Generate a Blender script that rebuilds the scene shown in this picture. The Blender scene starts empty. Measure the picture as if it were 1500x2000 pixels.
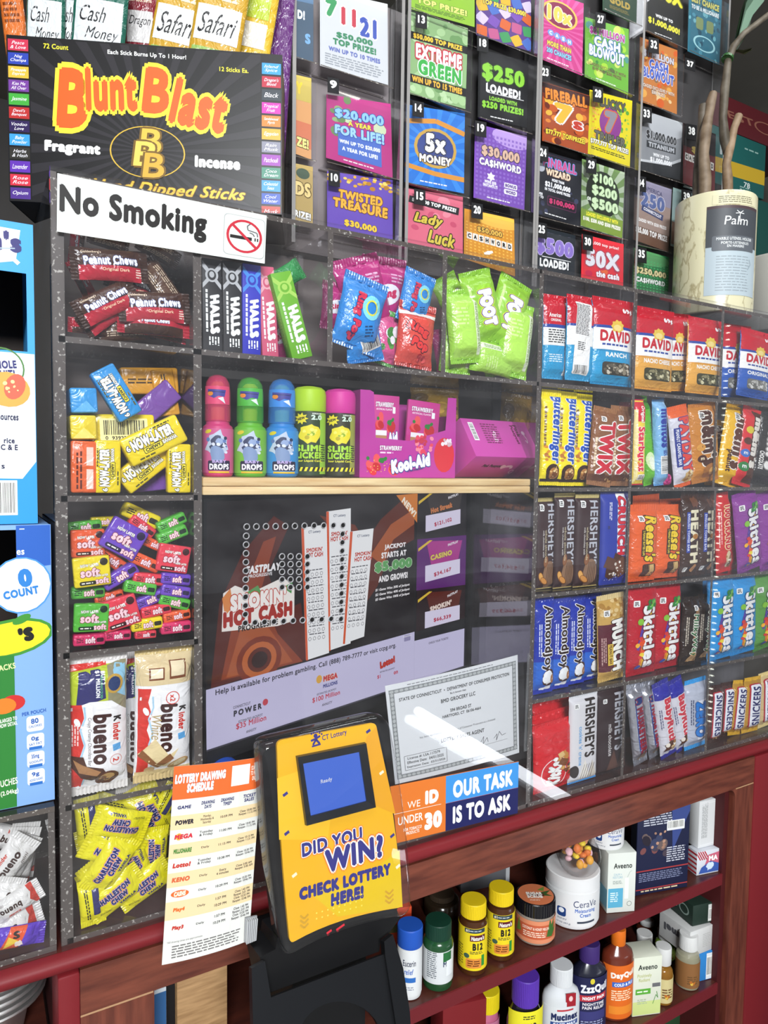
import bpy, bmesh, math, random
from mathutils import Vector, Matrix
SC = bpy.context.scene
COL = SC.collection
PI = math.pi
random.seed(7)
# ------------------------------------------------------------------ camera
F_PX, CAMY, CAMZ = 1390.0, -0.78, 1.42
B = [Vector((0.864694096456979, -0.5021187166358919, 0.013450425880754045)),
     Vector((0.019146999614519634, 0.05970750655724395, 0.9980322670467516)),
     Vector((0.5019337724821975, 0.8627350740897473, -0.06124279530808572))]
EYE = Vector((0, CAMY, CAMZ))
cd = bpy.data.cameras.new('camera'); cam = bpy.data.objects.new('camera', cd); COL.objects.link(cam)
cd.sensor_width = 36; cd.lens = F_PX / 2000 * 36; cd.clip_start = 0.02; cd.clip_end = 60
cam.matrix_world = Matrix(((B[0].x, B[1].x, -B[2].x, EYE.x), (B[0].y, B[1].y, -B[2].y, EYE.y), (B[0].z, B[1].z, -B[2].z, EYE.z), (0, 0, 0, 1)))
SC.camera = cam
# ------------------------------------------------------------------ world, lights, exposure
wd = bpy.data.worlds.new('world'); SC.world = wd; wd.use_nodes = True
wd.node_tree.nodes['Background'].inputs[0].default_value = (0.80, 0.85, 0.92, 1)
wd.node_tree.nodes['Background'].inputs[1].default_value = 0.36
def area(name, loc, sx, sy, watts, target, col=(0.95, 0.98, 1.0)):
    l = bpy.data.lights.new(name, 'AREA'); l.shape = 'RECTANGLE'; l.size = sx; l.size_y = sy; l.energy = watts; l.color = col
    o = bpy.data.objects.new(name, l); COL.objects.link(o); o.location = loc
    d = (Vector(target) - Vector(loc)).normalized()
    o.rotation_euler = d.to_track_quat('-Z', 'Y').to_euler()
area('ceiling_tube_light', (-0.80, -3.3, 2.80), 1.3, 0.6, 235, (0.55, 0, 1.25))
area('ceiling_tube_light', (0.0, -0.80, 2.80), 1.2, 0.25, 7, (0.15, -0.3, 0))
area('ceiling_tube_light', (1.25, -0.42, 2.80), 1.0, 0.25, 7, (1.25, -0.1, 0))
area('back_aisle_light', (0.9, 0.85, 2.8), 1.2, 0.30, 5, (0.9, 0.80, 0))
SC.view_settings.view_transform = 'Standard'; SC.view_settings.look = 'None'; SC.view_settings.gamma = 1.0
SC.view_settings.exposure = 0.28
try:
    SC.cycles.transparent_max_bounces = 28; SC.cycles.max_bounces = 8
    SC.cycles.caustics_reflective = False; SC.cycles.caustics_refractive = False
except Exception:
    pass

# ------------------------------------------------------------------ photo pixel -> place on a plane of the room
def ray(px, py):
    return B[0] * ((px - 750) / F_PX) - B[1] * ((py - 1000) / F_PX) + B[2]
def at(px, py, y=0.0):
    d = ray(px, py); return EYE + d * ((y - CAMY) / d.y)
def atz(px, py, z):
    d = ray(px, py); return EYE + d * ((z - CAMZ) / d.z)
def atx(px, py, x):
    d = ray(px, py); return EYE + d * (x / d.x)

# ------------------------------------------------------------------ materials
def lin(h):
    h = h.lstrip('#'); c = [int(h[i:i + 2], 16) / 255 for i in (0, 2, 4)]
    return tuple(x / 12.92 if x <= 0.04045 else ((x + 0.055) / 1.055) ** 2.4 for x in c) + (1,)
MATS = {}
FIN = {'g': (0.24, 0.5, 0.0), 'm': (0.62, 0.25, 0.0), 's': (0.48, 0.3, 0.0), 'f': (0.30, 0.5, 0.75), 'b': (0.34, 0.22, 0.0), 'k': (0.18, 0.6, 0.0), 'w': (0.4, 0.4, 0.0)}
def nmat(name):
    m = bpy.data.materials.new(name); m.use_nodes = True; return m, m.node_tree.nodes, m.node_tree.links, m.node_tree.nodes['Principled BSDF']
def mat(col, fin='m'):
    k = (col, fin)
    if k in MATS: return MATS[k]
    m, N, L, p = nmat('ink_%s_%s' % (col.strip('#'), fin))
    if fin == 'e':      # lit screen
        p.inputs['Base Color'].default_value = (0, 0, 0, 1); p.inputs['Emission Color'].default_value = lin(col)
        p.inputs['Emission Strength'].default_value = 0.72; p.inputs['Roughness'].default_value = 0.3
    elif fin == 't':    # tinted see-through plastic
        p.inputs['Base Color'].default_value = lin(col); p.inputs['Roughness'].default_value = 0.12; p.inputs['Alpha'].default_value = 0.55
    else:
        r, s, me = FIN[fin]
        p.inputs['Base Color'].default_value = lin(col); p.inputs['Roughness'].default_value = r
        p.inputs['Specular IOR Level'].default_value = s; p.inputs['Metallic'].default_value = me
        if fin in 'gf':
            tc = N.new('ShaderNodeTexCoord'); n = N.new('ShaderNodeTexNoise'); b = N.new('ShaderNodeBump')
            n.inputs['Scale'].default_value = 62; n.inputs['Detail'].default_value = 2.5; n.inputs['Distortion'].default_value = 1.2
            b.inputs['Strength'].default_value = 0.6; b.inputs['Distance'].default_value = 0.0045
            L.new(tc.outputs['Object'], n.inputs['Vector']); L.new(n.outputs['Fac'], b.inputs['Height']); L.new(b.outputs['Normal'], p.inputs['Normal'])
    MATS[k] = m
    return m
def mixrgb(N, L, fac, a, b):
    x = N.new('ShaderNodeMix'); x.data_type = 'RGBA'; L.new(fac, x.inputs['Factor']); x.inputs['A'].default_value = a; x.inputs['B'].default_value = b
    return x.outputs['Result']
def ramp(N, L, src, a, b):
    r = N.new('ShaderNodeMapRange'); L.new(src, r.inputs['Value']); r.inputs['From Min'].default_value = a; r.inputs['From Max'].default_value = b
    return r.outputs['Result']
def noise(N, L, scale, detail=3, vec=None, st=None):
    n = N.new('ShaderNodeTexNoise'); n.inputs['Scale'].default_value = scale; n.inputs['Detail'].default_value = detail
    tc = N.new('ShaderNodeTexCoord'); src = tc.outputs['Object']
    if st:
        mp = N.new('ShaderNodeMapping'); mp.inputs['Scale'].default_value = st; L.new(src, mp.inputs['Vector']); src = mp.outputs['Vector']
    L.new(src, n.inputs['Vector']); return n.outputs['Fac']
def acrylic(name, haze=0.035, refl=1.0, tint='#fcfcfd', blend=None):
    m, N, L, p = nmat(name); out = N['Material Output']; N.remove(p)
    tr = N.new('ShaderNodeBsdfTransparent'); tr.inputs[0].default_value = lin(tint)
    gl = N.new('ShaderNodeBsdfGlossy'); gl.inputs['Roughness'].default_value = 0.015
    df = N.new('ShaderNodeBsdfDiffuse'); df.inputs[0].default_value = (0.8, 0.8, 0.84, 1)
    fr = N.new('ShaderNodeFresnel'); ge = N.new('ShaderNodeNewGeometry'); io = ramp(N, L, ge.outputs['Backfacing'], 0, 1); L.new(io, fr.inputs[0])
    io.node.inputs['To Min'].default_value = 1.49; io.node.inputs['To Max'].default_value = 1 / 1.49
    mu = N.new('ShaderNodeMath'); mu.operation = 'MULTIPLY'; mu.use_clamp = True; mu.inputs[1].default_value = refl; L.new(fr.outputs[0], mu.inputs[0])
    m1 = N.new('ShaderNodeMixShader'); L.new(mu.outputs[0], m1.inputs[0]); L.new(tr.outputs[0], m1.inputs[1]); L.new(gl.outputs[0], m1.inputs[2])
    h = N.new('ShaderNodeMath'); h.operation = 'MULTIPLY'; h.inputs[1].default_value = haze
    L.new(ramp(N, L, noise(N, L, 14, 6, st=(1, 1, 2.2)), 0.30, 0.95), h.inputs[0])
    m2 = N.new('ShaderNodeMixShader'); L.new(h.outputs[0], m2.inputs[0]); L.new(m1.outputs[0], m2.inputs[1]); L.new(df.outputs[0], m2.inputs[2])
    L.new(m2.outputs[0], out.inputs[0]); return m
M_ACR = acrylic('clear_acrylic', 0.022)
M_ACR2 = acrylic('clear_acrylic_side', 0.05, 3.2)
M_SHELL = acrylic('clear_plastic_shell', 0.02, 1.0)
def edgemat():
    m, N, L, p = nmat('acrylic_edge_glue')
    f = ramp(N, L, noise(N, L, 260, 2), 0.60, 0.68); c = mixrgb(N, L, f, lin('#57504c'), lin('#aeaaa2'))
    L.new(c, p.inputs['Base Color']); p.inputs['Roughness'].default_value = 0.25; return m
M_EDGE = edgemat()
def woodmat(name, a, b, st, scale=14, rough=0.38):
    m, N, L, p = nmat(name)
    n = noise(N, L, scale, 5, st=st); c = mixrgb(N, L, ramp(N, L, n, 0.3, 0.7), lin(a), lin(b))
    L.new(c, p.inputs['Base Color']); p.inputs['Roughness'].default_value = rough; return m
M_WOODH = woodmat('cherry_wood_laminate', '#55281f', '#7a4030', (1.2, 6, 9))
M_WOODV = woodmat('cherry_wood_laminate_upright', '#55281f', '#7a4030', (9, 6, 1.0))
M_PINE = woodmat('raw_pine', '#c9a168', '#ecd3a0', (1.2, 8, 16), 9, 0.6)
M_RED = mat('#741d23', 's')
def mottled(name, a, b, scale, rough=0.6, st=None, lo=0.35, hi=0.65):
    m, N, L, p = nmat(name); c = mixrgb(N, L, ramp(N, L, noise(N, L, scale, 4, st=st), lo, hi), lin(a), lin(b))
    L.new(c, p.inputs['Base Color']); p.inputs['Roughness'].default_value = rough; return m

# ------------------------------------------------------------------ objects
def link(name, me, parent=None):
    o = bpy.data.objects.new(name, me); COL.objects.link(o)
    if parent is not None: o.parent = parent
    return o
def tag(o, label=None, cat=None, group=None, kind=None):
    if label: o['label'] = label
    if cat: o['category'] = cat
    if group: o['group'] = group
    if kind: o['kind'] = kind
    return o
def thing(name, label, cat, loc=(0, 0, 0), group=None):
    o = link(name, None); o.location = loc; o.empty_display_size = 0.02
    return tag(o, label, cat, group)
class MB:
    """collects shapes of one part; build() makes one mesh object of them"""
    def __init__(s): s.v = []; s.f = []; s.m = []; s.mats = []; s.smooth = []
    def mi(s, m):
        if m not in s.mats: s.mats.append(m)
        return s.mats.index(m)
    def add(s, verts, faces, m, smooth=False):
        b = len(s.v); s.v += [tuple(v) for v in verts]; i = s.mi(m)
        for f in faces: s.f.append(tuple(b + k for k in f)); s.m.append(i); s.smooth.append(smooth)
        return s
    def box(s, a, b, m, me=None):
        """axis box; me: material of the faces that look to -y/+y (edges of a sheet)"""
        (x0, y0, z0), (x1, y1, z1) = a, b
        v = [(x0, y0, z0), (x1, y0, z0), (x1, y1, z0), (x0, y1, z0), (x0, y0, z1), (x1, y0, z1), (x1, y1, z1), (x0, y1, z1)]
        s.add(v, [(0, 3, 2, 1), (4, 5, 6, 7), (1, 2, 6, 5), (3, 0, 4, 7)], m); s.add(v, [(0, 1, 5, 4), (2, 3, 7, 6)], me or m); return s
    def rbox(s, a, b, m, r=0.002, seg=2, xf=None):
        bm = bmesh.new(); bmesh.ops.create_cube(bm, size=1)
        for v in bm.verts: v.co = Vector([(a[i] + b[i]) / 2 + v.co[i] * (b[i] - a[i]) for i in range(3)])
        bmesh.ops.bevel(bm, geom=bm.edges[:] + bm.verts[:], offset=r, segments=seg, affect='EDGES', profile=0.5)
        return s.bm(bm, m, xf, True)
    def bm(s, bm, m, xf=None, smooth=False):
        bm.verts.index_update()
        s.add([(xf @ v.co) if xf else v.co for v in bm.verts], [[v.index for v in f.verts] for f in bm.faces], m, smooth); bm.free(); return s
    def lathe(s, prof, m, n=32, c=(0, 0, 0), smooth=True, squash=1.0):
        v = []; f = []
        for r, z in prof:
            for k in range(n):
                a = 2 * PI * k / n; v.append((c[0] + r * math.sin(a), c[1] - r * squash * math.cos(a), c[2] + z))
        for i in range(len(prof) - 1):
            for k in range(n):
                k2 = (k + 1) % n; f.append((i * n + k, i * n + k2, (i + 1) * n + k2, (i + 1) * n + k))
        f.append(tuple(reversed(range(n)))); f.append(tuple((len(prof) - 1) * n + k for k in range(n)))
        return s.add(v, f, m, smooth)
    def tube(s, pts, r, m, n=8):
        pts = [Vector(p) for p in pts]; rr = r if isinstance(r, (list, tuple)) else [r] * len(pts); v = []; f = []
        for i, p in enumerate(pts):
            t = (pts[min(i + 1, len(pts) - 1)] - pts[max(i - 1, 0)]).normalized()
            a = t.cross(Vector((0.31, 0.92, 0.23))).normalized(); b = t.cross(a)
            for k in range(n): q = 2 * PI * k / n; v.append(p + (a * math.cos(q) + b * math.sin(q)) * rr[i])
        for i in range(len(pts) - 1):
            for k in range(n): k2 = (k + 1) % n; f.append((i * n + k, i * n + k2, (i + 1) * n + k2, (i + 1) * n + k))
        f.append(tuple(range(n))); f.append(tuple((len(pts) - 1) * n + k for k in range(n)))
        return s.add(v, f, m, True)
    def prism(s, pts, y0, y1, m, me=None):
        n = len(pts); v = [(x, y, z) for y in (y0, y1) for x, z in pts]
        s.add(v, [tuple(range(n)), tuple(range(2 * n - 1, n - 1, -1))], m); return s.add(v, [(i, n + i, n + (i + 1) % n, (i + 1) % n) for i in range(n)], me or m)
    def mesh(s, name, sharp=40):
        me = bpy.data.meshes.new(name); me.from_pydata(s.v, [], s.f)
        for m in s.mats: me.materials.append(m)
        me.polygons.foreach_set('material_index', s.m); me.polygons.foreach_set('use_smooth', s.smooth)
        if any(s.smooth):
            try: me.set_sharp_from_angle(angle=math.radians(sharp))
            except Exception: pass
        me.update(); return me
    def build(s, name, parent=None, label=None, xf=None):
        o = link(name, s.mesh(name), parent)
        if label: o['label'] = label
        if xf is not None: o.matrix_local = xf
        return o

# ------------------------------------------------------------------ printing: flat shapes laid on a face
GC = {}
def glyph(s, b, o, sh, sp):
    k = (s, b, o, sh, sp)
    if k in GC: return GC[k]
    cu = bpy.data.curves.new('t', 'FONT'); cu.body = s; cu.size = 1; cu.offset = b + o; cu.shear = sh; cu.space_character = sp
    cu.resolution_u = 3; cu.align_x = 'CENTER'; cu.fill_mode = 'FRONT'; cu.space_line = 0.92
    ob = bpy.data.objects.new('t', cu); me = bpy.data.meshes.new_from_object(ob)
    v = [(q.co.x, q.co.y) for q in me.vertices]; f = [tuple(p.vertices) for p in me.polygons]
    bpy.data.objects.remove(ob); bpy.data.curves.remove(cu); bpy.data.meshes.remove(me)
    GC[k] = (v, f); return GC[k]
def bbox(v):
    xs = [p[0] for p in v]; ys = [p[1] for p in v]; return min(xs), min(ys), max(xs), max(ys)
# every maker returns a list of (verts, faces, colour)
def P(pts, col): return [(list(pts), [tuple(range(len(pts)))], col)]
def rot(pts, x, z, ang):
    c, s = math.cos(math.radians(ang)), math.sin(math.radians(ang)); return [(x + a * c - b * s, z + a * s + b * c) for a, b in pts]
def R(x, z, w, h, col, ang=0): return P(rot([(-w / 2, -h / 2), (w / 2, -h / 2), (w / 2, h / 2), (-w / 2, h / 2)], x, z, ang), col)
def RR(x, z, w, h, col, r=0.2, ang=0):
    pts = []
    for cx, cz, a0 in ((w / 2 - r, h / 2 - r, 0), (-w / 2 + r, h / 2 - r, 90), (-w / 2 + r, -h / 2 + r, 180), (w / 2 - r, -h / 2 + r, 270)):
        for i in range(4): a = math.radians(a0 + i * 30); pts.append((cx + r * math.cos(a), cz + r * math.sin(a)))
    return P(rot(pts, x, z, ang), col)
def E(x, z, rx, rz, col, ang=0, n=18): return P(rot([(rx * math.cos(2 * PI * i / n), rz * math.sin(2 * PI * i / n)) for i in range(n)], x, z, ang), col)
def ST(x, z, r1, r2, n, col, ang=0): return P(rot([((r1 if i % 2 else r2) * math.cos(PI * i / n), (r1 if i % 2 else r2) * math.sin(PI * i / n)) for i in range(2 * n)], x, z, ang), col)
def RING(x, z, r1, r2, col, n=28, sx=1.0):
    v = [(x + sx * r * math.cos(2 * PI * i / n), z + r * math.sin(2 * PI * i / n)) for r in (r1, r2) for i in range(n)]
    return [(v, [(i, (i + 1) % n, n + (i + 1) % n, n + i) for i in range(n)], col)]
def LINE(pts, w, col):
    out = []
    for (x0, z0), (x1, z1) in zip(pts, pts[1:]):
        l = math.hypot(x1 - x0, z1 - z0) or 1e-6; nx, nz = -(z1 - z0) / l * w / 2, (x1 - x0) / l * w / 2
        out.append(([(x0 + nx, z0 + nz), (x0 - nx, z0 - nz), (x1 - nx, z1 - nz), (x1 + nx, z1 + nz)], [(0, 1, 2, 3)], col))
    return out
def T(s, x, z, L, H, col, ang=0, b=0.03, sh=0.0, o=None, o2=None, sp=1.0, arc=0.0):
    """text of length L and height H centred at x, z; o=(colour, width) outline; arc bends it"""
    if sp == 1.0: sp = 1.0 + 2.0 * b
    v0, f0 = glyph(s, 0, 0, sh, sp)
    if not v0: return []
    x0, y0, x1, y1 = bbox(v0); x0 -= b; x1 += b; y0 -= b; y1 += b
    kx, kz = L / max(x1 - x0, 1e-6), H / max(y1 - y0, 1e-6); out = []
    for oo in (o2, o, (col, 0)):
        if not oo: continue
        r = b + oo[1]; k = 1 if r < 0.012 else 4 if r < 0.04 else 6 if r < 0.08 else 10; v = []; f = []
        for i in range(k):
            dx, dy = (0, 0) if k == 1 else (r * math.cos(2 * PI * (i + .5) / k), r * math.sin(2 * PI * (i + .5) / k)); n0 = len(v)
            q = [((a + dx - (x0 + x1) / 2) * kx, (c + dy - (y0 + y1) / 2) * kz) for a, c in v0]
            if arc: q = [(a, c + arc * (1 - (2 * a / L) ** 2)) for a, c in q]
            out.append((rot(q, x, z, ang), f0, oo[0], i))
    return out
def BAR(x, z, w, h, ang=0, col='#111111', bg='#f2f2ee'):
    out = R(x, z, w * 1.12, h * 1.15, bg, ang); rg = random.Random(int(w * 977 + h * 31)); a = -w / 2
    while a < w / 2:
        t = w * rg.choice((0.012, 0.02, 0.03)); out += [(rot([(a, -h / 2), (a + t, -h / 2), (a + t, h / 2), (a, h / 2)], x, z, ang), [(0, 1, 2, 3)], col)]
        a += t + w * rg.choice((0.015, 0.022, 0.035))
    return out
def TXT(x, z, w, h, n, col, ang=0, seed=1, fill=0.5):
    """n lines of small print too fine to read"""
    out = []; rg = random.Random(seed); lh = h / n
    for i in range(n):
        a = -w / 2; zc = h / 2 - lh * (i + 0.5); end = w / 2 * rg.uniform(0.75, 1)
        while a < end:
            ww = min(lh * rg.uniform(1.0, 3.0), end - a)
            out.append((rot([(a, zc - lh * fill / 2), (a + ww, zc - lh * fill / 2), (a + ww, zc + lh * fill / 2), (a, zc + lh * fill / 2)], x, z, ang), [(0, 1, 2, 3)], col)); a += ww + lh * 0.45
    return [merge(out, col)]
def merge(els, col):
    v = []; f = []
    for a, b, *_ in els: k = len(v); v += a; f += [tuple(k + i for i in q) for q in b]
    return (v, f, col)
def RAYS(x, z, r, n, col, w=0.5, r0=0.0, clip=None):
    out = []
    for i in range(n):
        a0, a1 = 2 * PI * i / n, 2 * PI * (i + w) / n
        pts = [(x + r0 * math.cos(a0), z + r0 * math.sin(a0)), (x + r * math.cos(a0), z + r * math.sin(a0)), (x + r * math.cos(a1), z + r * math.sin(a1)), (x + r0 * math.cos(a1), z + r0 * math.sin(a1))]
        if clip:
            pts = clip_poly(pts, clip)
            if len(pts) < 3: continue
        out.append((pts, [tuple(range(len(pts)))], col))
    return [merge(out, col)]
def clip_poly(p, box):
    x0, z0, x1, z1 = box
    for ax, lim, sg in ((0, x0, 1), (0, x1, -1), (1, z0, 1), (1, z1, -1)):
        q = []
        for i in range(len(p)):
            a, b = p[i - 1], p[i]; ia, ib = sg * (a[ax] - lim) >= 0, sg * (b[ax] - lim) >= 0
            if ia != ib: t = (lim - a[ax]) / (b[ax] - a[ax]); q.append((a[0] + t * (b[0] - a[0]), a[1] + t * (b[1] - a[1])))
            if ib: q.append(b)
        p = q
        if not p: break
    return p
def BLOBS(x, z, w, h, n, cols, r0, r1, seed=3):
    rg = random.Random(seed); out = []
    for i in range(n):
        r = rg.uniform(r0, r1); out += E(x + rg.uniform(-w / 2, w / 2), z + rg.uniform(-h / 2, h / 2), r, r * rg.uniform(0.7, 1), rg.choice(cols), rg.uniform(0, 180), 10)
    return out
def SPL(x, z, r, col, seed=1, n=14, k=0.35):
    rg = random.Random(seed); return P([(x + r * (1 + rg.uniform(-k, k)) * math.cos(2 * PI * i / n), z + r * (1 + rg.uniform(-k, k)) * math.sin(2 * PI * i / n)) for i in range(n)], col)
def cut_el(el, xs, zs, clip=None):
    v, f, c = el[:3]
    x0, z0, x1, z1 = bbox(v); cx = [a for a in xs if x0 < a < x1]; cz = [a for a in zs if z0 < a < z1]
    need = clip and (x0 < clip[0] or z0 < clip[1] or x1 > clip[2] or z1 > clip[3])
    if not cx and not cz and not need: return el
    bm = bmesh.new(); vs = [bm.verts.new((a, b, 0)) for a, b in v]
    for q in f:
        try: bm.faces.new([vs[i] for i in q])
        except ValueError: pass
    if need:
        for co, no in (((clip[0], 0, 0), (-1, 0, 0)), ((clip[2], 0, 0), (1, 0, 0)), ((0, clip[1], 0), (0, -1, 0)), ((0, clip[3], 0), (0, 1, 0))):
            bmesh.ops.bisect_plane(bm, geom=bm.verts[:] + bm.edges[:] + bm.faces[:], plane_co=co, plane_no=no, clear_outer=True)
    for a in cx: bmesh.ops.bisect_plane(bm, geom=bm.verts[:] + bm.edges[:] + bm.faces[:], plane_co=(a, 0, 0), plane_no=(1, 0, 0))
    for a in cz: bmesh.ops.bisect_plane(bm, geom=bm.verts[:] + bm.edges[:] + bm.faces[:], plane_co=(0, a, 0), plane_no=(0, 1, 0))
    bm.verts.index_update()
    r = ([(q.co.x, q.co.y) for q in bm.verts], [tuple(q.index for q in p.verts) for p in bm.faces], c) + tuple(el[3:]); bm.free(); return r
def printing(mb, els, fn, fin, xs=(), zs=(), clip=None, h0=0.014, dh=0.007):
    """lays the shapes els on the surface fn(x, z, height); shapes that overlap get stacked"""
    done = []; lay = 0
    for el in els:
        if not el[0] or not el[1]: continue
        el = cut_el(el, xs, zs, clip)
        if not el[1]: continue
        cp = el[3] if len(el) > 3 else 0
        x0, z0, x1, z1 = bbox(el[0])
        if cp == 0:
            lay = 0
            for (a0, b0, a1, b1, l) in done:
                if l >= lay and x0 < a1 and a0 < x1 and z0 < b1 and b0 < z1: lay = l + 1
            new = [x0, z0, x1, z1]; done.append((x0, z0, x1, z1, lay))
        else:
            d = done[-1]; done[-1] = (min(d[0], x0), min(d[1], z0), max(d[2], x1), max(d[3], z1), d[4])
        h = h0 + dh * lay + 0.0006 * cp
        c = el[2]; fi = fin
        if ':' in c: c, fi = c.split(':')
        mb.add([fn(a, b, h) for a, b in el[0]], el[1], mat(c, fi), False)
    return mb
def merge_l(ls):
    out = []
    for l in ls: out += l
    return out
# ================================================================== SETTING
fl = MB(); fl.box((-6, -7, -0.05), (8, 5, 0), mottled('shop_floor_tile', '#85827c', '#98958e', 3, 0.5)); tag(fl.build('floor'), None, None, None, 'structure')
m = MB(); m.rbox((1.42, -1.2, 0.0005), (3.4, 2.2, 0.008), mottled('navy_mat', '#171a26', '#262b3d', 6, 0.8), 0.003)
for i in range(6): m.lathe([(0.001, 0.0085), (0.09, 0.0085), (0.09, 0.002)], mat('#6d2b30', 'm'), 24, (1.75 + (i % 2) * .5, -.2 + i * .35, 0))
tag(m.build('floor_mat'), 'dark navy floor mat with red round spots beyond the counter', 'mat')
wb = MB(); wb.box((-4, 2.6, 0), (6, 2.7, 2.95), mottled('far_wall_paint', '#2b2725', '#3a3532', 2)); tag(wb.build('wall_back'), None, None, None, 'structure')
ce = MB(); ce.box((-4, -4, 2.9), (6, 2.7, 2.98), mottled('ceiling_tile', '#8d8980', '#a09c93', 2)); tag(ce.build('ceiling'), None, None, None, 'structure')

# ================================================================== COUNTER
ZT, Z1, Z2, Z3, Z4, Z0 = 1.705, 1.547, 1.393, 1.232, 1.075, 0.922
ctr = thing('counter', 'red edged shop counter with cherry wood apron and open shelves below', 'counter', (0.4, 0.2, 0))
def loc(o):
    o.parent = ctr; o.matrix_parent_inverse = Matrix.Translation(ctr.location).inverted(); return o
m = MB(); m.box((-1.0, -0.005, 0.899), (1.31, 0.55, 0.9155), mat('#5c2a24', 's')); loc(m.build('countertop'))
# rounded red nosing along the front edge
prof = [(-0.0052, 0.9164), (-0.013, 0.9158), (-0.018, 0.9125), (-0.0195, 0.9075), (-0.018, 0.9025), (-0.013, 0.8990), (-0.0052, 0.8984)]
m = MB(); n = len(prof); v = [(x, y, z) for x in (-1.0, 1.325) for y, z in prof]
m.add(v, [(i, i + 1, n + i + 1, n + i) for i in range(n - 1)] + [tuple(range(n)), tuple(range(2 * n - 1, n - 1, -1))], M_RED, True); loc(m.build('edge_trim', label='rounded red front edge of the counter'))
xo0, xo1 = at(303, 1960, -0.02).x, at(1438, 1600, -0.02).x
xp0, xp1 = at(113, 1960, -0.02).x, at(158, 1960, -0.02).x
za = at(1040, 1678, -0.016).z          # underside of the apron
m = MB(); m.box((xp1, -0.016, za), (1.245, -0.004, 0.898), M_WOODH)
loc(m.build('apron', label='cherry wood board under the red edge'))
m = MB(); m.box((xo1, -0.016, 0.06), (1.245, -0.004, za - 0.0012), M_WOODV)
r = 0.018; cpts = [(xo1, za)] + [(xo1 - r + r * math.sin(a * PI / 16), za - r + r * math.cos(a * PI / 16)) for a in range(9)]
m.add([(x, y, z) for y in (-0.0162, -0.004) for x, z in cpts], [tuple(range(10)), tuple(range(19, 9, -1))] + [(i, i + 1, 11 + i, 10 + i) for i in range(1, 9)], M_WOODV)
loc(m.build('stile'))
m = MB(); m.box((xp1, -0.016, 0.06), (xo0, -0.004, za - 0.0012), M_WOODV); loc(m.build('stile'))
for a, b in ((xp1, xo0 - .001), (xo1 + .001, 1.244)):
    m = MB(); m.box((a, -0.0163, za - .0016), (b, -0.0155, za + .0003), mat('#b08a68', 'm')); loc(m.build('seam', label='pale worn seam line in the wood front'))
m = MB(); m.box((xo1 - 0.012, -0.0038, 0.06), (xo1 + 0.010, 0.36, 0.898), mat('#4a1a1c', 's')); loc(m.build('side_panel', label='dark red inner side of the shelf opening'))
for a, b in ((xp0, xp1), (1.245, 1.33)):
    m = MB(); m.rbox((a, -0.0185, 0.02), (b, 0.045, 0.898), M_RED, 0.003); loc(m.build('post', label='red laminate corner post'))
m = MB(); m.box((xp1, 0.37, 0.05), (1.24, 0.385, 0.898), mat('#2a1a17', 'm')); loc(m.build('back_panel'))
zs1 = at(1040, 1868, -0.004).z; zs2 = at(1399, 1920, -0.004).z
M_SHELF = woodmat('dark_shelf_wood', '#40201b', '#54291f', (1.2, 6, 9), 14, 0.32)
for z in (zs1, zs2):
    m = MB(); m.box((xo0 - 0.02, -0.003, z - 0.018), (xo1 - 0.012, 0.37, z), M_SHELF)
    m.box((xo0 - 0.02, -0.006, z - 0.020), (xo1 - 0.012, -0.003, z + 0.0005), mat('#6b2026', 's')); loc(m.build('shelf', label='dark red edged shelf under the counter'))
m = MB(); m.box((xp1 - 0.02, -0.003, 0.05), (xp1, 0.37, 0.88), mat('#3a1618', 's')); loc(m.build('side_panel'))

# ================================================================== ACRYLIC CASES
def sheet(mb, a, b, m=None): mb.box(a, b, m or M_ACR, M_EDGE); return mb
def vplate(mb, x, z0, z1, y1, m=None, t=0.009):      # upright divider
    mb.box((x - t / 2, 0.0005, z0), (x + t / 2, y1, z1), m or M_ACR, M_EDGE); return mb
case = thing('candy_display_case', 'clear acrylic front case with candy pockets around a lottery window', 'display case', (0.4, 0.1, 0.918))
def cl(o, c=None):
    c = c or case; o.parent = c; o.matrix_parent_inverse = Matrix.Translation(c.location).inverted(); return o
XL, XA, XB, XC = 0.0785, 0.2165, 0.7085, 1.121
m = MB(); m.box((XL - 0.006, -0.005, 0.9165), (XB + 0.004, 0.0, ZT + 0.003), M_ACR)
HOLES = [(482 + i * 18.8, 1029 - i * .3) for i in range(11)] + [(481 - i * .2, 1047 + i * 17) for i in range(11)] + [(669 - i * .3, 1043 + i * 16.6) for i in range(11)] + [(498 + i * 18.6, 1216 - i * .9) for i in range(9)] + [(551 + c * 16.5, 1087 + r * 15) for c in range(4) for r in range(5)]
M_HOLE = mat('#a9a9ad', 'k'); M_HOLED = mat('#1b1a1a', 's')
for px, py in HOLES:
    c = at(px, py, -0.0055); r1, r2 = 0.0027, 0.0041
    v = [(c.x + rr * math.cos(k * PI / 6), yy, c.z + rr * math.sin(k * PI / 6)) for rr, yy in ((r1, -0.0056), ((r1 + r2) / 2, -0.0068), (r2, -0.0054)) for k in range(12)]
    m.add(v, [(j * 12 + k, j * 12 + (k + 1) % 12, (j + 1) * 12 + (k + 1) % 12, (j + 1) * 12 + k) for j in range(2) for k in range(12)], M_HOLE, True)
    m.add(v[:12], [tuple(range(12))], M_HOLED)
cl(m.build('front_panel', label='clear front sheet with drilled speak holes'))
SHD = 0.105
for z, z_r in ((Z1, Z1), (1.388, None), (1.2275, None), (1.068, None)):
    m = MB(); sheet(m, (XL, 0.0005, z - 0.006), (XB if z_r else XA, SHD, z)); cl(m.build('shelf'))
m = MB(); sheet(m, (XL, 0.0005, 0.919), (XB, 0.24, 0.925)); cl(m.build('base_panel'))
m = MB(); sheet(m, (XL, 0.0005, ZT - 0.006), (XB, 0.24, ZT)); cl(m.build('top_panel'))
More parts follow.
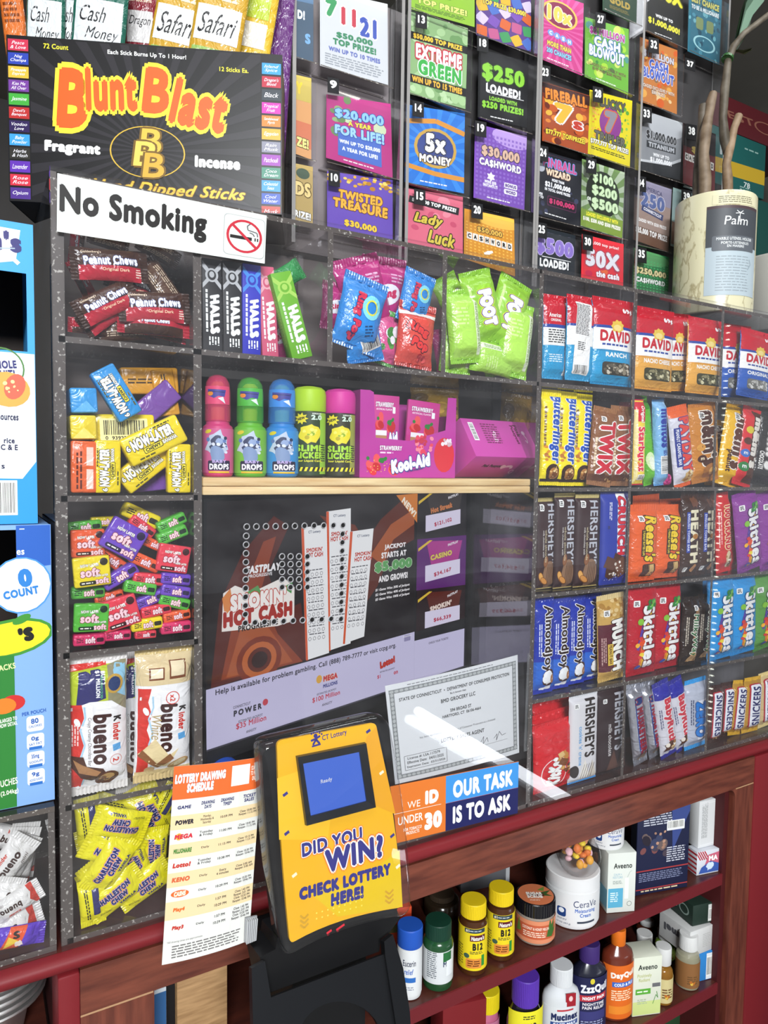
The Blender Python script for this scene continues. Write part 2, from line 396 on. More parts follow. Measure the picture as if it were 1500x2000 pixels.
m = MB(); m.box((XL - 0.006, 0.0005, 0.919), (XL + 0.006, 0.24, ZT), M_ACR2, M_EDGE); cl(m.build('side_panel'))
m = MB(); m.box((XB - 0.004, 0.0005, 0.919), (XB + 0.004, 0.24, ZT), M_ACR2, M_EDGE); cl(m.build('side_panel'))
m = MB(); vplate(m, XA, 0.925, ZT - 0.006, 0.11); cl(m.build('divider'))
for px in (645, 868):
    m = MB(); vplate(m, at(px, 600).x, Z1, ZT - 0.006, SHD, None, 0.007); cl(m.build('divider'))
M_BACK = mottled('dim_back_board', '#544843', '#857a74', 4, 0.6, (0.6, 1, 6))
m = MB(); m.box((XL, 0.118, 0.925), (XA, 0.122, ZT - 0.006), M_BACK); m.box((XA, 0.118, Z1), (XB, 0.122, ZT - 0.006), M_BACK); m.box((XA, 0.235, 0.925), (XB - 0.006, 0.239, Z1), mat('#17171a', 's'))
cl(m.build('back_panel', label='dim brown back of the pockets'))
case2 = thing('candy_display_case', 'clear acrylic candy rack of five rows beside the lottery window', 'display case', (1.05, 0.1, 0.918))
c2 = lambda o: cl(o, case2)
X1 = 1.40
m = MB(); m.box((XB + 0.004, -0.005, 0.918), (X1, 0.0, ZT + 0.003), M_ACR); c2(m.build('front_panel'))
for z in (Z1, 1.395, 1.2385, 1.081):
    m = MB(); sheet(m, (XB + 0.004, 0.0005, z - 0.006), (X1, SHD, z)); c2(m.build('shelf'))
m = MB(); sheet(m, (XB + 0.004, 0.0005, 0.919), (X1, 0.24, 0.9255)); c2(m.build('base_panel'))
m = MB(); sheet(m, (XB + 0.004, 0.0005, ZT - 0.006), (X1, 0.24, ZT)); c2(m.build('top_panel'))
for x in (at(1240, 660).x, XC):
    m = MB(); vplate(m, x, Z1, ZT - 0.006, SHD, None, 0.007); c2(m.build('divider'))
for x, z0, z1 in ((at(1235, 850).x, 1.395, Z1 - .006), (at(1398, 850).x, 1.395, Z1 - .006), (at(1227, 1050).x, 1.2385, 1.389), (at(1394, 1050).x, 1.2385, 1.389), (at(1222, 1240).x, 1.081, 1.2325), (at(1386, 1240).x, 1.081, 1.2325), (at(1219, 1400).x, .9255, 1.075), (at(1382, 1380).x, .9255, 1.075)):
    m = MB(); vplate(m, x, z0, z1, SHD, None, 0.006); c2(m.build('divider'))
m = MB(); m.box((XB + 0.006, 0.112, 0.9255), (X1, 0.116, ZT - 0.006), mottled('grey_back_board', '#4c4a4b', '#77757a', 3, 0.5, (5, 1, 1))); c2(m.build('back_panel'))
# plank carrying the liquid candies
z0, z1 = at(700, 965, 0.002).z, at(700, 934, 0.002).z
zmid = (z0 + z1) / 2; m = MB(); m.rbox((at(396, 950, .002).x, 0.002, z0), (at(1036, 950, .002).x, 0.11, zmid - .0002), M_PINE, 0.0016); m.rbox((at(396, 950, .002).x, 0.002, zmid + .0002), (at(1036, 950, .002).x, 0.11, z1), M_PINE, 0.0016)
tag(m.build('pine_plank'), 'raw pine plank shelf carrying the bottled candies', 'plank')
ZPL = z1
# ================================================================== PRODUCT SHAPES (cm in the layouts, metres in the meshes)
PROTO = {}
def lnsp(a, b, n): return [a + (b - a) * i / n for i in range(n + 1)]
def sstep(t): t = max(0.0, min(1.0, t)); return t * t * (3 - 2 * t)
def wr(kind, name, w, h, T_, base, els, seal=0.9, sealcol=None, fin='g', p=2.6, q=0.62, taper=1.6, fold=0.05, back=None, side=0.03, zig=0.07, sealtop=None, flat=0.15):
    """flow wrapped or pouch shaped pack: bulging body with two flat crimped seals as parts"""
    sealcol = sealcol or base; sealtop = sealtop or sealcol
    st = seal if isinstance(seal, tuple) else (seal, seal); z0, z1 = st[0], h - st[1]
    ph = random.Random(kind).uniform(0, 6)
    def end(z): return sstep(min(z - z0, z1 - z) / taper) if z1 > z0 else 0
    def th(x, z):
        u = min(1.0, abs(2 * x / w)); e = end(z)
        return T_ * (1 - u ** p) ** q * (0.10 + 0.90 * e) + fold * (1 - e) * math.sin(x * 5.2 + ph) * (1 - u) + 0.012 * T_ * math.sin(2.1 * z + 1.7 * x + ph) * e * (1 - u)
    def xs_(x, z): return x * (1 - side * end(z) + 0.006 * math.sin(z * 3 + ph))
    def fn(x, z, hh=0.0): return (xs_(x, z) / 100, -(th(x, z) + hh) / 100, z / 100)
    def bk(x, z): return (xs_(x, z) / 100, flat * th(x, z) / 100 + 0.0002, z / 100)
    gx = [w / 2 * a for a in (-1, -0.97, -0.9, -0.78, -0.6, -0.4, -0.2, 0, 0.2, 0.4, 0.6, 0.78, 0.9, 0.97, 1)]
    nz = max(4, int((z1 - z0) / 0.7)); gz = sorted(set([round(a, 4) for a in lnsp(z0, z1, nz)] + [z0 + taper * a for a in (0.2, 0.45, 0.75)] + [z1 - taper * a for a in (0.2, 0.45, 0.75)]))
    mb = MB(); nx = len(gx); v = [fn(x, z) for z in gz for x in gx]
    mb.add(v, [(j * nx + i, j * nx + i + 1, (j + 1) * nx + i + 1, (j + 1) * nx + i) for j in range(len(gz) - 1) for i in range(nx - 1)], mat(base, fin), True)
    v = [bk(x, z) for z in gz for x in gx]
    mb.add(v, [(j * nx + i + 1, j * nx + i, (j + 1) * nx + i, (j + 1) * nx + i + 1) for j in range(len(gz) - 1) for i in range(nx - 1)], mat(back or base, fin), True)
    printing(mb, els, fn, fin, gx[2:-2], gz, (-w / 2 * 0.985, z0, w / 2 * 0.985, z1), 0.03, 0.009)
    parts = [('wrapper', mb.mesh(name), None)]
    for top in (0, 1):
        s = st[top]
        if s <= 0.05: continue
        a, b, sg = (z1, h, 1) if top else (z0, 0, -1); n = max(6, int(w / 0.17)); m2 = MB(); v = []
        for dy in (-0.02, 0.025):
            for i in range(n + 1):
                x = -w / 2 + w * i / n; rdg = 0.035 if i % 2 else -0.035
                f1 = -th(x, a) if dy < 0 else flat * th(x, a) + .02
                v += [(x / 100, (f1 + rdg * 0.2) / 100, a / 100), (x / 100, (dy + rdg) / 100, (a + sg * s * 0.35) / 100), (x / 100, (dy + rdg) / 100, (b + (zig if i % 2 else -zig) * 0.5) / 100)]
        k = 3 * (n + 1); f = []
        for i in range(n):
            for j in (0, 1):
                q_ = (3 * i + j, 3 * i + 3 + j, 3 * i + 4 + j, 3 * i + 1 + j)
                f += [q_ if top else q_[::-1], tuple(k + t for t in (q_[::-1] if top else q_))]
            f.append((3 * i + 2, 3 * i + 5, k + 3 * i + 5, k + 3 * i + 2))
        m2.add(v, f, mat(sealtop if top else sealcol, fin), False); parts.append(('crimped_seal', m2.mesh('seal'), None))
    PROTO[kind] = dict(name=name, w=w / 100, h=h / 100, parts=parts)
def bx(kind, name, w, h, d, base, els, r=0.12, fin='m', faces=None, seg=2, extra=None, fcol=None):
    """box shaped pack; els on the front, faces={'l','r','t','b'} for the sides; fcol gives side face colours"""
    mb = MB(); bm = bmesh.new(); bmesh.ops.create_cube(bm, size=1)
    for v in bm.verts: v.co = Vector((v.co.x * w, (v.co.y + 0.5) * d, (v.co.z + 0.5) * h)) / 100
    bmesh.ops.bevel(bm, geom=bm.edges[:], offset=r / 100, segments=seg, affect='EDGES', profile=0.5)
    mb.bm(bm, mat(base, fin), None, True)
    fns = {'f': lambda x, z, k: (x / 100, -k / 100, z / 100), 'l': lambda x, z, k: ((-w / 2 - k) / 100, (d / 2 - x) / 100, z / 100), 'r': lambda x, z, k: ((w / 2 + k) / 100, (d / 2 + x) / 100, z / 100),
           't': lambda x, z, k: (x / 100, z / 100, (h + k) / 100), 'b': lambda x, z, k: (x / 100, z / 100, -k / 100)}
    printing(mb, els, fns['f'], fin, (), (), (-w / 2 + r * .5, r * .5, w / 2 - r * .5, h - r * .5), 0.012, 0.004)
    for k, e in (faces or {}).items():
        hw, hh = (d / 2, h) if k in 'lr' else (w / 2, d)
        printing(mb, e, fns[k], fin, (), (), (-hw + r * .5, r * .5, hw - r * .5, hh - r * .5), 0.012, 0.004)
    parts = [('pack', mb.mesh(name), None)]
    if extra: parts += extra
    PROTO[kind] = dict(name=name, w=w / 100, h=h / 100, parts=parts)
def wrapband(r, z0, z1, base, els, fin='m', a0=-100, a1=100, yaw=0.0, off=0.05):
    """label bent round a bottle of radius r; layout x runs along the arc, centre faces the front"""
    mb = MB(); R_ = r + off
    def fn(x, z, k): a = x / R_ + math.radians(yaw); return ((R_ + k) * math.sin(a) / 100, -(R_ + k) * math.cos(a) / 100, z / 100)
    xs = [math.radians(a) * R_ for a in lnsp(a0, a1, max(8, int((a1 - a0) / 5)))]; nx = len(xs)
    v = [fn(x, z, 0) for z in (z0, z1) for x in xs] + [fn(x, z, -off * 0.9) for z in (z0, z1) for x in xs]
    f = [(i, i + 1, nx + i + 1, nx + i) for i in range(nx - 1)] + [(nx + i, nx + i + 1, 3 * nx + i + 1, 3 * nx + i) for i in range(nx - 1)] + [(2 * nx + i, 2 * nx + i + 1, i + 1, i) for i in range(nx - 1)]
    mb.add(v, f, mat(base, fin), True)
    printing(mb, els, fn, fin, xs, (), (xs[0], z0, xs[-1], z1), 0.012, 0.004); return mb.mesh('label')
def lat(prof, col, fin='s', n=36, squash=1.0):
    mb = MB(); mb.lathe([(r / 100, z / 100) for r, z in prof], mat(col, fin) if isinstance(col, str) else col, n, squash=squash); return mb.mesh('turned', 35)
def ribbed(r, z0, z1, col, fin='s', n=48, dome=0.0):
    """screw cap with fine upright ribs"""
    mb = MB(); pr_ = [(r * 0.97, z0), (r, z0 + 0.05), (r, z1 - 0.12), (r * 0.95, z1), (r * 0.2, z1 + dome), (0.001, z1 + dome)]; v = []; f = []
    for i, (rr, z) in enumerate(pr_):
        for k in range(2 * n):
            a = PI * k / n; q = rr * (1 - (0.022 if k % 2 and 1 <= i <= 2 else 0)); v.append((q * math.sin(a) / 100, -q * math.cos(a) / 100, z / 100))
    N_ = 2 * n
    for i in range(len(pr_) - 1):
        for k in range(N_): f.append((i * N_ + k, i * N_ + (k + 1) % N_, (i + 1) * N_ + (k + 1) % N_, (i + 1) * N_ + k))
    mb.add(v, f, mat(col, fin), True); return mb.mesh('cap', 30)
def inst(kind, M, label, cat, group=None, name=None, parts_label=None):
    p = PROTO[kind]
    if len(p['parts']) == 1:
        o = link(name or p['name'], p['parts'][0][1]); o.matrix_world = M; return tag(o, label, cat, group)
    r = link(name or p['name'], None); r.matrix_world = M; r.empty_display_size = 0.01; tag(r, label, cat, group)
    for pn, me, pl in p['parts']:
        o = link(pn, me, r)
        if pl: o['label'] = pl
    return r
SHELF_L, SHELF_R = [ZT, Z1, 1.388, 1.2275, 1.068, 0.925], [ZT, Z1, 1.395, 1.2385, 1.081, 0.9255]
def put(kind, p0, p1, wpx, y, label, cat, group=None, yaw=0.0, pitch=0.0, dz=1.0):
    """stands a pack in the plane y: p0/p1 are its bottom and top middle seen in the photo, wpx its width there"""
    A, Z = at(p0[0], p0[1], y), at(p1[0], p1[1], y)
    if 0 < y < 0.11:
        for s in (SHELF_R if A.x > XB else SHELF_L):
            if abs(A.z - s) < 0.014 and A.z < s + 0.0012: A.z = s + 0.0012
            if abs(Z.z - s) < 0.014 and Z.z > s - 0.0075: Z.z = s - 0.0075
    d = Z - A; h = math.hypot(d.x, d.z); th = math.atan2(d.x, d.z)
    mx, my = (p0[0] + p1[0]) / 2, (p0[1] + p1[1]) / 2
    if abs(math.cos(th)) > 0.5: w = (at(mx + wpx / 2, my, y) - at(mx - wpx / 2, my, y)).length * abs(math.cos(th))
    else: w = abs(at(mx, my + wpx / 2, y).z - at(mx, my - wpx / 2, y).z) * abs(math.sin(th))
    p = PROTO[kind]
    M = Matrix.Translation(A) @ Matrix.Rotation(th, 4, 'Y') @ Matrix.Rotation(math.radians(yaw), 4, 'Z') @ Matrix.Rotation(math.radians(pitch), 4, 'X') @ Matrix.Diagonal((w / p['w'] / max(0.5, math.cos(math.radians(yaw))), dz * (w / p['w'] + h / p['h']) / 2, h / p['h'] / max(0.5, math.cos(math.radians(pitch))), 1))
    cs = [M @ v.co for _, me, _ in p['parts'] for v in me.vertices]; lo, hi = min(q.x for q in cs), max(q.x for q in cs); zm = A.z + .06; sh = 0
    for x, z0, z1 in DIVS if A.x > XB and 0 < y < .105 else ():
        if z0 < zm < z1 and lo < x < hi:
            l, r = x - lo, hi - x; sh = l + .0035 if l < r else -(r + .0035)
            if abs(sh) > .0065: sh = 0
    return inst(kind, Matrix.Translation((sh, 0, 0)) @ M, label, cat, group)
DIVS = [(XB, .9, ZT), (at(1240, 660).x, Z1, ZT), (XC, Z1, ZT), (at(1235, 850).x, 1.395, Z1), (at(1398, 850).x, 1.395, Z1), (at(1227, 1050).x, 1.2385, 1.389), (at(1394, 1050).x, 1.2385, 1.389), (at(1222, 1240).x, 1.081, 1.2325), (at(1386, 1240).x, 1.081, 1.2325), (at(1219, 1400).x, .9255, 1.075), (at(1382, 1380).x, .9255, 1.075)]
def stand(kind, px, py, y, label, cat, group=None, yaw=0.0, s=1.0, z=None):
    """stands a pack of true size: px, py is its bottom middle"""
    A = at(px, py, y)
    if z is not None: A = atz(px, py, z)
    return inst(kind, Matrix.Translation(A) @ Matrix.Rotation(math.radians(yaw), 4, 'Z') @ Matrix.Diagonal((s, s, s, 1)), label, cat, group)
def card(name, q, ys, w, h, base, els, label, cat, group=None, thick=0.0006, fin='m', bow=0.0, n=1, parent=None):
    """thin sheet: q = its corners in the photo (top left, top right, bottom right, bottom left) at depths ys; layout w x h with x centred and z up"""
    if not isinstance(ys, (list, tuple)): ys = (ys,) * 4
    c = [at(q[i][0], q[i][1], ys[i]) for i in range(4)]
    nrm = (c[1] - c[0]).cross(c[3] - c[0]).normalized()
    if nrm.y > 0: nrm = -nrm
    O = c[3].copy()
    def fn(x, z, k):
        u, t = x / w + 0.5, z / h
        return (c[3] * (1 - u) + c[2] * u) * (1 - t) + (c[0] * (1 - u) + c[1] * u) * t + nrm * (k / 100 + bow * 4 * u * (1 - u)) - O
    mb = MB(); xs = lnsp(-w / 2, w / 2, n); zs = (0, h)
    v = [fn(x, z, 0) for z in zs for x in xs] + [fn(x, z, -thick * 100) for z in zs for x in xs]; nx = n + 1
    f = [(i, i + 1, nx + i + 1, nx + i) for i in range(n)] + [(2 * nx + i + 1, 2 * nx + i, 3 * nx + i, 3 * nx + i + 1) for i in range(n)]
    f += [(i + 1, i, 2 * nx + i, 2 * nx + i + 1) for i in range(n)] + [(nx + i, nx + i + 1, 3 * nx + i + 1, 3 * nx + i) for i in range(n)] + [(0, nx, 3 * nx, 2 * nx), (nx + n, n, 2 * nx + n, 3 * nx + n)]
    b, bf = (base.split(':') + [fin])[:2]
    mb.add(v, f, mat(b, bf)); printing(mb, els, fn, fin, xs[1:-1], (), (-w / 2, 0, w / 2, h), 0.010, 0.004)
    o = link(name, mb.mesh(name), parent); o.location = O
    if label and cat: tag(o, label, cat, group)
    elif label: o['label'] = label
    return o
# ================================================================== CANDY RACK (five rows right of the lottery window)
V = -90
NUT = lambda x, z, w=1.6, h=4: E(x, z, w, h * .5, '#3a1d12', 12) + E(x + .1, z - .1, w * .7, h * .33, '#b67a3c', 12) + E(x + .2, z - .1, w * .4, h * .2, '#7a4720', 12) + BLOBS(x, z, w * 1.2, h * .7, 9, ['#d9a763', '#8a5424', '#f0cf94'], .12, .28, 5)
ALM = lambda x, z, c='#c98a45', a=20: E(x, z, .55, .95, '#7d4a1f', a) + E(x - .05, z + .05, .42, .8, c, a)
CAL = lambda x, z, s=1.0, bg='#f4f4f0': RR(x, z, 1.0 * s, 1.15 * s, bg, .18) + TXT(x, z, .7 * s, .8 * s, 3, '#333333', 0, 3, .6)
FIZ = ['#e8562a', '#f2b233', '#6cae3e', '#8a3f97', '#d33a3a', '#f0d23c']
# seed bags
def seeds(kind, c1, c2, flav, win=('#5d5648', '#cfc6b2', '#8f8570', '#3c372d'), fs=.55):
    e = R(0, 8, 7.6, 4.2, c2) + R(0, 4, 7.6, 7.6, c2) + R(0, 6.1, 7.6, .5, c1) + R(0, 12.6, 7.6, 5.2, '#c4172c') + R(0, 10.1, 7.6, .55, '#27479b') + R(0, 8.0, 7.6, 3.75, '#f3f2ee')
    e += ST(.1, 10.3, 1.25, 1.0, 9, '#e9c44c') + E(.1, 10.1, .75, .55, '#f3dc8a') + T('DAVID', .0, 8.55, 5.7, 2.0, '#c4172c', 0, .05) + TXT(.1, 7.05, 5.2, .42, 1, '#27479b', 0, 4, .8)
    e += T(flav, .1, 5.3, 5.2 if len(flav) > 6 else 4.0, .85, '#f7f7f2', 0, .04) + RR(.3, 2.85, 5.4, 2.3, win[3], .5) + BLOBS(.3, 2.85, 4.6, 1.7, 46, win[:3], .16, .42, 8) + T('69¢', 2.1, 13.2, 2.1, 1.1, '#ffffff', 0, .05)
    wr(kind, 'seed_bag', 7.6, 15.4, .95, c2, e, (.45, .8), c1, sealtop='#c4172c', zig=.03, fold=.1)
seeds('seed_ranch', '#1c87b8', '#2a9acb', 'RANCH')
seeds('seed_nacho', '#d8963a', '#e3a648', 'NACHO CHEESE', ('#8a8360', '#d6d0a8', '#5c5838', '#3c3a22'))
seeds('seed_orig', '#2451a4', '#2b5bb2', 'ORIGINAL', ('#b9b7b0', '#deddd6', '#8c8a83', '#6d6c66'))
wr('seed_back', 'seed_bag', 7.6, 15.4, .9, '#2a9acb', R(0, 12.4, 7.6, 5, '#c4172c') + R(0, 9.9, 7.6, .5, '#27479b') + R(-1, 8, 7.6, 3.4, '#f0efea') + RR(-.1, 7.6, 4.2, 13, '#f1f0ec', .2, -4) + TXT(-.1, 11.0, 3.6, 5.6, 22, '#3a3a3a', -4, 5) + TXT(-.5, 6.2, 2.0, 1.6, 5, '#3a3a3a', -4, 6) + BAR(-.6, 2.0, 3.2, 1.5), (.45, .8), '#2a9acb', sealtop='#c4172c', zig=.03)
wr('seed_side', 'seed_bag', 7.6, 15.4, .9, '#2a9acb', R(0, 12.2, 7.6, 5.2, '#c4172c') + R(0, 9.6, 7.6, .6, '#27479b') + R(0, 7.7, 7.6, 3.2, '#f0efea') + TXT(-.6, 7.8, 4.4, 2.6, 6, '#444444', 0, 7) + T('American', -1.2, 11.6, 3.0, .8, '#f4f4f0') + T('ORIGINAL', -1.0, 10.7, 2.6, .5, '#f4f4f0') + TXT(-.8, 3.8, 3.6, 1.6, 4, '#d5eaf3', 0, 9) + R(2.3, 7.4, 1.7, 13.4, '#e9ece8', -3), (.45, .8), '#2a9acb', sealtop='#c4172c', zig=.03)
# bars of the second row
wr('bar_peanut', 'candy_bar', 3.5, 17, .9, '#f4df1c', T('Butterfinger', .4, 10.0, 12.2, 2.4, '#2453b5', V, .05, .15, ('#fbfbf4', .05)) + NUT(.2, 2.2, 1.3, 3.4) + R(0, .9, 3.5, .6, '#2a160c') + TXT(-1.35, 10, 8, .3, 1, '#7a5a1a', V, 3, .9) + BLOBS(-1.1, 5.2, .9, 4.6, 5, ['#d98e2b', '#b56f22'], .22, .4), (.7, 1.2), '#efd913')
wr('bar_caramel_twin', 'candy_bar', 4.6, 15, 1.0, '#8a5a3a', T('TWIX', .1, 7.2, 10.4, 3.1, '#cf2338', V, .07, -.12, ('#fbfbf6', .055)) + R(0, 1.2, 4.6, 1.8, '#6b3f26') + CAL(-.9, 12.6, .9) + TXT(-1.75, 6, 6, .3, 1, '#e6cfae', V, 8, .9) + BLOBS(.8, 1.6, 2, 1.4, 8, ['#b98a56', '#5c3620', '#d8b27c'], .2, .45), .9, '#9a6a44', fold=.16)
wr('stick_chew', 'candy_stick', 2.5, 16.5, 1.0, '#f3d54a', R(0, 14.1, 2.5, 3.8, '#d42a3c') + T('Starburst', .05, 6.9, 8.6, 1.5, '#e3304a', V, .06, 0, ('#fffbe8', .04)) + T('Original', .1, 13.6, 3.2, .9, '#fbfbf2', V, .04) + R(-.95, 7.5, .4, 14, '#f7e8a2') + BLOBS(-.6, 4, .5, 5, 6, ['#e3304a', '#f08a2c'], .14, .25) + RR(.1, 1.5, 1.6, 1.1, '#f2efe2', .1) + TXT(.1, 1.5, 1.2, .8, 3, '#333333'), .25, '#d42a3c', p=3.5)
wr('stick_lime', 'candy_stick', 2.6, 16.5, 1.1, '#63b52d', R(0, 15.2, 2.6, 1.2, '#3d8a28') + E(-.1, 4.6, .9, 1.9, '#d8ecb4', 10) + E(0, 4.3, .55, 1.3, '#f0f6dc', 10) + TXT(.5, 9, 6, .5, 2, '#2d6a1c', V, 4), .25, '#6fc23a', p=3)
wr('roll_mint', 'candy_roll', 2.7, 17, 1.25, '#7fb6e2', T('mentos', .15, 11.3, 7.6, 1.6, '#2a3d9a', V, .06) + R(.9, 8.5, .5, 16, '#a6d0f0') + BAR(.1, 4.1, 3.2, 1.5, V) + TXT(.1, 6.4, 1.2, .9, 3, '#2a3d9a', V), .3, '#5d9ad2', p=2.0, q=.5)
wr('bar_salted_nut', 'candy_bar', 4.0, 16, .9, '#d8d6de', R(0, 14.6, 4, 1.6, '#e2632f') + T('PAYDAY', .3, 8.3, 10.8, 2.2, '#e0453a', V, .07, 0, ('#3a3f86', .05), ) + R(-1.15, 8, .95, 7.6, '#2f3c8c') + T('PEANUT CARAMEL BAR', -1.15, 8, 7, .5, '#eef0f6', V) + SPL(.4, 2.0, 1.2, '#d9b36e', 4) + BLOBS(.4, 2.0, 1.8, 1.8, 12, ['#f0dcae', '#a87436'], .15, .35), .8, '#e2632f')
MM = lambda c, o, n='#3a1f14': T('m&m\'s', .2, 8.6, 10.8, 3.2, c, V, .07, 0, (o, .05))
wr('bag_caramel_button', 'candy_bag', 5.6, 15.5, 1.05, '#c8812f', MM('#4a2416', '#f2e8d8') + E(-1.5, 7, .7, .7, '#d99a40') + E(-1.4, 4.8, .75, .75, '#4a2416') + T('m', -1.4, 4.8, .6, .5, '#f0e0c0') + E(.2, 2.3, 1.6, 1.4, '#a5682a', 20) + E(.6, 2.2, .9, .8, '#d9a356') + CAL(-1.2, 13.2), .7, '#b9732a')
wr('bag_peanut_button', 'candy_bag', 5.6, 15.5, 1.1, '#eab520', MM('#5a2c18', '#f6f0e4') + T('peanut', -1.7, 4.6, 4.2, 1.1, '#4a2416', V, .04) + CAL(-1.2, 13.2), .8, '#e0a81c', fold=.14)
wr('bag_milk_button', 'candy_bag', 4.4, 15.5, 1.0, '#5b3524', R(-1.3, 8, 1.8, 15.5, '#d23236') + T('m&m\'s', .75, 8.6, 10, 2.0, '#e9e2d6', V, .08, 0, ('#2c1710', .04)) + E(-1.0, 3.6, .95, .95, '#2f7d3e') + E(-1.1, 6.2, .8, .8, '#3b6fc0') + E(-1, 8.6, .7, .7, '#5a2c1c') + E(-.9, 10.8, .7, .7, '#d8c23a') + T('m', -1.0, 3.6, .8, .6, '#f4f4f0') + T('m', -1.1, 6.2, .7, .5, '#f4f4f0'), .7, '#c92c30')
wr('bag_dark_button', 'candy_bag', 5.6, 15.5, 1.1, '#33302f', MM('#f0eee8', '#8e8a86') + T('CHOCOLATE', -1.9, 4.8, 3.6, .7, '#f0eee8', V, .04), .7, '#2c2928')
wr('bag_dark_red', 'candy_bag', 5.0, 15, .6, '#6b2230', [], .6, '#5c1c28')
# third row
HB = lambda c: T('HERSHEY\'S', .95, 8.9, 10.6, 1.9, c, V, .03)
wr('choc_almond', 'chocolate_bar', 5.2, 15.2, .75, '#3d2a2b', HB('#b9bcc4') + E(.3, 2.4, 1.5, 2.3, '#8a6a52', -12) + merge_l([LINE([(-.5 + i * .4, .9), (.1 + i * .35, 4.2)], .12, '#4a2f22') for i in range(5)]) + ALM(-1.6, 2.0, '#d7a054') + ALM(-1.0, 1.4, '#c98a45', 60) + ALM(-.5, 4.6, '#8a5a3a', -15) + T('whole almonds', -.5, 7.2, 5.4, .5, '#d5c9a0', V, 0) + T('milk chocolate with', -1.1, 7.6, 4.4, .38, '#e8e4dc', V, 0) + CAL(-1.5, 13.6, 1.0), (.2, .65), '#a8955c', fin='s', p=6, q=.6, sealtop='#b7a76a', taper=.8)
wr('bar_crisp_rice', 'chocolate_bar', 6.4, 16, .8, '#2a3a9c', R(1.05, 10.4, 2.1, 10.8, '#f2f2f2', 0) + T('CRUNCH', 1.0, 10.2, 10.2, 1.9, '#d32536', V, .07, 0, ('#3a2f6a', .03)) + SPL(.2, 2.9, 2.3, '#4a2a1c', 11) + R(1.0, 3.0, 2.6, 2.9, '#6b4330', 28) + R(-1.5, 3.8, 2.2, 2.0, '#5a3626', -20) + BLOBS(0, 2.8, 3.6, 2.6, 16, ['#f0ece4', '#cfc4b4'], .1, .25) + BLOBS(0, 1.3, 5, 1.2, 20, ['#6f82d8', '#dfe6fa'], .05, .12) + TXT(-1.6, 12.6, 3.4, .7, 2, '#e6e8f4', V, 3) + CAL(-1.9, 10.0, .7, '#2a3a9c'), .25, '#24338c', fin='s', p=6, q=.6)
wr('cup_pack', 'peanut_cup_pack', 5.4, 15, 1.1, '#e5622a', T('Reese\'s', .7, 8.4, 9.0, 2.5, '#f5cf2e', V, .05, .25, ('#2a1a12', .055)) + R(-.75, 7.6, .8, 5.2, '#2a1a12') + T('2 PEANUT BUTTER CUPS', -.75, 7.6, 4.8, .42, '#f4d94a', V) + RR(.5, 2.2, 2.7, 2.6, '#3d2317', .4) + R(1.0, 2.2, 1.1, 2.3, '#d6b071', 4) + merge_l([R(-.5 + i * .25, 2.2, .08, 2.4, '#5c3a28') for i in range(5)]) + CAL(-1.2, 12.3), (.7, 1.3), '#d4562a', sealtop='#e0602c', p=3.4, fold=.1)
wr('bar_toffee', 'candy_bar', 4.4, 16, .95, '#402a22', T('HEATH', .4, 7.6, 10.0, 2.3, '#efe6c4', V, .06) + E(.6, 7.6, .8, .5, '#b87a2a') + R(-1.1, 8.4, .7, 7.6, '#31449c') + T('ENGLISH TOFFEE BAR', -1.1, 8.4, 7, .42, '#d8dcf0', V) + E(.6, 1.6, .6, .8, '#c98f56') + SPL(.5, 14.0, 1.0, '#6d4430', 3) + CAL(-1.3, 1.4, .8), .8, '#35211a', fold=.1)
wr('bar_caramel_crisp', 'candy_bar', 3.6, 15.5, 1.0, '#cc2b2e', T('100 GRAND', .3, 8.8, 8.6, 1.7, '#cf2a2e', V, .07, 0, ('#fdf3d8', .05), ('#e9a43a', .10)) + E(.4, 2.6, .8, 1.7, '#d9c29a', 5) + E(.9, 2.1, .6, 1.3, '#8a5a34', 10) + BLOBS(.3, 2.4, 1.4, 3, 14, ['#f3ead6', '#a9743e', '#4a2818'], .1, .25) + TXT(-1.3, 8.5, 7, .6, 2, '#f6c8c0', V), .8, '#c42529')
def skit(kind, c, c2, dk):
    e = T('Skittles', .55, 7.1, 11.2, 2.7, '#f5f4f2', V, .05, .0, (dk, .05))
    e = P([(-1.6, 1.5), (-.9, 1.2), (.2, 8), (1.4, 12.4), (.8, 13), (-.6, 8.6)], '#e2882c') + P([(-1.2, 1.4), (-.8, 1.2), (.4, 8), (1.2, 11.8), (.9, 12.2), (-.2, 8)], '#f2cf3a') + P([(-1.9, 5), (-1.5, 4.8), (-.3, 9.4), (1.0, 13), (.5, 13.2), (-.9, 9.6)], '#5a3f9c') + e
    e += BLOBS(.9, 12.6, 1.6, 1.6, 9, ['#3f9a46', '#6a4aa8', '#2f7f3a', '#7cc04a'], .3, .55, 4) + BLOBS(-1.3, 4.6, 1.2, 7.0, 11, FIZ + ['#4a57b0'], .36, .5, 6) + E(-1.2, 9.9, .55, .6, '#86bf3e') + CAL(-1.9, 13.2, 1.0)
    wr(kind, 'candy_bag', 6.0, 16, 1.15, c, e, .7, c2, fold=.12)
skit('fruit_purple', '#8b3f96', '#7d3589', '#4a1c58'); skit('fruit_red', '#b91f2f', '#a81a2a', '#6a0e1a'); skit('fruit_blue', '#2f93d4', '#2786c6', '#1a4f86'); skit('fruit_green', '#5f9a4a', '#4f8a3f', '#2e5a2a')
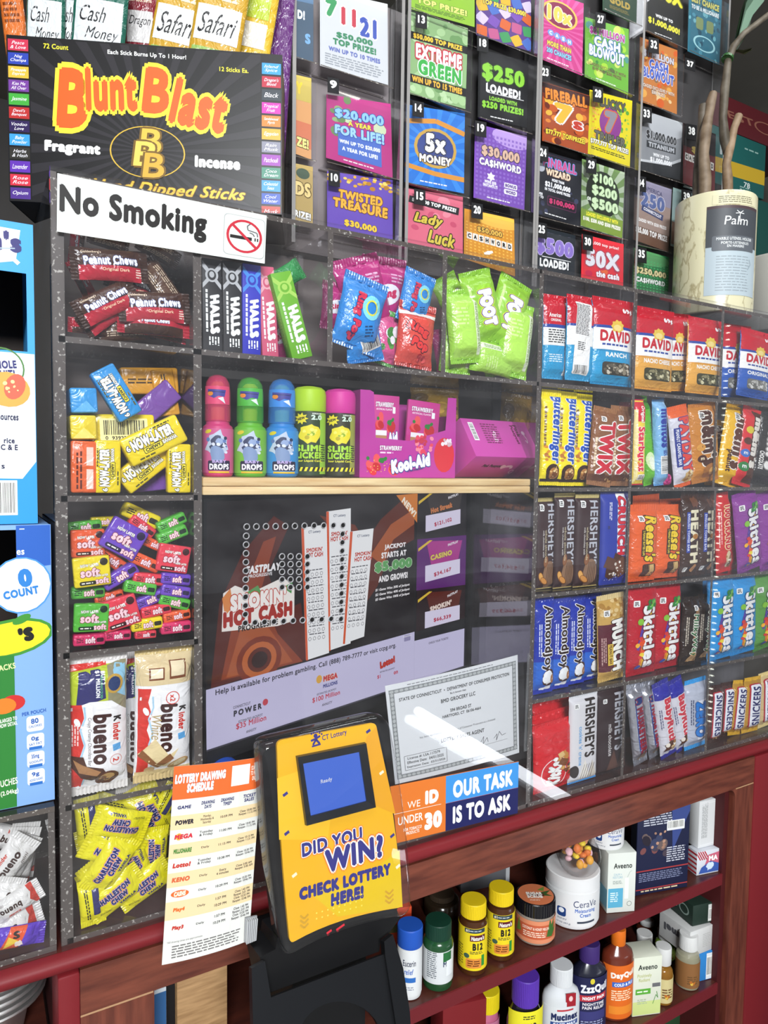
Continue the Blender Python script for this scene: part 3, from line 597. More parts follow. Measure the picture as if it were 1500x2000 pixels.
# fourth row
wr('bar_coconut_almond', 'candy_bar', 4.6, 17, .95, '#2438a4', R(0, 3.4, 4.6, 5, '#2a64c4') + T('AlmondJoy', .3, 9.8, 11.6, 2.3, '#33211c', V, .04, 0, ('#f3f3f4', .055)) + SPL(.7, 2.9, 1.5, '#4a2b1c', 6, 16, .12) + SPL(.5, 3.0, 1.25, '#eef0f0', 9, 18, .2) + E(1.4, 2.6, .4, .8, '#a86c34') + TXT(-1.2, 9.5, 6, .7, 2, '#d9def2', V, 5) + R(.4, .9, 2.4, .7, '#eceef0', 10), (.7, .9), '#2438a4', sealtop='#2a3a9c', fold=.14)
wr('bar_peanut_crunch', 'candy_bar', 5.2, 15.5, .9, '#c8a055', R(0, 6.2, 5.2, 8.4, '#5c2330') + BLOBS(0, 12.6, 4.2, 4, 30, ['#e2c58a', '#a87c38', '#d3ae66'], .2, .5, 3) + BLOBS(.9, 2.0, 3.2, 2.4, 18, ['#e2c58a', '#a87c38'], .2, .5, 7) + T('MUNCH', .55, 6.6, 9.2, 2.4, '#f4f2ea', V, .08, -.1, ('#2c1218', .05)) + R(-.9, 5.0, .95, 3.8, '#e0bd4a') + T('PEANUT BAR', -.9, 5.0, 3.4, .55, '#4a1a20', V, .03) + CAL(-1.4, 12.4, 1.0) + TXT(-1.9, 5.6, 5, .8, 3, '#caa7a0', V), (.5, .9), '#caa75e', sealtop='#d8c28a')
wr('bar_nougat', 'candy_bar', 3.6, 14, .95, '#2e221d', P([(-.6, .8), (1.6, .8), (1.6, 11), (.4, 12.4), (-.2, 8), (.2, 3)], '#9c7448') + P([(-.2, 1), (1.2, .9), (1.3, 9), (.5, 11), (.3, 6)], '#4a3020') + T('MilkyWay', .3, 6.2, 8.8, 1.8, '#2f6a3a', V, .03, .1, ('#f3efe2', .06)) + E(.2, 1.7, .8, 1.2, '#c7a070') + TXT(-1.2, 7, 6, .5, 2, '#cfc4b2', V) + CAL(.3, 11.8, .9), .8, '#2a1e19', fold=.14)
# bottom row
KK = T('KitKat', -.2, 4.8, 7.0, 2.9, '#f6f4f0', 80, .09, .2, ('#8a1018', .03))
wr('wafer_pack', 'wafer_bar', 7.6, 17, 1.0, '#d3202a', RING(-.3, 4.6, 3.2, 3.4, '#f4e8e4', 28, .75) + KK + SPL(1.7, 8.0, 1.3, '#c98a3e', 4) + R(1.7, 6.6, 2.0, 1.6, '#7a4522', -30) + R(1.2, 8.6, 1.2, 1.3, '#e0bc7c', 20) + BLOBS(2.2, 4.4, 1.6, 3, 12, ['#7a4522', '#d9a65c', '#4a2614'], .2, .5), (.4, .9), '#cf1f28', p=4, fold=.1)
wr('wafer_top', 'wafer_bar', 7.6, 17, .8, '#d3202a', [], (.4, .9), '#e02c34', p=4, fold=.2)
wr('choc_white', 'chocolate_bar', 5.8, 17, .75, '#d9d8da', T('HERSHEY\'S', .9, 10.6, 11.4, 2.2, '#2b211f', V, .04) + T('cookies \'n\' creme', -1.0, 7.4, 7.6, .8, '#6aa6d6', V) + P([(-1.4, 1), (0, 4.6), (.9, 1)], '#e8e4da') + P([(.6, 1), (1.5, 4.2), (2.4, 1)], '#cfc8ba') + merge_l([LINE([(-1.0 + i * .5, 1.0), (-.1 + i * .5, 3.6)], .1, '#6d645a') for i in range(5)]) + E(-2.1, 2.6, .8, 1.2, '#332c2b') + CAL(-1.9, 15.2, .9), .35, '#3f8fd0', fin='s', p=6, q=.6, sealtop='#cfd0d2', taper=.8)
wr('choc_dark', 'chocolate_bar', 6.2, 17, .75, '#332528', T('HERSHEY\'S', 1.2, 10.4, 11.6, 2.2, '#b3b5bc', V, .04) + T('milk chocolate', -.8, 7.0, 6.4, .8, '#c9c6c4', V) + P([(-1.6, 1), (0, 4.8), (1.0, 1)], '#5a3d34') + P([(.6, 1), (1.7, 4.4), (2.7, 1)], '#4e342c') + CAL(-1.9, 15.0, 1.0, '#332528') + CAL(-1.9, 15.0, .8), .35, '#2c1f22', fin='s', p=6, q=.6, sealtop='#3a2a2c', taper=.8)
wr('bar_fluffy', 'candy_bar', 3.0, 15, .9, '#c6c8d2', R(.1, 7.6, 1.5, 9.6, '#e4e6ee') + R(.85, 7.6, .12, 9.6, '#c8283a') + R(-.65, 7.6, .14, 9.6, '#2f57b0') + T('3', .1, 11.8, 1.4, 1.3, '#2f57b0', 0, .1, 0, ('#d2333f', .05)) + T('MUSKETEERS', .1, 6.2, 8.8, 1.35, '#d03444', V, .07, 0, ('#2f57b0', .03)) + SPL(0, 1.6, .8, '#c9b49c', 4), 1.0, '#b7bac4', fin='f', fold=.18)
wr('bar_nut_nougat', 'candy_bar', 3.4, 15, .9, '#d6d4dc', R(0, 13.4, 3.4, 3, '#2e2f9c') + T('BabyRuth', .1, 7.4, 9.0, 2.0, '#d23a4a', V, .07, .1, ('#f6f6f6', .05)) + SPL(-.2, 2.4, 1.2, '#5a3220', 7) + BLOBS(0, 2.2, 1.6, 2.4, 10, ['#e0c08a', '#f1e9da', '#a8763c'], .2, .42) + TXT(-1.2, 8, 4, .5, 2, '#55577c', V), .8, '#2a2a8e', fold=.16)
wr('bar_white_fudge', 'candy_bar', 4.2, 15, .95, '#b9bfce', R(.6, 6.4, 2.0, 8.4, '#e3e6ee') + T('ZERO', .3, 6.6, 7.8, 2.2, '#2f7fd2', V, .08, .15, ('#27306a', .04)) + TXT(-1.3, 8, 6, .6, 2, '#4a5270', V) + E(1.2, 1.9, .5, .6, '#9a6a3c'), .9, '#2f9be0', fold=.06)
def snk(kind, base, plate, up, seal):
    a = 90 if up else V
    wr(kind, 'candy_bar', 3.6, 13, .95, base, RR(.05, 6.5, 2.7, 10.2, '#b5283a', .6) + RR(.05, 6.5, 2.3, 9.8, '#eef0f6', .5) + T('SNICKERS', .05, 6.5, 9.2, 1.7, '#2a2f6c', a, .035, .15) + TXT(1.45, 7, 5, .4, 1, '#f2e6b8', V, 4) + BLOBS(0, 1.1, 2, .8, 6, ['#c99a5c', '#e8d2a2'], .15, .3), .8, seal, fold=.12)
snk('nougat_dark', '#4a2a26', '', False, '#3a211e'); snk('nougat_gold', '#b98a2c', '', True, '#d9a92e'); snk('nougat_tan', '#d2b884', '', False, '#e6cf8c')
RW = 'sunflower seed bags on the top rack row'
put('seed_side', (1086, 741), (1088, 577), 56, .030, 'teal and red seed bag turned sideways, first on the rack row of seed bags', 'seed bag', RW)
put('seed_back', (1131, 744), (1135, 578), 56, .018, 'seed bag showing its white ingredient label and barcode', 'seed bag', RW)
put('seed_ranch', (1192, 753), (1197, 584), 80, .016, 'sky blue and red seed bag lettered RANCH', 'seed bag', RW)
put('seed_nacho', (1318, 764), (1318, 612), 60, .040, 'orange and red seed bag mostly hidden behind its two orange neighbours', 'seed bag', RW)
put('seed_nacho', (1273, 762), (1279, 603), 76, .014, 'orange NACHO CHEESE seed bag next to the sky blue seed bag', 'seed bag', RW, dz=.9)
put('seed_nacho', (1373, 770), (1379, 623), 70, .018, 'orange NACHO CHEESE seed bag with the brown folded bottom corner', 'seed bag', RW)
put('seed_orig', (1432, 776), (1436, 634), 62, .040, 'royal blue seed bag standing upright behind the tilted blue one', 'seed bag', RW)
put('seed_orig', (1468, 777), (1478, 646), 62, .018, 'royal blue seed bag with a slanting top edge', 'seed bag', RW)
put('seed_orig', (1520, 778), (1522, 655), 58, .016, 'royal blue seed bag cut off by the right picture edge', 'seed bag', RW)
RW = 'candies on the second rack row'
B3 = 'yellow peanut butter bar with blue lettering, '
put('bar_peanut', (1071, 948), (1077, 756), 38, .016, B3 + 'first beside the acrylic wall', 'candy bar', RW)
put('bar_peanut', (1101, 949), (1108, 757), 38, .022, B3 + 'middle one of three', 'candy bar', RW)
put('bar_peanut', (1131, 949), (1139, 760), 37, .030, B3 + 'last, beside the brown twin bars', 'candy bar', RW)
put('bar_caramel_twin', (1168, 949), (1183, 796), 48, .018, 'brown twin caramel bar with red lettering beside the yellow bars', 'candy bar', RW)
put('bar_caramel_twin', (1207, 949), (1214, 793), 42, .026, 'brown twin caramel bar with red lettering next to the divider', 'candy bar', RW)
put('bag_dark_red', (1233, 946), (1231, 785), 44, .060, 'dark red bag standing behind the yellow chew stick', 'candy bag', RW)
put('stick_chew', (1243, 947), (1245, 780), 23, .014, 'yellow and red fruit chew stick in a narrow wrapper', 'candy stick', RW)
put('stick_lime', (1268, 947), (1252, 780), 23, .026, 'lime green candy stick leaning against the yellow one', 'candy stick', RW)
put('roll_mint', (1288, 948), (1285, 778), 24, .018, 'light blue mint roll standing upright', 'candy roll', RW)
put('bar_salted_nut', (1336, 950), (1321, 792), 40, .016, 'white bar with orange ends and red lettering, tilted', 'candy bar', RW)
put('bag_caramel_button', (1377, 941), (1370, 784), 54, .014, 'caramel coloured button candy bag with dark brown lettering', 'candy bag', RW)
put('bag_peanut_button', (1392, 950), (1402, 820), 34, .055, 'yellow candy bag half hidden behind the caramel one', 'candy bag', RW)
put('bag_peanut_button', (1419, 950), (1444, 783), 50, .024, 'yellow button candy bag with dark lettering, leaning right', 'candy bag', RW)
put('bag_milk_button', (1446, 949), (1470, 792), 38, .016, 'brown and red button candy bag with coloured round candies', 'candy bag', RW)
put('bag_dark_button', (1486, 950), (1508, 796), 50, .018, 'near black button candy bag with white lettering', 'candy bag', RW)
bx('pink_ball', 'wrapped_candy', 3, 2.6, 2.4, '#c02a7a', BLOBS(0, 1.3, 2, 1.6, 8, ['#e85aa4', '#8a1a54'], .2, .5), .9, 'g', seg=3)
put('pink_ball', (1307, 948), (1307, 925), 15, .012, 'small magenta wrapped candy on the shelf beside the mint roll', 'candy')
RW = 'chocolates on the third rack row'
D3 = 'dark brown almond chocolate bar with silver lettering, '
put('choc_almond', (1063, 1159), (1065, 972), 40, .030, D3 + 'first and partly behind the next', 'chocolate bar', RW)
put('choc_almond', (1099, 1155), (1103, 963), 40, .022, D3 + 'middle one of three', 'chocolate bar', RW)
put('choc_almond', (1141, 1151), (1147, 965), 46, .016, D3 + 'next to the blue bar', 'chocolate bar', RW)
put('bar_crisp_rice', (1196, 1144), (1200, 958), 54, .014, 'royal blue chocolate bar with a white band and red lettering', 'chocolate bar', RW)
put('cup_pack', (1262, 1135), (1262, 966), 52, .060, 'orange peanut cup pack at the back left of four', 'candy pack', RW)
put('cup_pack', (1308, 1130), (1312, 974), 48, .058, 'orange peanut cup pack at the back right of four', 'candy pack', RW)
put('cup_pack', (1251, 1138), (1256, 985), 54, .016, 'orange peanut cup pack in front with yellow script, beside the blue bar', 'candy pack', RW)
put('cup_pack', (1299, 1132), (1305, 985), 50, .024, 'orange peanut cup pack in front with yellow script, beside the toffee bars', 'candy pack', RW)
put('bar_toffee', (1343, 1126), (1347, 957), 34, .016, 'dark brown toffee bar with cream lettering next to the orange packs', 'candy bar', RW)
put('bar_toffee', (1376, 1124), (1380, 962), 34, .020, 'dark brown toffee bar with cream lettering next to the divider', 'candy bar', RW)
put('bar_caramel_crisp', (1412, 1119), (1408, 962), 28, .022, 'red crisp caramel bar with yellow outlined lettering, nearer the divider', 'candy bar', RW)
put('bar_caramel_crisp', (1433, 1116), (1427, 975), 24, .036, 'red crisp caramel bar partly behind another red one', 'candy bar', RW)
put('fruit_purple', (1464, 1113), (1452, 960), 48, .016, 'purple fruit candy bag, whole one beside the red bars', 'candy bag', RW)
put('fruit_purple', (1508, 1110), (1500, 958), 48, .020, 'purple fruit candy bag cut by the picture edge', 'candy bag', RW)
RW = 'candies on the fourth rack row'
D4 = 'blue coconut almond bar with white outlined lettering, '
put('bar_coconut_almond', (1058, 1357), (1061, 1166), 42, .016, D4 + 'beside the acrylic wall', 'candy bar', RW)
put('bar_coconut_almond', (1089, 1353), (1094, 1168), 42, .022, D4 + 'second of four', 'candy bar', RW)
put('bar_coconut_almond', (1120, 1346), (1124, 1164), 40, .028, D4 + 'third of four', 'candy bar', RW)
put('bar_coconut_almond', (1152, 1341), (1154, 1160), 42, .034, D4 + 'last of four, beside the tan bar', 'candy bar', RW)
put('bar_peanut_crunch', (1193, 1333), (1191, 1160), 52, .016, 'tan and maroon peanut bar lettered MUNCH', 'candy bar', RW)
put('fruit_red', (1250, 1320), (1253, 1144), 56, .016, 'red fruit candy bag next to the tan peanut bar', 'candy bag', RW)
put('fruit_red', (1298, 1314), (1303, 1140), 52, .024, 'red fruit candy bag next to the dark nougat bars', 'candy bag', RW)
put('bar_nougat', (1341, 1302), (1350, 1165), 32, .016, 'dark nougat bar with green script, nearer the red bags', 'candy bar', RW)
put('bar_nougat', (1368, 1299), (1378, 1160), 30, .022, 'dark nougat bar with green script, nearer the blue bags', 'candy bar', RW)
put('fruit_blue', (1384, 1296), (1388, 1128), 30, .060, 'light blue candy bag mostly hidden behind the divider', 'candy bag', RW)
put('fruit_blue', (1405, 1291), (1406, 1128), 50, .016, 'light blue fruit candy bag just right of the divider', 'candy bag', RW)
put('fruit_blue', (1449, 1285), (1450, 1121), 48, .022, 'light blue fruit candy bag beside the green one', 'candy bag', RW)
put('fruit_green', (1494, 1277), (1490, 1120), 50, .026, 'green fruit candy bag at the end of the row', 'candy bag', RW)
RW = 'candies on the bottom rack row'
put('wafer_top', (1078, 1550), (1076, 1362), 70, .062, 'red wafer pack hindmost of the three leaning together', 'wafer bar', RW)
put('wafer_top', (1079, 1552), (1076, 1388), 70, .042, 'red wafer pack in the middle of the three leaning together', 'wafer bar', RW)
put('wafer_pack', (1078, 1556), (1077, 1408), 72, .018, 'red wafer pack in front with a white oval logo', 'wafer bar', RW)
put('choc_white', (1135, 1537), (1139, 1356), 54, .016, 'white chocolate bar with black lettering and blue bottom edge', 'chocolate bar', RW)
put('choc_dark', (1191, 1522), (1193, 1344), 56, .018, 'dark brown milk chocolate bar with grey lettering', 'chocolate bar', RW)
put('bar_fluffy', (1251, 1494), (1235, 1332), 28, .018, 'silver bar with red and blue lettering next to the divider', 'candy bar', RW)
put('bar_fluffy', (1281, 1485), (1262, 1328), 28, .026, 'silver bar with red and blue lettering, second one', 'candy bar', RW)
put('bar_nut_nougat', (1306, 1481), (1288, 1330), 32, .016, 'white nut bar with blue end and red script, next to the silver bars', 'candy bar', RW)
put('bar_nut_nougat', (1336, 1473), (1314, 1326), 32, .024, 'white nut bar with blue end and red script, second one', 'candy bar', RW)
put('bar_white_fudge', (1356, 1467), (1357, 1325), 40, .018, 'silver grey bar with bright blue ends', 'candy bar', RW)
put('nougat_dark', (1391, 1455), (1398, 1338), 26, .016, 'dark brown nougat bar with red framed label, beside the divider', 'candy bar', RW)
put('nougat_dark', (1413, 1452), (1421, 1332), 26, .026, 'dark brown nougat bar with red framed label, second one', 'candy bar', RW)
put('nougat_gold', (1434, 1442), (1446, 1328), 28, .022, 'gold nougat bar whose label reads upward, beside the dark ones', 'candy bar', RW)
put('nougat_gold', (1463, 1437), (1470, 1322), 32, .018, 'gold nougat bar whose label reads upward, second one', 'candy bar', RW)
put('nougat_tan', (1494, 1428), (1496, 1312), 30, .022, 'tan nougat bar at the end of the bottom row', 'candy bar', RW)
# ================================================================== CANDY POCKETS ON THE LEFT AND THE TOP ROW
def lay(kind, cx, cy, L, ang, y, label, cat, group=None, yaw=0.0, pitch=0.0, hs=1.0):
    """a loose pack in a heap: centre seen at cx, cy, its layout x axis seen L px long and turned ang degrees"""
    a = math.radians(ang); c = at(cx, cy, y); A = at(cx - L / 2 * math.cos(a), cy + L / 2 * math.sin(a), y); Z = at(cx + L / 2 * math.cos(a), cy - L / 2 * math.sin(a), y); d = Z - A
    p = PROTO[kind]; s = math.hypot(d.x, d.z) / p['w']; th = math.atan2(d.z, d.x)
    M = Matrix.Translation(c) @ Matrix.Rotation(-th, 4, 'Y') @ Matrix.Rotation(math.radians(yaw), 4, 'Z') @ Matrix.Rotation(math.radians(pitch), 4, 'X') @ Matrix.Diagonal((s, s, s * hs, 1)) @ Matrix.Translation((0, 0, -p['h'] / 2))
    if y > 0:       # keep it between the walls and shelves of its pocket
        cs = [M @ v.co for _, me, _ in p['parts'] for v in me.vertices]; xl = [XL + .006, XA, at(645, 600).x, at(868, 600).x, XB]; zl = SHELF_L[::-1]
        if c.x < XA: bx_ = (xl[0], xl[1])
        else: i = max(j for j in range(4) if xl[j] <= c.x or j == 1); bx_ = (xl[i], xl[i + 1])
        i = max([j for j in range(5) if zl[j] <= c.z] or [0]); bz = (zl[i], zl[i + 1])
        def sh_(lo, hi, a, b):
            if hi - lo > b - a: return (a + b - lo - hi) / 2
            return a - lo if lo < a else b - hi if hi > b else 0
        M = Matrix.Translation((sh_(min(q.x for q in cs), max(q.x for q in cs), bx_[0] + .0045, bx_[1] - .0045), 0, sh_(min(q.z for q in cs), max(q.z for q in cs), bz[0] + .001, bz[1] - .007))) @ M
    return inst(kind, M, label, cat, group)
# wrapped sideways: the long axis is the layout x axis, seals at both x ends
def wrs(kind, name, L, H, T_, base, els, seal=.8, sealcol=None, **k):
    """flow wrap whose long axis lies along x"""
    e2 = [([(b - H / 2, L / 2 - a) for a, b in t[0]],) + tuple(t[1:]) for t in els]      # turned so the layout stands upright
    wr(kind, name, H, L, T_, base, e2, seal, sealcol, **k)
    p = PROTO[kind]; Rm = Matrix.Translation((0, 0, H / 200)) @ Matrix.Rotation(-PI / 2, 4, 'Y') @ Matrix.Translation((0, 0, -L / 200))
    for pn, me, pl in p['parts']: me.transform(Rm)
    p['w'], p['h'] = L / 100, H / 100
wrs('nut_chew', 'nut_chew', 7.6, 3.3, .75, '#43291f', R(.1, .75, 7.4, 1.5, '#b52638') + T('Peanut Chews', .1, 2.05, 5.3, 1.0, '#f4f4f6', 3, .06, 0, ('#2e3f7c', .05)) + T('Original Dark', .5, 1.05, 2.7, .42, '#efc9a8') + T('Goldenberg\'s', -1.8, 2.8, 1.9, .35, '#e8d2b8') + TXT(2.9, .9, .8, 1, 4, '#f2d8c8', 0, 3), .75, '#3a241c', fold=.1)
wrs('nut_chew_back', 'nut_chew', 7.6, 3.3, .75, '#4a3328', R(0, 1.65, 6.0, .9, '#5c4234') + TXT(0, 2.5, 5, .9, 3, '#c9b49c', 0, 5) + TXT(0, .9, 5, .8, 3, '#c9b49c', 0, 6), .75, '#42291f', fold=.12)
wrs('nut_chew_red', 'nut_chew', 7.6, 2.6, .85, '#b52638', R(0, .5, 7.6, 1.0, '#43291f') + T('Peanut Chews', 0, 1.5, 2.9, .5, '#f4f4f6', 0, .05, 0, ('#2e3f7c', .06)), .75, '#a82233', fold=.12)
G = 'peanut chews in the top pocket'; N_ = 'red and brown nut chew, '
for k, cx, cy, L, a, y, t in (('nut_chew_red', 150, 478, 80, 84, .050, 'standing on end in the back corner below the metal sign'), ('nut_chew_back', 212, 470, 85, -18, .048, 'brown back with print, hindmost below the sign'),
        ('nut_chew_back', 318, 492, 92, -30, .046, 'brown back turned out, high on the heap beside the divider'), ('nut_chew_red', 142, 545, 88, -62, .036, 'slanting steeply against the outer wall'),
        ('nut_chew_red', 290, 535, 100, -40, .034, 'slanting behind the dark one in mid heap'), ('nut_chew_back', 345, 562, 118, -55, .022, 'dark back, slanting down to the divider'),
        ('nut_chew', 258, 556, 108, -22, .026, 'lettering half covered in the middle of the heap'), ('nut_chew_back', 243, 652, 120, 2, .026, 'dark one lying flat on the shelf'),
        ('nut_chew_red', 345, 652, 84, -14, .024, 'short end showing in the bottom corner by the divider'), ('nut_chew_red', 166, 638, 92, -8, .024, 'red end low in the outer bottom corner'),
        ('nut_chew', 206, 612, 108, 34, .018, 'lettering tilted, below the rising one'), ('nut_chew_red', 305, 632, 142, -6, .014, 'red side up, lying low beside the divider'),
        ('nut_chew', 183, 588, 128, 24, .010, 'tilted upward in front of the outer wall'), ('nut_chew', 326, 603, 138, -3, .009, 'level, full lettering, next to the divider'), ('nut_chew', 211, 518, 152, -4, .009, 'level at the top of the heap with full lettering')):
    lay(k, cx, cy, L, a, y, N_ + t, 'candy', G)
# chewy squares in paper blocks
NL = lambda fl: T('NOW-LATER', -.1, 1.55, 3.7, .95, '#f5f3e6', 0, .09, .08, ('#1c1a12', .07)) + RR(-.35, .78, 1.7, .5, '#1c1a12', .1) + RR(-.35, .78, 1.6, .4, '#e9d83a', .08) + T('CHEWY', -.35, .78, 1.35, .3, '#1c1a12', 0, .05) + T(fl, 1.2, .82, 1.3, .34, '#f5f3e6', 0, .06, 0, ('#1c1a12', .08)) + T('6', -2.25, 1.5, .35, .5, '#f5f3e6', 0, .06, 0, ('#1c1a12', .08)) + TXT(-1, .3, 1.6, .2, 1, '#55521e', 0, 3, .7) + TXT(1, 2.2, 2, .18, 1, '#55521e', 0, 4, .7)
def chew(kind, c, e, w=5.2, h=2.45, d=1.25): bx(kind, 'chew_block', w, h, d, c, e, .22, 'g', seg=3)
chew('chew_banana', '#e9cf1e', NL('BANANA')); chew('chew_blue', '#2f8fd0', NL('RASPBERRY')); chew('chew_orange', '#e0632f', TXT(-.2, 1.7, 4, .7, 2, '#5a1f10', 0, 4) + TXT(0, .7, 4.4, .8, 1, '#f3cfc0', 0, 5, .8)); chew('chew_amber', '#d99a26', TXT(0, 1.2, 4, .6, 2, '#4a3410', 0, 5) + RR(1.6, 1.3, .9, 1.2, '#e8b24a', .2) + R(1.6, 1.2, .4, .4, '#4a3424')); chew('chew_purple', '#7a4fa0', [])
chew('chew_code', '#e6cc2a', RR(.1, 1.2, 3.8, 1.8, '#f2e9a8', .1) + BAR(.1, 1.35, 3.2, 1.2, 0, '#2a2612', '#f2e9a8') + T('0  93922 52302', .1, .5, 3.0, .3, '#2a2612'))
chew('chew_end_blue', '#3b97d6', P([(-1.1, .1), (1.1, .1), (.2, 1.2)], '#63b0e2') + P([(1.2, .2), (1.2, 2.2), (.2, 1.2)], '#2f8fd0'), 2.5, 2.45, 4.5); chew('chew_end_yellow', '#e8d03a', P([(-1.1, .1), (1.1, .1), (0, 1.2)], '#f0de70') + P([(1.2, .2), (1.2, 2.2), (.1, 1.2)], '#dcc22c'), 2.5, 2.45, 4.5)
G = 'chew blocks in the second pocket'
for k, cx, cy, L, a, y, t in (('chew_amber', 300, 744, 112, 0, .060, 'amber chew block lying high at the back'), ('chew_amber', 351, 768, 92, -80, .056, 'amber chew block standing at the back by the divider'), ('chew_purple', 303, 790, 100, 40, .050, 'purple chew block half hidden behind the yellow ones'), ('chew_purple', 305, 940, 96, 5, .046, 'dark purple chew block at the bottom behind the yellow ones'),
        ('chew_code', 240, 838, 128, 0, .026, 'yellow chew block showing its barcode'), ('chew_end_yellow', 150, 834, 52, 0, .012, 'folded square end of a yellow chew block below the blue one'), ('chew_end_blue', 150, 781, 54, 0, .012, 'folded square end of a blue chew block at the outer wall'), ('chew_blue', 228, 767, 112, 122, .010, 'blue chew block lying upside down on top of the stack'),
        ('chew_orange', 155, 912, 102, 90, .010, 'orange chew block standing on end in the outer corner'), ('chew_banana', 211, 912, 103, 90, .010, 'yellow chew block standing on end beside the orange one'), ('chew_banana', 283, 924, 108, 38, .022, 'yellow chew block tilted below another tilted one'), ('chew_banana', 302, 860, 122, 26, .008, 'yellow chew block tilted on top with full lettering'), ('chew_banana', 356, 915, 96, 90, .010, 'yellow chew block standing on end by the divider')):
    lay(k, cx, cy, L, a, y, t, 'candy', G)
SO = lambda x, z, s=1.0, a=0: T('soft', x, z, 1.9 * s, .95 * s, '#f0c9d0', a, .07, 0, ('#7a2030', .05)) + T('NOW LATER', x, z + .75 * s, 1.8 * s, .32 * s, '#f2efe6', a, .05, 0, ('#2a2222', .05))
for nm, c, d in (('yellow', '#e3cd1f', '#2a2616'), ('green', '#55b13c', '#16301a'), ('orange', '#e05a30', '#3a1510'), ('purple', '#6a43b4', '#22143c'), ('red', '#d93a4a', '#3c1016'), ('pink', '#cf2f62', '#3c0f22')):
    bx('soft_w_' + nm, 'soft_chew_pack', 3.6, 3.1, 1.0, c, SO(-.2, 1.5) + SO(.9, .55, .7) + RR(-.5, .42, 1.6, .42, d, .15) + TXT(-.5, .42, 1.2, .25, 1, '#e8e4da', 0, 4) + E(1.2, 2.5, .4, .4, d), .2, 'g', seg=3)
    bx('soft_n_' + nm, 'soft_chew_pack', 3.5, 1.35, 1.5, c, T('soft', .1, .68, 1.1, .8, '#f2d3d8', 0, .07, 0, ('#7a2030', .06)) + RR(1.15, .66, .8, .5, d, .15) + TXT(-1.0, .68, .8, .6, 3, d, 0, 6), .26, 'g', seg=3)
G = 'small soft chew packs in the third pocket'
for k, cx, cy, L, a, y, t in (('n_yellow', 205, 1019, 54, 3, .050, 'yellow slim pack lying high at the back'), ('n_green', 152, 1030, 68, 6, .046, 'green slim pack high at the outer wall'), ('n_yellow', 277, 1008, 76, -24, .034, 'yellow slim pack, topmost of the heap'), ('n_red', 279, 1029, 56, -36, .030, 'red slim pack sloping below the topmost yellow one'), ('n_green', 341, 1021, 60, 24, .026, 'green slim pack, upper of two crossing near the divider'), ('n_green', 341, 1045, 62, 22, .020, 'green slim pack, lower of two crossing near the divider'),
        ('n_orange', 302, 1064, 50, -24, .024, 'orange slim pack behind the big purple one'), ('w_orange', 158, 1062, 68, 3, .020, 'orange wide pack at the outer wall above the yellow one'), ('n_orange', 222, 1096, 66, -36, .024, 'orange slim pack under the big purple one'), ('n_green', 156, 1159, 68, 4, .022, 'green slim pack between yellow and green wide ones'), ('n_orange', 214, 1167, 58, 12, .024, 'orange slim pack above the red wide one'), ('n_red', 262, 1165, 50, 20, .034, 'red slim pack deep in mid heap'),
        ('w_purple', 243, 1053, 76, -28, .009, 'purple wide pack lying on top in mid heap'), ('n_orange', 284, 1098, 62, -24, .012, 'orange slim pack next to the red wide one by the divider'), ('w_red', 349, 1091, 62, -8, .009, 'red wide pack leaning at the divider'), ('w_yellow', 161, 1118, 74, 7, .008, 'yellow wide pack leaning at the outer wall'), ('n_purple', 236, 1126, 76, 30, .014, 'purple slim pack sloping up in mid heap'), ('n_red', 292, 1132, 62, -4, .012, 'red slim pack lying level beside the purple pair'),
        ('n_purple', 352, 1131, 58, -5, .010, 'purple slim pack, upper of the pair at the divider'), ('n_purple', 350, 1155, 58, -8, .010, 'purple slim pack, lower of the pair at the divider'), ('n_green', 275, 1149, 63, -8, .010, 'green slim pack under the level red one'), ('n_purple', 294, 1172, 62, 24, .014, 'purple slim pack sloping above the lower red ones'), ('n_green', 348, 1176, 60, -14, .012, 'green slim pack under the purple pair'), ('w_green', 158, 1209, 70, 2, .008, 'green wide pack low at the outer wall'),
        ('w_red', 235, 1198, 76, 18, .009, 'red wide pack tilted low in mid heap'), ('n_red', 306, 1193, 60, 12, .012, 'red slim pack low beside the tilted red wide one'), ('n_orange', 352, 1203, 54, 12, .012, 'orange slim pack low at the divider'), ('n_yellow', 288, 1220, 63, 9, .010, 'yellow slim pack near the shelf'), ('n_pink', 349, 1226, 60, 6, .010, 'magenta slim pack low at the divider'), ('n_red', 285, 1240, 42, 4, .012, 'short red pack on the shelf below the yellow one'),
        ('n_pink', 230, 1242, 54, 4, .012, 'magenta slim pack on the shelf below the tilted red one'), ('n_pink', 160, 1252, 64, 4, .010, 'magenta slim pack on the shelf under the green wide one'), ('n_yellow', 201, 1250, 40, 55, .016, 'yellow pack end on the shelf between magenta ones')):
    lay('soft_' + k, cx, cy, L, a, y, t, 'candy', G)
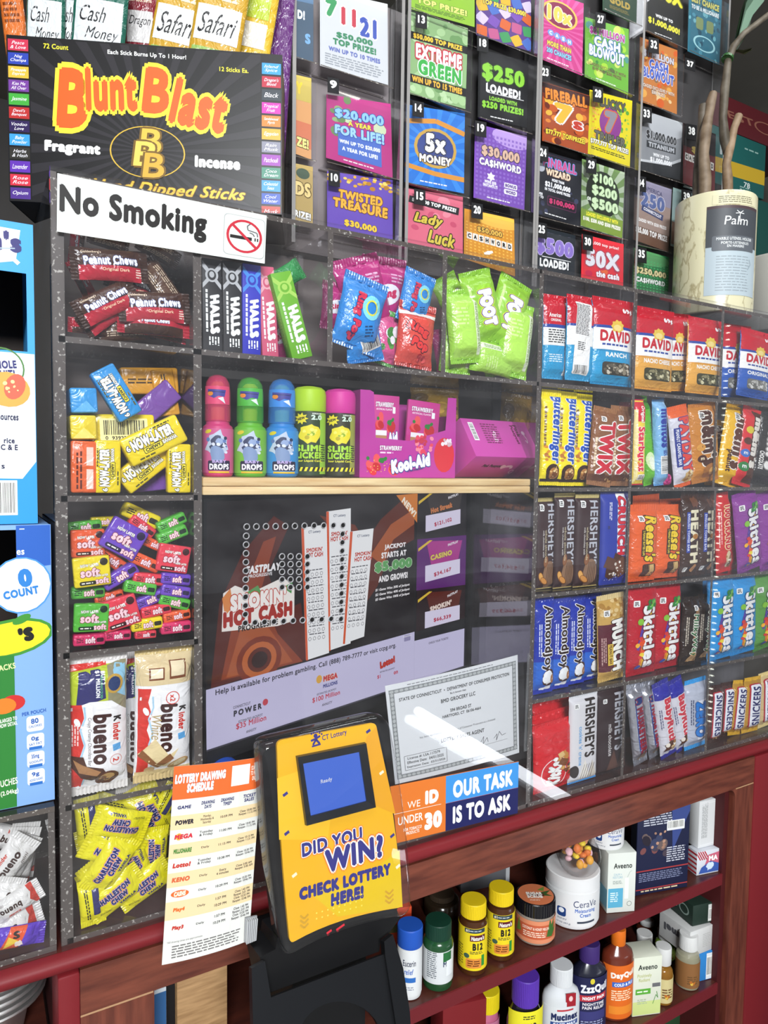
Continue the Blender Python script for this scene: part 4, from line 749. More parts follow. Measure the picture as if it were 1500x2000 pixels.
# hazelnut bars
def bueno(kind, white):
    W = '#f0efee'
    e = P([(-2.6, 1.0), (-1.5, 1.0), (-1.3, 3), (-1.7, 4.4), (-1.35, 5.6), (-1.75, 7.2), (-1.3, 8.4), (-1.5, 9.8), (-2.6, 9.8)] if not white else [(-2.6, 1.0), (-1.5, 1.0), (-1.7, 3), (-1.4, 4.6), (-1.8, 6), (-1.35, 7.6), (-1.7, 9), (-1.4, 10.4), (-2.6, 10.4)], '#d3342c')
    e = P([(-2.7, 9.4), (-.8, 10.0), (1.2, 9.9), (2.7, 8.6), (2.7, .8), (-2.7, .8)], W) + e + LINE([(-1.4, 1.2), (-1.2, 3), (-1.6, 4.4), (-1.25, 5.6), (-1.65, 7.2), (-1.2, 8.4), (-1.3, 9.6)], .16, '#a9cfe4')
    e += T('bueno', .35, 6.0, 5.3, 1.75, '#3a1512', V, .05, .1) + T('K', 1.75, 7.9, .6, .75, '#1c1414', V, .06) + T('inder', 1.7, 6.5, 1.9, .75, '#cf3328', V, .05) + R(1.7, 4.9, .75, .7, '#5aa5dc', 6) + E(-1.9, 8.0, .25, .45, W, 20) + E(-1.5, 7.5, .12, .15, W)
    if white:
        e = R(0, 12.3, 5.6, 3.2, '#dcc79a') + R(-.9, 11.9, 1.5, 1.3, '#7a4426') + R(-.9, 11.95, 1.2, 1.0, '#efe3c4') + R(1.2, 12.2, 1.7, 1.9, '#7a4426') + R(1.2, 12.3, 1.4, 1.5, '#e9d9b4') + e
        e += T('White', -.9, 6.2, 2.6, 1.0, '#b39a63', V, 0, .35) + RING(.7, 9.2, .62, .7, '#cf3328') + T('x2', .7, 9.2, .75, .55, '#cf3328', V) + P([(-2.6, 3.4), (-1.0, 5.0), (.4, 3.0), (1.4, 3.6), (.2, 1.7), (-1.4, 2.2)], '#e6d2a0') + P([(-2.6, 3.2), (-.6, 1.6), (.9, 2.6), (.5, 3.2), (-.8, 2.3), (-2.2, 3.9)], '#8a5a34') + E(1.4, 1.9, 1.1, .55, '#c99f62', 20) + E(1.4, 2.0, .8, .35, '#e8d7ac', 20) + E(-1.4, 1.5, .5, .45, '#e0bd8a') + R(0, .9, 5.6, .8, '#dcc38a')
    else:
        e = P([(-2.7, 9.0), (2.7, 8.4), (2.7, 13.6), (-2.7, 13.4)], '#b6c62c') + P([(-2.0, 9.4), (.7, 10.2), (.5, 13.2), (-1.7, 13.0)], '#2b2a66') + P([(.9, 9.6), (2.7, 8.4), (2.7, 14), (.9, 13.4)], '#8f8a6a') + P([(1.5, 10.8), (2.6, 10), (2.6, 13.4), (1.4, 13.6)], '#8fc4de') + E(1.5, 11.6, .85, 1.0, '#c29a3e') + E(1.5, 11.6, .6, .75, '#223a6a') + R(-1.0, 13.7, 3.6, .9, '#cf2c22', 6) + e
        e += T('$1 MILLION', -.05, 11.7, 2.7, .45, '#f2f2f4', V, .06) + T('BUY 2', .45, 12.3, 1.3, .4, '#f2f2f4', V, .06) + T('FOR A CHANCE TO WIN', .3, 11.4, 0.01 + 2.3, .22, '#5fc08a', V, .03) + T('Crispy Creamy Chocolate Bar', -.85, 5.9, 5.0, .42, '#55464a', V, 0, .2) + RING(1.6, 3.6, .5, .58, '#d9a49c') + T('2', 1.6, 3.6, .45, .6, '#cf3328', V) + P([(-2.6, 4.6), (-1.4, 4.4), (-1.1, 3.4), (.4, 2.9), (.9, 2.0), (-.6, 1.6), (-1.6, 2.2), (-2.6, 3.6)], '#4a2618') + P([(-2.3, 4.2), (-1.5, 3.6), (.2, 2.6), (-.2, 2.2), (-1.8, 2.8)], '#a5764a') + E(.8, 1.7, 1.1, .85, '#5a2f1a', 15) + E(.75, 1.8, .75, .55, '#cfa468', 15) + E(.4, 1.75, .35, .3, '#8a5228') + TXT(-2.1, 6.6, 2.4, .7, 3, '#f4d6d0', V, 3)
    wr(kind, 'wafer_bar_pack', 5.6, 14.6, 1.2, W, e, (.9, .8), '#e4e0da' if not white else '#d8bf86', sealtop='#d9d4cf' if not white else '#d8c083', fold=.12, p=3)
bueno('hazel_milk', False); bueno('hazel_white', True)
put('hazel_milk', (256, 1545), (256, 1270), 60, .060, 'white wafer bar pack mostly hidden between the two front ones', 'wafer bar')
put('hazel_milk', (190, 1562), (188, 1277), 120, .016, 'white and red wafer bar pack with a navy prize panel', 'wafer bar', 'wafer bars in the fourth pocket')
put('hazel_white', (316, 1526), (320, 1258), 110, .016, 'white wafer bar pack with a cream and gold top', 'wafer bar', 'wafer bars in the fourth pocket')
wrs('taffy', 'vanilla_chew', 7.4, 4.0, .8, '#e3da1a', T('CHARLESTON', -.2, 2.5, 4.5, .85, '#272a6a', 2, .09, .1, ('#eef0f6', .04), ('#c2303c', .11)) + T('CHEW', .2, 1.6, 2.3, .85, '#272a6a', 2, .09, .1, ('#eef0f6', .04), ('#c2303c', .11)) + T('VANILLA', .9, .72, 2.2, .45, '#272a6a', 0, .06) + TXT(-2, .8, 1.6, .3, 2, '#55551e', 0, 2), .75, '#ddd31a', fold=.1)
wrs('taffy_back', 'vanilla_chew', 7.4, 3.6, .8, '#e3da1a', TXT(0, 2.5, 5.2, .6, 2, '#33331a', 3, 4, .6) + RR(.2, 1.2, 4.4, 1.0, '#34356a', .2), .75, '#ddd31a', fold=.14)
G = 'vanilla chews in the bottom pocket'; N_ = 'yellow vanilla chew '
for k, cx, cy, L, a, y, t in (('taffy_back', 226, 1577, 92, -14, .058, 'hindmost under the shelf'), ('taffy', 292, 1578, 116, 116, .048, 'standing upright at the back, lettering sideways'), ('taffy_back', 326, 1566, 84, 60, .044, 'high at the back behind the schedule sheet'), ('taffy_back', 148, 1605, 92, 96, .030, 'standing crimped end up in the outer top corner'), ('taffy_back', 183, 1632, 96, 20, .034, 'back turned out under the top one'), ('taffy', 300, 1662, 96, 86, .026, 'upright with a lettered side by the schedule sheet'),
        ('taffy', 176, 1668, 118, 165, .016, 'upside down against the outer wall'), ('taffy', 262, 1684, 88, 112, .020, 'crimped end down right of the middle one'), ('taffy', 297, 1706, 88, 18, .026, 'half hidden by the schedule sheet'), ('taffy_back', 152, 1738, 104, -48, .022, 'narrow side with small print sloping down'), ('taffy', 142, 1770, 80, -62, .030, 'lettering edge at the outer wall'), ('taffy_back', 212, 1792, 96, 58, .016, 'crimped end down at the bottom middle'),
        ('taffy', 282, 1762, 124, 36, .014, 'sloping up at the bottom beside the schedule sheet'), ('taffy_back', 160, 1790, 90, 96, .009, 'standing crimped end down in the bottom corner'), ('taffy', 226, 1752, 132, 38, .009, 'sloping up with full lettering near the bottom'), ('taffy', 236, 1608, 108, 172, .009, 'lying upside down on top of the heap'), ('taffy', 212, 1688, 132, 57, .006, 'steep with full lettering in the middle')):
    lay(k, cx, cy, L, a, y, N_ + t, 'candy', G)
# ------------------------------------------------------------------ top row: cough drop sticks, ring lollies, fruit rolls
def drops(kind, c, hi, tc='#eef2f0'):
    e = P([(-1.3, 14.2), (1.3, 10.6), (1.3, 9.8), (-1.3, 13.2)], hi) + P([(1.3, 14.2), (-1.3, 10.6), (-1.3, 9.8), (1.3, 13.2)], hi) + E(0, 12.0, .9, 1.1, hi) + E(0, 12.0, .6, .8, c) + E(0, 12.1, .35, .5, hi)
    e += T('HALLS', .35, 5.9, 6.4, 1.35, tc, V, .09, -.25) + TXT(-.75, 6, 7.4, .4, 1, tc, V, 4, .7) + TXT(.2, 1.6, 1.4, 1.6, 4, tc, V, 6, .5)
    bx(kind, 'cough_drop_stick', 2.7, 14.6, 2.0, c, e, .16, 's', {'l': TXT(0, 7, 10, 1.2, 5, hi, V, 4)})
drops('menthol_black', '#2f2e30', '#b9bbbd'); drops('menthol_blue', '#3437b4', '#4a8fe0'); drops('menthol_pink', '#cf5a78', '#e9a9b6'); drops('menthol_lime', '#6aad2a', '#a5d05c')
G = 'cough drop sticks on the top row'; S_ = 'cough drop stick '
put('menthol_black', (416, 690), (413, 505), 38, .012, 'black and silver ' + S_ + 'beside the divider', 'cough drops', G); put('menthol_black', (456, 692), (453, 510), 37, .013, 'black and silver ' + S_ + 'beside the blue one', 'cough drops', G); put('menthol_blue', (492, 695), (492, 516), 36, .012, 'blue ' + S_ + 'between black and pink', 'cough drops', G)
put('menthol_pink', (529, 698), (519, 520), 32, .020, 'pink ' + S_ + 'partly behind the lime one', 'cough drops', G); put('menthol_lime', (592, 700), (548, 531), 43, .010, 'lime green ' + S_ + 'leaning over', 'cough drops', G)
def pouch(kind, c, c2, e, w=6.2, h=8.6): wr(kind, 'lolly_pouch', w, h, 1.3, c, e, (.5, .9), c2, p=2, fold=.22, side=.06)
RP = lambda c, o: T('RingPop', .1, 3.4, 5.0, 1.8, c, V + 20, .08, .1, (o, .07))
pouch('lolly_blue', '#2f86d2', '#2a78c0', T('Ring Pop', -.9, 3.6, 5.6, 1.4, '#c52a4a', V, .08, .1, ('#2a2560', .06)) + RING(.9, 5.0, .9, 1.4, '#7fd0e0') + RING(.9, 5.0, .7, .9, '#d8d44a') + TXT(1.3, 2.4, 1.4, 1.4, 4, '#16406f', 20, 4))
pouch('lolly_code', '#2f86d2', '#2a78c0', BAR(.5, 3.2, 3.2, 3.0, 14))
pouch('lolly_magenta', '#b52a78', '#a5226c', E(-.4, 4.0, 2.0, 1.2, '#e6e2ea', 15) + T('Ring', -.4, 4.0, 3.0, 1.2, '#c22a5a', 15, .08, .2) + TXT(1.2, 6, 2, 1.2, 3, '#dba0c4', 0, 5))
pouch('lolly_red', '#cf4a40', '#b83a34', R(0, 7.0, 6.2, .5, '#e9e2dc') + R(0, 7.7, 6.2, .3, '#8a1c20') + T('Ring', -.3, 4.9, 3.8, 1.5, '#d13a3a', V + 75, .09, .1, ('#2a2030', .07)) + T('Pop', .1, 2.9, 3.0, 1.6, '#d13a3a', V + 75, .09, .1, ('#2a2030', .07)) + BLOBS(.6, 1.1, 2, 1, 5, ['#a81a2a', '#e85a5a'], .3, .5))
pouch('lolly_melon', '#d0558a', '#5aa04a', BLOBS(0, 3.6, 4, 4, 10, ['#5aa04a', '#e6e2ea', '#c92f6a', '#3f7f3a'], .5, 1.0))
pouch('lolly_green', '#2f8f4a', '#2a7f40', [])
G = 'ring lolly pouches on the top row'
for k, cx, cy, L, a, y, t in (('green', 590, 540, 44, -60, .060, 'dark green pouch behind the lime cough drop stick'), ('magenta', 628, 595, 60, -12, .040, 'magenta pouch pressed against the divider in the cough drop bay'), ('magenta', 578, 670, 60, 30, .060, 'magenta pouch lying low behind the pink cough drop stick'), ('magenta', 752, 545, 86, -8, .046, 'magenta pouch standing high at the back'), ('magenta', 712, 572, 92, 14, .036, 'magenta pouch in mid heap with a pale oval'), ('melon', 758, 665, 66, -20, .028, 'pink and green pouch low between blue and red'),
        ('magenta', 840, 690, 50, 10, .040, 'magenta pouch end low in the corner'), ('blue', 815, 583, 64, -24, .014, 'blue pouch standing by the divider on the far side'), ('code', 706, 688, 72, 6, .016, 'blue pouch end with a barcode on the shelf'), ('blue', 700, 612, 92, -22, .010, 'large blue pouch leaning with red lettering'), ('red', 811, 672, 74, -12, .010, 'red pouch with striped top edge')):
    lay('lolly_' + k, cx, cy, L, a, y, t, 'lolly', G, hs=1.05)
FT = lambda s: T(s, 0, 4.7, 4.6, 2.5, '#f6f6f2', V, .12, 0, ('#4a2a8a', .05), ('#e9e24a', .09)) + R(-2.2, 4.5, .3, 7, '#c5e58a')
wr('fruit_roll', 'fruit_roll_pouch', 5.6, 9.6, 1.3, '#93c93a', FT('FOOT'), .6, '#86bc32', p=3, fold=.2)
wr('fruit_roll_back', 'fruit_roll_pouch', 5.6, 9.6, 1.3, '#9ad044', P([(-2.4, .8), (2.4, .8), (2.4, 8.6), (-2.4, 8.6)], '#a9d85a') + R(1.8, 4.6, .9, 7.2, '#e4eed0') + TXT(1.8, 4.6, 6.4, .6, 3, '#6a8a2a', V, 3) + TXT(-.8, 6, 2.2, 2.4, 5, '#c8e68e', 0, 4), .6, '#8cc438', p=3, fold=.2)
G = 'lime fruit roll pouches in the end bay'; N_ = 'lime green fruit roll pouch '
for k, cx, cy, L, a, y, t in (('', 888, 552, 52, 30, .050, 'at the back behind the white edged one'), ('_back', 960, 660, 62, 20, .040, 'crumpled in the middle of the heap'), ('_back', 892, 700, 62, -12, .024, 'low by the divider'), ('_back', 965, 706, 62, 84, .014, 'lying flat on the shelf'), ('', 1006, 578, 70, -32, .016, 'tilted with lettering at the top by the outer wall'), ('', 942, 584, 62, 14, .012, 'upright with big white lettering'), ('_back', 899, 637, 62, 2, .009, 'back panel out, beside the divider'), ('_back', 1008, 672, 62, -16, .010, 'back panel out, leaning at the outer wall')):
    lay('fruit_roll' + k, cx, cy, L, a, y, N_ + t, 'fruit roll', G, hs=1.08)
# ================================================================== PLANK ROW: liquid candies and pink cartons
def bottle_drop(kind, c, c2, cap, hi):
    parts = [('cup', lat([(1.7, 0), (1.95, .25), (2.0, .8), (2.0, 6.2), (1.9, 6.7), (1.55, 7.0), (1.5, 7.6)], c, 's'), None)]
    parts.append(('cap', lat([(1.62, 7.4), (1.68, 7.6), (1.66, 11.4), (1.5, 12.6), (1.1, 13.3), (.5, 13.6), (.001, 13.65)], mat(cap, 't')), 'see-through tinted cap'))
    parts.append(('sweet', lat([(.9, 7.4), (.95, 12.3), (.6, 12.7), (.001, 12.7)], hi, 's'), None))
    e = SPL(0, 4.4, 1.6, '#b9c6d8', 4) + SPL(.1, 4.3, 1.0, '#39415f', 6, 16, .4) + SPL(.3, 4.6, .5, '#8fa3c8', 5) + BLOBS(0, 4.2, 2.6, 2.6, 12, ['#d5dbe8', '#5d79b0', '#2b3350'], .1, .3, 3) + SPL(0, 3.0, 1.2, '#7d93b8', 8) + RR(.3, 1.5, 3.0, 1.3, '#2a2540', .2) + T('DROPS', .3, 1.35, 2.6, .8, '#ecebf2', 0, .06) + T('BABY', .3, 2.05, 1.8, .4, '#b9a6d8', 0, .05) + R(.3, .6, 2.8, .28, '#d9b52e') + E(-1.2, 6.0, .5, .25, '#d8c62e', 15)
    parts.append(('label', wrapband(2.0, .5, 6.4, c2, e, 's'), None))
    parts.append(('cap_sleeve', wrapband(1.68, 9.6, 12.0, cap, P([(-1.3, 11.6), (1.2, 11.5), (1.0, 10.6), (.2, 10.7), (-.4, 10.4), (-1.3, 10.8)], '#3f3f8f') + P([(.1, 10.4), (1.1, 9.7), (.8, 10.6)], '#dfe6ee') + E(-.9, 11.0, .4, .3, '#e08a2e') + LINE([(-1.2, 11.3), (1.0, 11.2)], .08, '#16204f'), 's', -62, 62), 'picture band with sunglasses'))
    PROTO[kind] = dict(name='liquid_candy_bottle', w=.04, h=.1365, parts=parts)
bottle_drop('drop_pink', '#c43c72', '#c95a8a', '#d9466f', '#e88a5a'); bottle_drop('drop_green', '#5fae2a', '#74b53e', '#4cae3c', '#dfe04a'); bottle_drop('drop_blue', '#2f7fc4', '#3b8ccc', '#3a86d6', '#8fd06a')
def bottle_slime(kind, cap, a, b):
    parts = [('bottle', lat([(1.6, 0), (1.9, .2), (1.95, .7), (1.95, 9.6), (1.9, 9.8)], '#2c3524', 's'), None), ('cap', lat([(1.95, 9.7), (2.02, 9.9), (2.02, 12.2), (1.9, 12.9), (1.5, 13.3), (.7, 13.5), (.001, 13.5)], cap, 's'), None)]
    e = R(1.9, 5, 1.3, 9, a) + SPL(-.1, 6.4, 1.35, '#e4d52e', 5, 18, .18) + BLOBS(-.1, 6.5, 1.6, 1.6, 10, ['#f0e66a', '#b8a81e', '#8fae2a'], .12, .35, 6)
    e += T('2.0', .8, 8.8, 1.4, .75, '#cfe6d2', 0, .06) + T('VERSION', .8, 9.35, 1.2, .25, '#e8eee0') + ST(-1.1, 8.6, .55, .9, 9, '#e4d52e') + T('NEW', -1.1, 8.6, 1.0, .4, '#1c1c1c', 18, .06) + T('SLIME', 0, 4.3, 3.5, 1.0, '#a8d83a', 0, .07, 0, ('#15200e', .05)) + T('LICKER', 0, 3.25, 3.5, 1.0, '#a8d83a', 0, .07, 0, ('#15200e', .05)) + T('Sour Liquid Candy', 0, 2.4, 3.3, .42, '#e6e23a', 0, .04)
    e += R(0, 1.2, 4.4, .6, '#e6dc2e') + [merge(merge_l([P([(-2.2 + i * .6, .9), (-1.9 + i * .6, .9), (-1.7 + i * .6, 1.5), (-2.0 + i * .6, 1.5)], '#1c1c1c') for i in range(7)]), '#1c1c1c')] + TXT(1.9, 3.6, 1.0, 2.6, 8, '#26301c', 0, 3)
    parts.append(('label', wrapband(1.95, .3, 9.5, b, e, 's'), None)); PROTO[kind] = dict(name='liquid_candy_bottle', w=.04, h=.135, parts=parts)
bottle_slime('slime_green', '#a9cf2a', '#93c43a', '#2f4226'); bottle_slime('slime_pink', '#cf3a96', '#9aa24a', '#333420')
G = 'liquid candy bottles on the pine plank'
def onplank(kind, cx, wpx, y, label, sz=1.0):
    x0, x1 = at(cx - wpx / 2, 850, y), at(cx + wpx / 2, 850, y); s = (x1.x - x0.x) / PROTO[kind]['w']
    h = at(cx, sz, y).z - ZPL
    inst(kind, Matrix.Translation(((x0.x + x1.x) / 2, y, ZPL + .0005)) @ Matrix.Rotation(math.radians(-20), 4, 'Z') @ Matrix.Diagonal((s, s, h / PROTO[kind]['h'], 1)), label, 'candy bottle', G)
onplank('drop_pink', 425, 58, .036, 'pink liquid candy bottle with see-through cap, first on the plank', 733); onplank('drop_green', 488, 60, .034, 'green liquid candy bottle with see-through cap, between pink and blue', 738); onplank('drop_blue', 550, 60, .034, 'blue liquid candy bottle with see-through cap', 741)
onplank('slime_green', 603, 60, .034, 'liquid candy bottle with solid lime green cap', 756); onplank('slime_pink', 662, 56, .034, 'liquid candy bottle with solid pink cap beside the pink carton', 761)
# open fronted pink carton
yk = .034; fx = lambda px: at(px, 850, yk).x
x0, xa, xb, x1 = fx(703), fx(729), fx(872), fx(890); zt_, zl, zr_ = at(715, 762, yk).z, at(800, 862, yk).z, at(880, 772, yk).z
ct = thing('drink_mix_carton', 'magenta open front carton of drink mix with strawberries', 'carton', ((x0 + x1) / 2, yk, ZPL + .0005))
W_, H_ = (x1 - x0) * 100, (zt_ - ZPL) * 100; lx = lambda px: (fx(px) - (x0 + x1) / 2) * 100; lz = lambda py: (at(800, py, yk).z - ZPL) * 100
m = MB(); pk = mat('#b83a9a', 's'); f_ = [(-W_ / 2, 0), (W_ / 2, 0), (W_ / 2, lz(772)), (lx(874), lz(772)), (lx(870), lz(838)), (lx(800), lz(862)), (lx(734), lz(858)), (lx(729), lz(772)), (lx(722), H_), (-W_ / 2, H_)]
m.prism([(a / 100, b / 100) for a, b in f_], 0, .0008, pk)
e = T('STRAWBERRY', lx(764), lz(877), 3.4, .62, '#f2e8f2', 0, .05, 0, ('#6a1a4a', .05)) + TXT(lx(757), lz(886), 2.2, .4, 1, '#f0d6ea', 0, 3) + BLOBS(lx(750), lz(912), 5, 1.8, 9, ['#d8303a', '#c2242e', '#e8555a'], .5, .95, 4) + BLOBS(lx(750), lz(912), 5, 1.6, 26, ['#f0c05a'], .05, .09, 5) + BLOBS(lx(735), lz(900), 3, .6, 5, ['#2f7f36'], .2, .4, 6) + BLOBS(lx(828), lz(868), 2.6, 2.6, 30, ['#e0455a', '#f08a9a', '#c22a44'], .15, .45, 7) + E(lx(868), lz(888), 1.7, 2.4, '#d22e38') + BLOBS(lx(868), lz(862), 2.2, .7, 8, ['#e8e2e6', '#c9b0b8'], .2, .4, 9) + T('Kool-Aid', lx(803), lz(905), 6.4, 1.9, '#f4f4f6', 11, .09, .15, ('#2a4a9c', .06)) + T('STRAWBERRY', lx(812), lz(918), 2.6, .3, '#2a3a7c', 11)
printing(m, e, lambda a, b, k: (a / 100, -k / 100, b / 100), 's', (), (), (-W_ / 2, 0, W_ / 2, lz(850))); o = m.build('front_panel', ct)
m = MB(); d_ = .055
m.box((-W_ / 200, .0008, 0), (-W_ / 200 + .0006, d_, H_ / 100), mat('#a8308a', 's')); m.box((W_ / 200 - .0006, .0008, 0), (W_ / 200, d_, H_ / 130), mat('#a8308a', 's')); m.box((-W_ / 200, d_, 0), (W_ / 200, d_ + .0006, H_ / 110), pk); m.box((-W_ / 200, .0008, 0), (W_ / 200, d_, .0006), mat('#8a7a72', 'm')); m.build('carton_tray', ct)
e = R(0, 1.2, 5.4, 3.4, '#c93a8a') + T('STRAWBERRY', -.3, 6.9, 3.6, .7, '#f4eaf2', 0, .06, 0, ('#6a1a4a', .05)) + T('ARTIFICIAL FLAVOR', -.4, 6.25, 3.2, .28, '#f4e0ee') + BLOBS(-.2, 4.2, 3.8, 2.0, 8, ['#d8303a', '#c2242e', '#e8555a'], .5, .9, 4) + BLOBS(-.2, 4.6, 3.4, 1.2, 5, ['#2f7f36'], .2, .4, 6) + T('Aid', 1.5, 2.4, 2.0, 1.6, '#f4f4f6', 8, .09, .1, ('#2a4a9c', .06)) + R(-.9, 2.2, 2.2, 1.6, '#b9855c') + R(-.9, 3.0, 2.2, .7, '#f0eef0') + RR(1.6, 6.2, .55, .9, '#eef2f6', .1)
bx('drink_packet', 'drink_mix_packet', 5.4, 8.2, .5, '#c8408f', e, .1, 's')
put('drink_packet', (752, 888), (755, 772), 52, .044, 'pink drink mix packet with torn white patch in the open carton', 'packet'); put('drink_packet', (822, 890), (830, 784), 62, .052, 'pink drink mix packet with a white tag, deeper in the open carton', 'packet')
# long pink carton lying tipped beside it
e = T('Pink', 4.0, 4.0, 1.9, .8, '#5a1238', V + 4, .05, .15) + T('Pussycat', 3.2, 3.4, 2.9, .8, '#5a1238', V + 4, .05, .15) + T('Pink', -1.2, 3.0, .1 + 1.6, .8, '#f2dce8', V, .04, .15) + RR(-5.2, 3.6, 1.0, 2.6, '#eceaf0', .05) + BAR(-5.2, 3.6, 2.2, .7, V) + TXT(-1.6, 3.4, 3.4, 3.0, 9, '#7a2a5a', 0, 4) + LINE([(5.2, 3.4), (5.5, 2.8), (5.3, 2.2), (5.0, 2.6)], .16, '#f2dce8') + E(5.2, 3.7, .35, .3, '#f2dce8')
e2 = T('Pink Pussycat', -1.6, 2.9, 4.0, .9, '#2c0d1e', V + 90, .05, .15) + LINE([(.6, 2.4), (1.4, 2.9), (2.4, 3.0), (2.8, 2.4)], .5, '#e6b8d2') + E(.7, 2.9, .45, .4, '#e6b8d2') + RING(3.6, 1.6, .35, .45, '#e6b8d2')
bx('pink_long_carton', 'pink_carton', 13.6, 5.2, 6.0, '#c24aa0', e2, .06, 's', {'t': [([(a, b * 1.1) for a, b in q_[0]],) + tuple(q_[1:]) for q_ in e]})
c0, c1 = at(892, 926, .045), at(1016, 922, .062)
inst('pink_long_carton', Matrix.Translation(((c0.x + c1.x) / 2, .060, ZPL + .001)) @ Matrix.Rotation(math.radians(6), 4, 'Z') @ Matrix.Rotation(math.radians(57), 4, 'X') @ Matrix.Translation((0, 0, .0005)) @ Matrix.Diagonal(((c1.x - c0.x) / .136, 1.08, 1.05, 1)), 'long pink carton lying tipped forward on the plank beside the magenta one', 'carton')
wr('amber_bag', 'amber_bag', 9, 10, 1.6, '#9a7a2c', BLOBS(0, 5, 7, 8, 14, ['#c9a03e', '#6d521c', '#b58a30'], .5, 1.3), .6, '#8a6a24')
put('amber_bag', (1000, 900), (1010, 765), 60, .095, 'amber foil bag standing behind the long pink carton', 'bag'); put('amber_bag', (850, 830), (850, 735), 95, .104, 'amber foil bag behind the magenta carton', 'bag')

# ================================================================== LOTTERY WINDOW
yaw = math.radians(15.7); dirx, diry = math.cos(yaw), math.sin(yaw); pL = at(398, 980, .020)
def on_mon(px, py):       # point of the tilted monitor plane through pL
    d = ray(px, py); n = Vector((-diry, dirx, 0)); return EYE + d * ((pL - EYE).dot(n) / d.dot(n))
mon = thing('lottery_monitor', 'black monitor showing lottery games behind the speak holes', 'monitor', tuple(pL))
q = [on_mon(398, 980), on_mon(912, 958), on_mon(905, 1290), on_mon(403, 1465)]
Wm = (q[1] - q[0]).length * 100; x_ax = (q[1] - q[0]).normalized(); z_ax = Vector((0, 0, 1)); n_ax = Vector((x_ax.y, -x_ax.x, 0)).normalized()
Hm = (q[0].z - q[3].z) * 100; O_ = Vector((q[0].x, q[0].y, q[0].z - Hm / 100))
fn = lambda a, b, k: O_ + x_ax * (a / 100) + z_ax * (b / 100) + n_ax * (k / 100) - pL
def mp(px, py): p = on_mon(px, py) - O_; return (p.dot(x_ax) * 100, p.z * 100)
m = MB(); k_ = mat('#121214', 's')
for a0, b0, a1, b1, k0, k1 in ((-.25, -1.6, Wm + .4, Hm + .4, -1.2, -.15), (-.25, -1.6, 0, Hm + .4, -.15, .4), (Wm, -1.6, Wm + .4, Hm + .4, -.15, .4), (0, Hm, Wm, Hm + .4, -.15, .4), (0, -1.6, Wm, 0, -.15, .5)):
    v = [fn(a, b, k) for k in (k0, k1) for a, b in ((a0, b0), (a1, b0), (a1, b1), (a0, b1))]; m.add(v, [(4, 5, 6, 7), (0, 3, 2, 1), (0, 1, 5, 4), (1, 2, 6, 5), (2, 3, 7, 6), (3, 0, 4, 7)], k_)
m.build('monitor_frame', mon)
def quad(pts, c): return P([mp(*p) for p in pts], c)
def ln(a, b): (x0, z0), (x1, z1) = mp(*a), mp(*b); return math.hypot(x1 - x0, z1 - z0), math.degrees(math.atan2(z1 - z0, x1 - x0)), (x0 + x1) / 2, (z0 + z1) / 2
def mt(s, q0, q1, hpx, c, **k):       # text whose middle line runs from a to b in the photo
    L, an, x, z = ln(q0, q1); return T(s, x, z, L, hpx * .0585, c, 0 if abs(an) < 4 else an, **k)
e = quad([(398, 980), (808, 962), (808, 1240), (400, 1348)], '#1a1416')
fl_ = ['#4a1810', '#7a2c14', '#a84a1c', '#c7702e', '#5c1f12']
def curve(pts, w, c): return [merge(LINE([mp(*p) for p in pts], w, c), c)]
e += quad([(410, 1345), (425, 1180), (470, 1080), (530, 1010), (560, 1030), (520, 1120), (545, 1200), (585, 1180), (600, 1290)], '#561d12') + quad([(430, 1330), (455, 1200), (510, 1060), (535, 1050), (505, 1160), (540, 1240), (590, 1295)], '#8a3a1c') + quad([(440, 1325), (470, 1220), (520, 1225), (570, 1295)], '#a5532a')
mx_, mz_ = mp(505, 1290)
for r, c in ((3.4, '#7a2c14'), (2.6, '#b8602c'), (1.8, '#5c1f12'), (1.2, '#2c1210')): e += E(mx_, mz_, r, r * .85, c)
e += quad([(700, 1080), (740, 1020), (790, 975), (806, 985), (806, 1060), (760, 1085), (735, 1150), (715, 1180)], '#5c2414') + quad([(720, 1090), (760, 1030), (806, 1000), (806, 1030), (765, 1060), (745, 1110)], '#a5552a') + quad([(620, 1010), (690, 1030), (720, 1080), (700, 1100)], '#6b2c16')
e += mt('FASTPLAY', (476, 1117), (545, 1107), 17, '#efeff2', b=.06, sh=.15) + mt('PROGRESSIVE', (481, 1128), (528, 1122), 7, '#efeff2', b=.02)
e += quad([(432, 1160), (455, 1145), (490, 1158), (550, 1130), (572, 1150), (572, 1215), (540, 1225), (430, 1235)], '#f0ebe6') + quad([(436, 1205), (430, 1170), (446, 1150), (452, 1185)], '#dd8a4a') + quad([(476, 1160), (500, 1145), (510, 1165)], '#5a9a56') + quad([(548, 1150), (568, 1140), (566, 1162)], '#4f9a52')
e += mt('SMOKIN\'', (446, 1180), (556, 1164), 36, '#f6f2ee', b=.08, o=('#c23a2a', .05)) + mt('HOT CASH', (432, 1213), (568, 1190), 34, '#a8281e', b=.09, o=('#f6f2ee', .03)) + mt('PROGRESSIVE', (462, 1228), (540, 1218), 13, '#2a1c1c', b=.05)
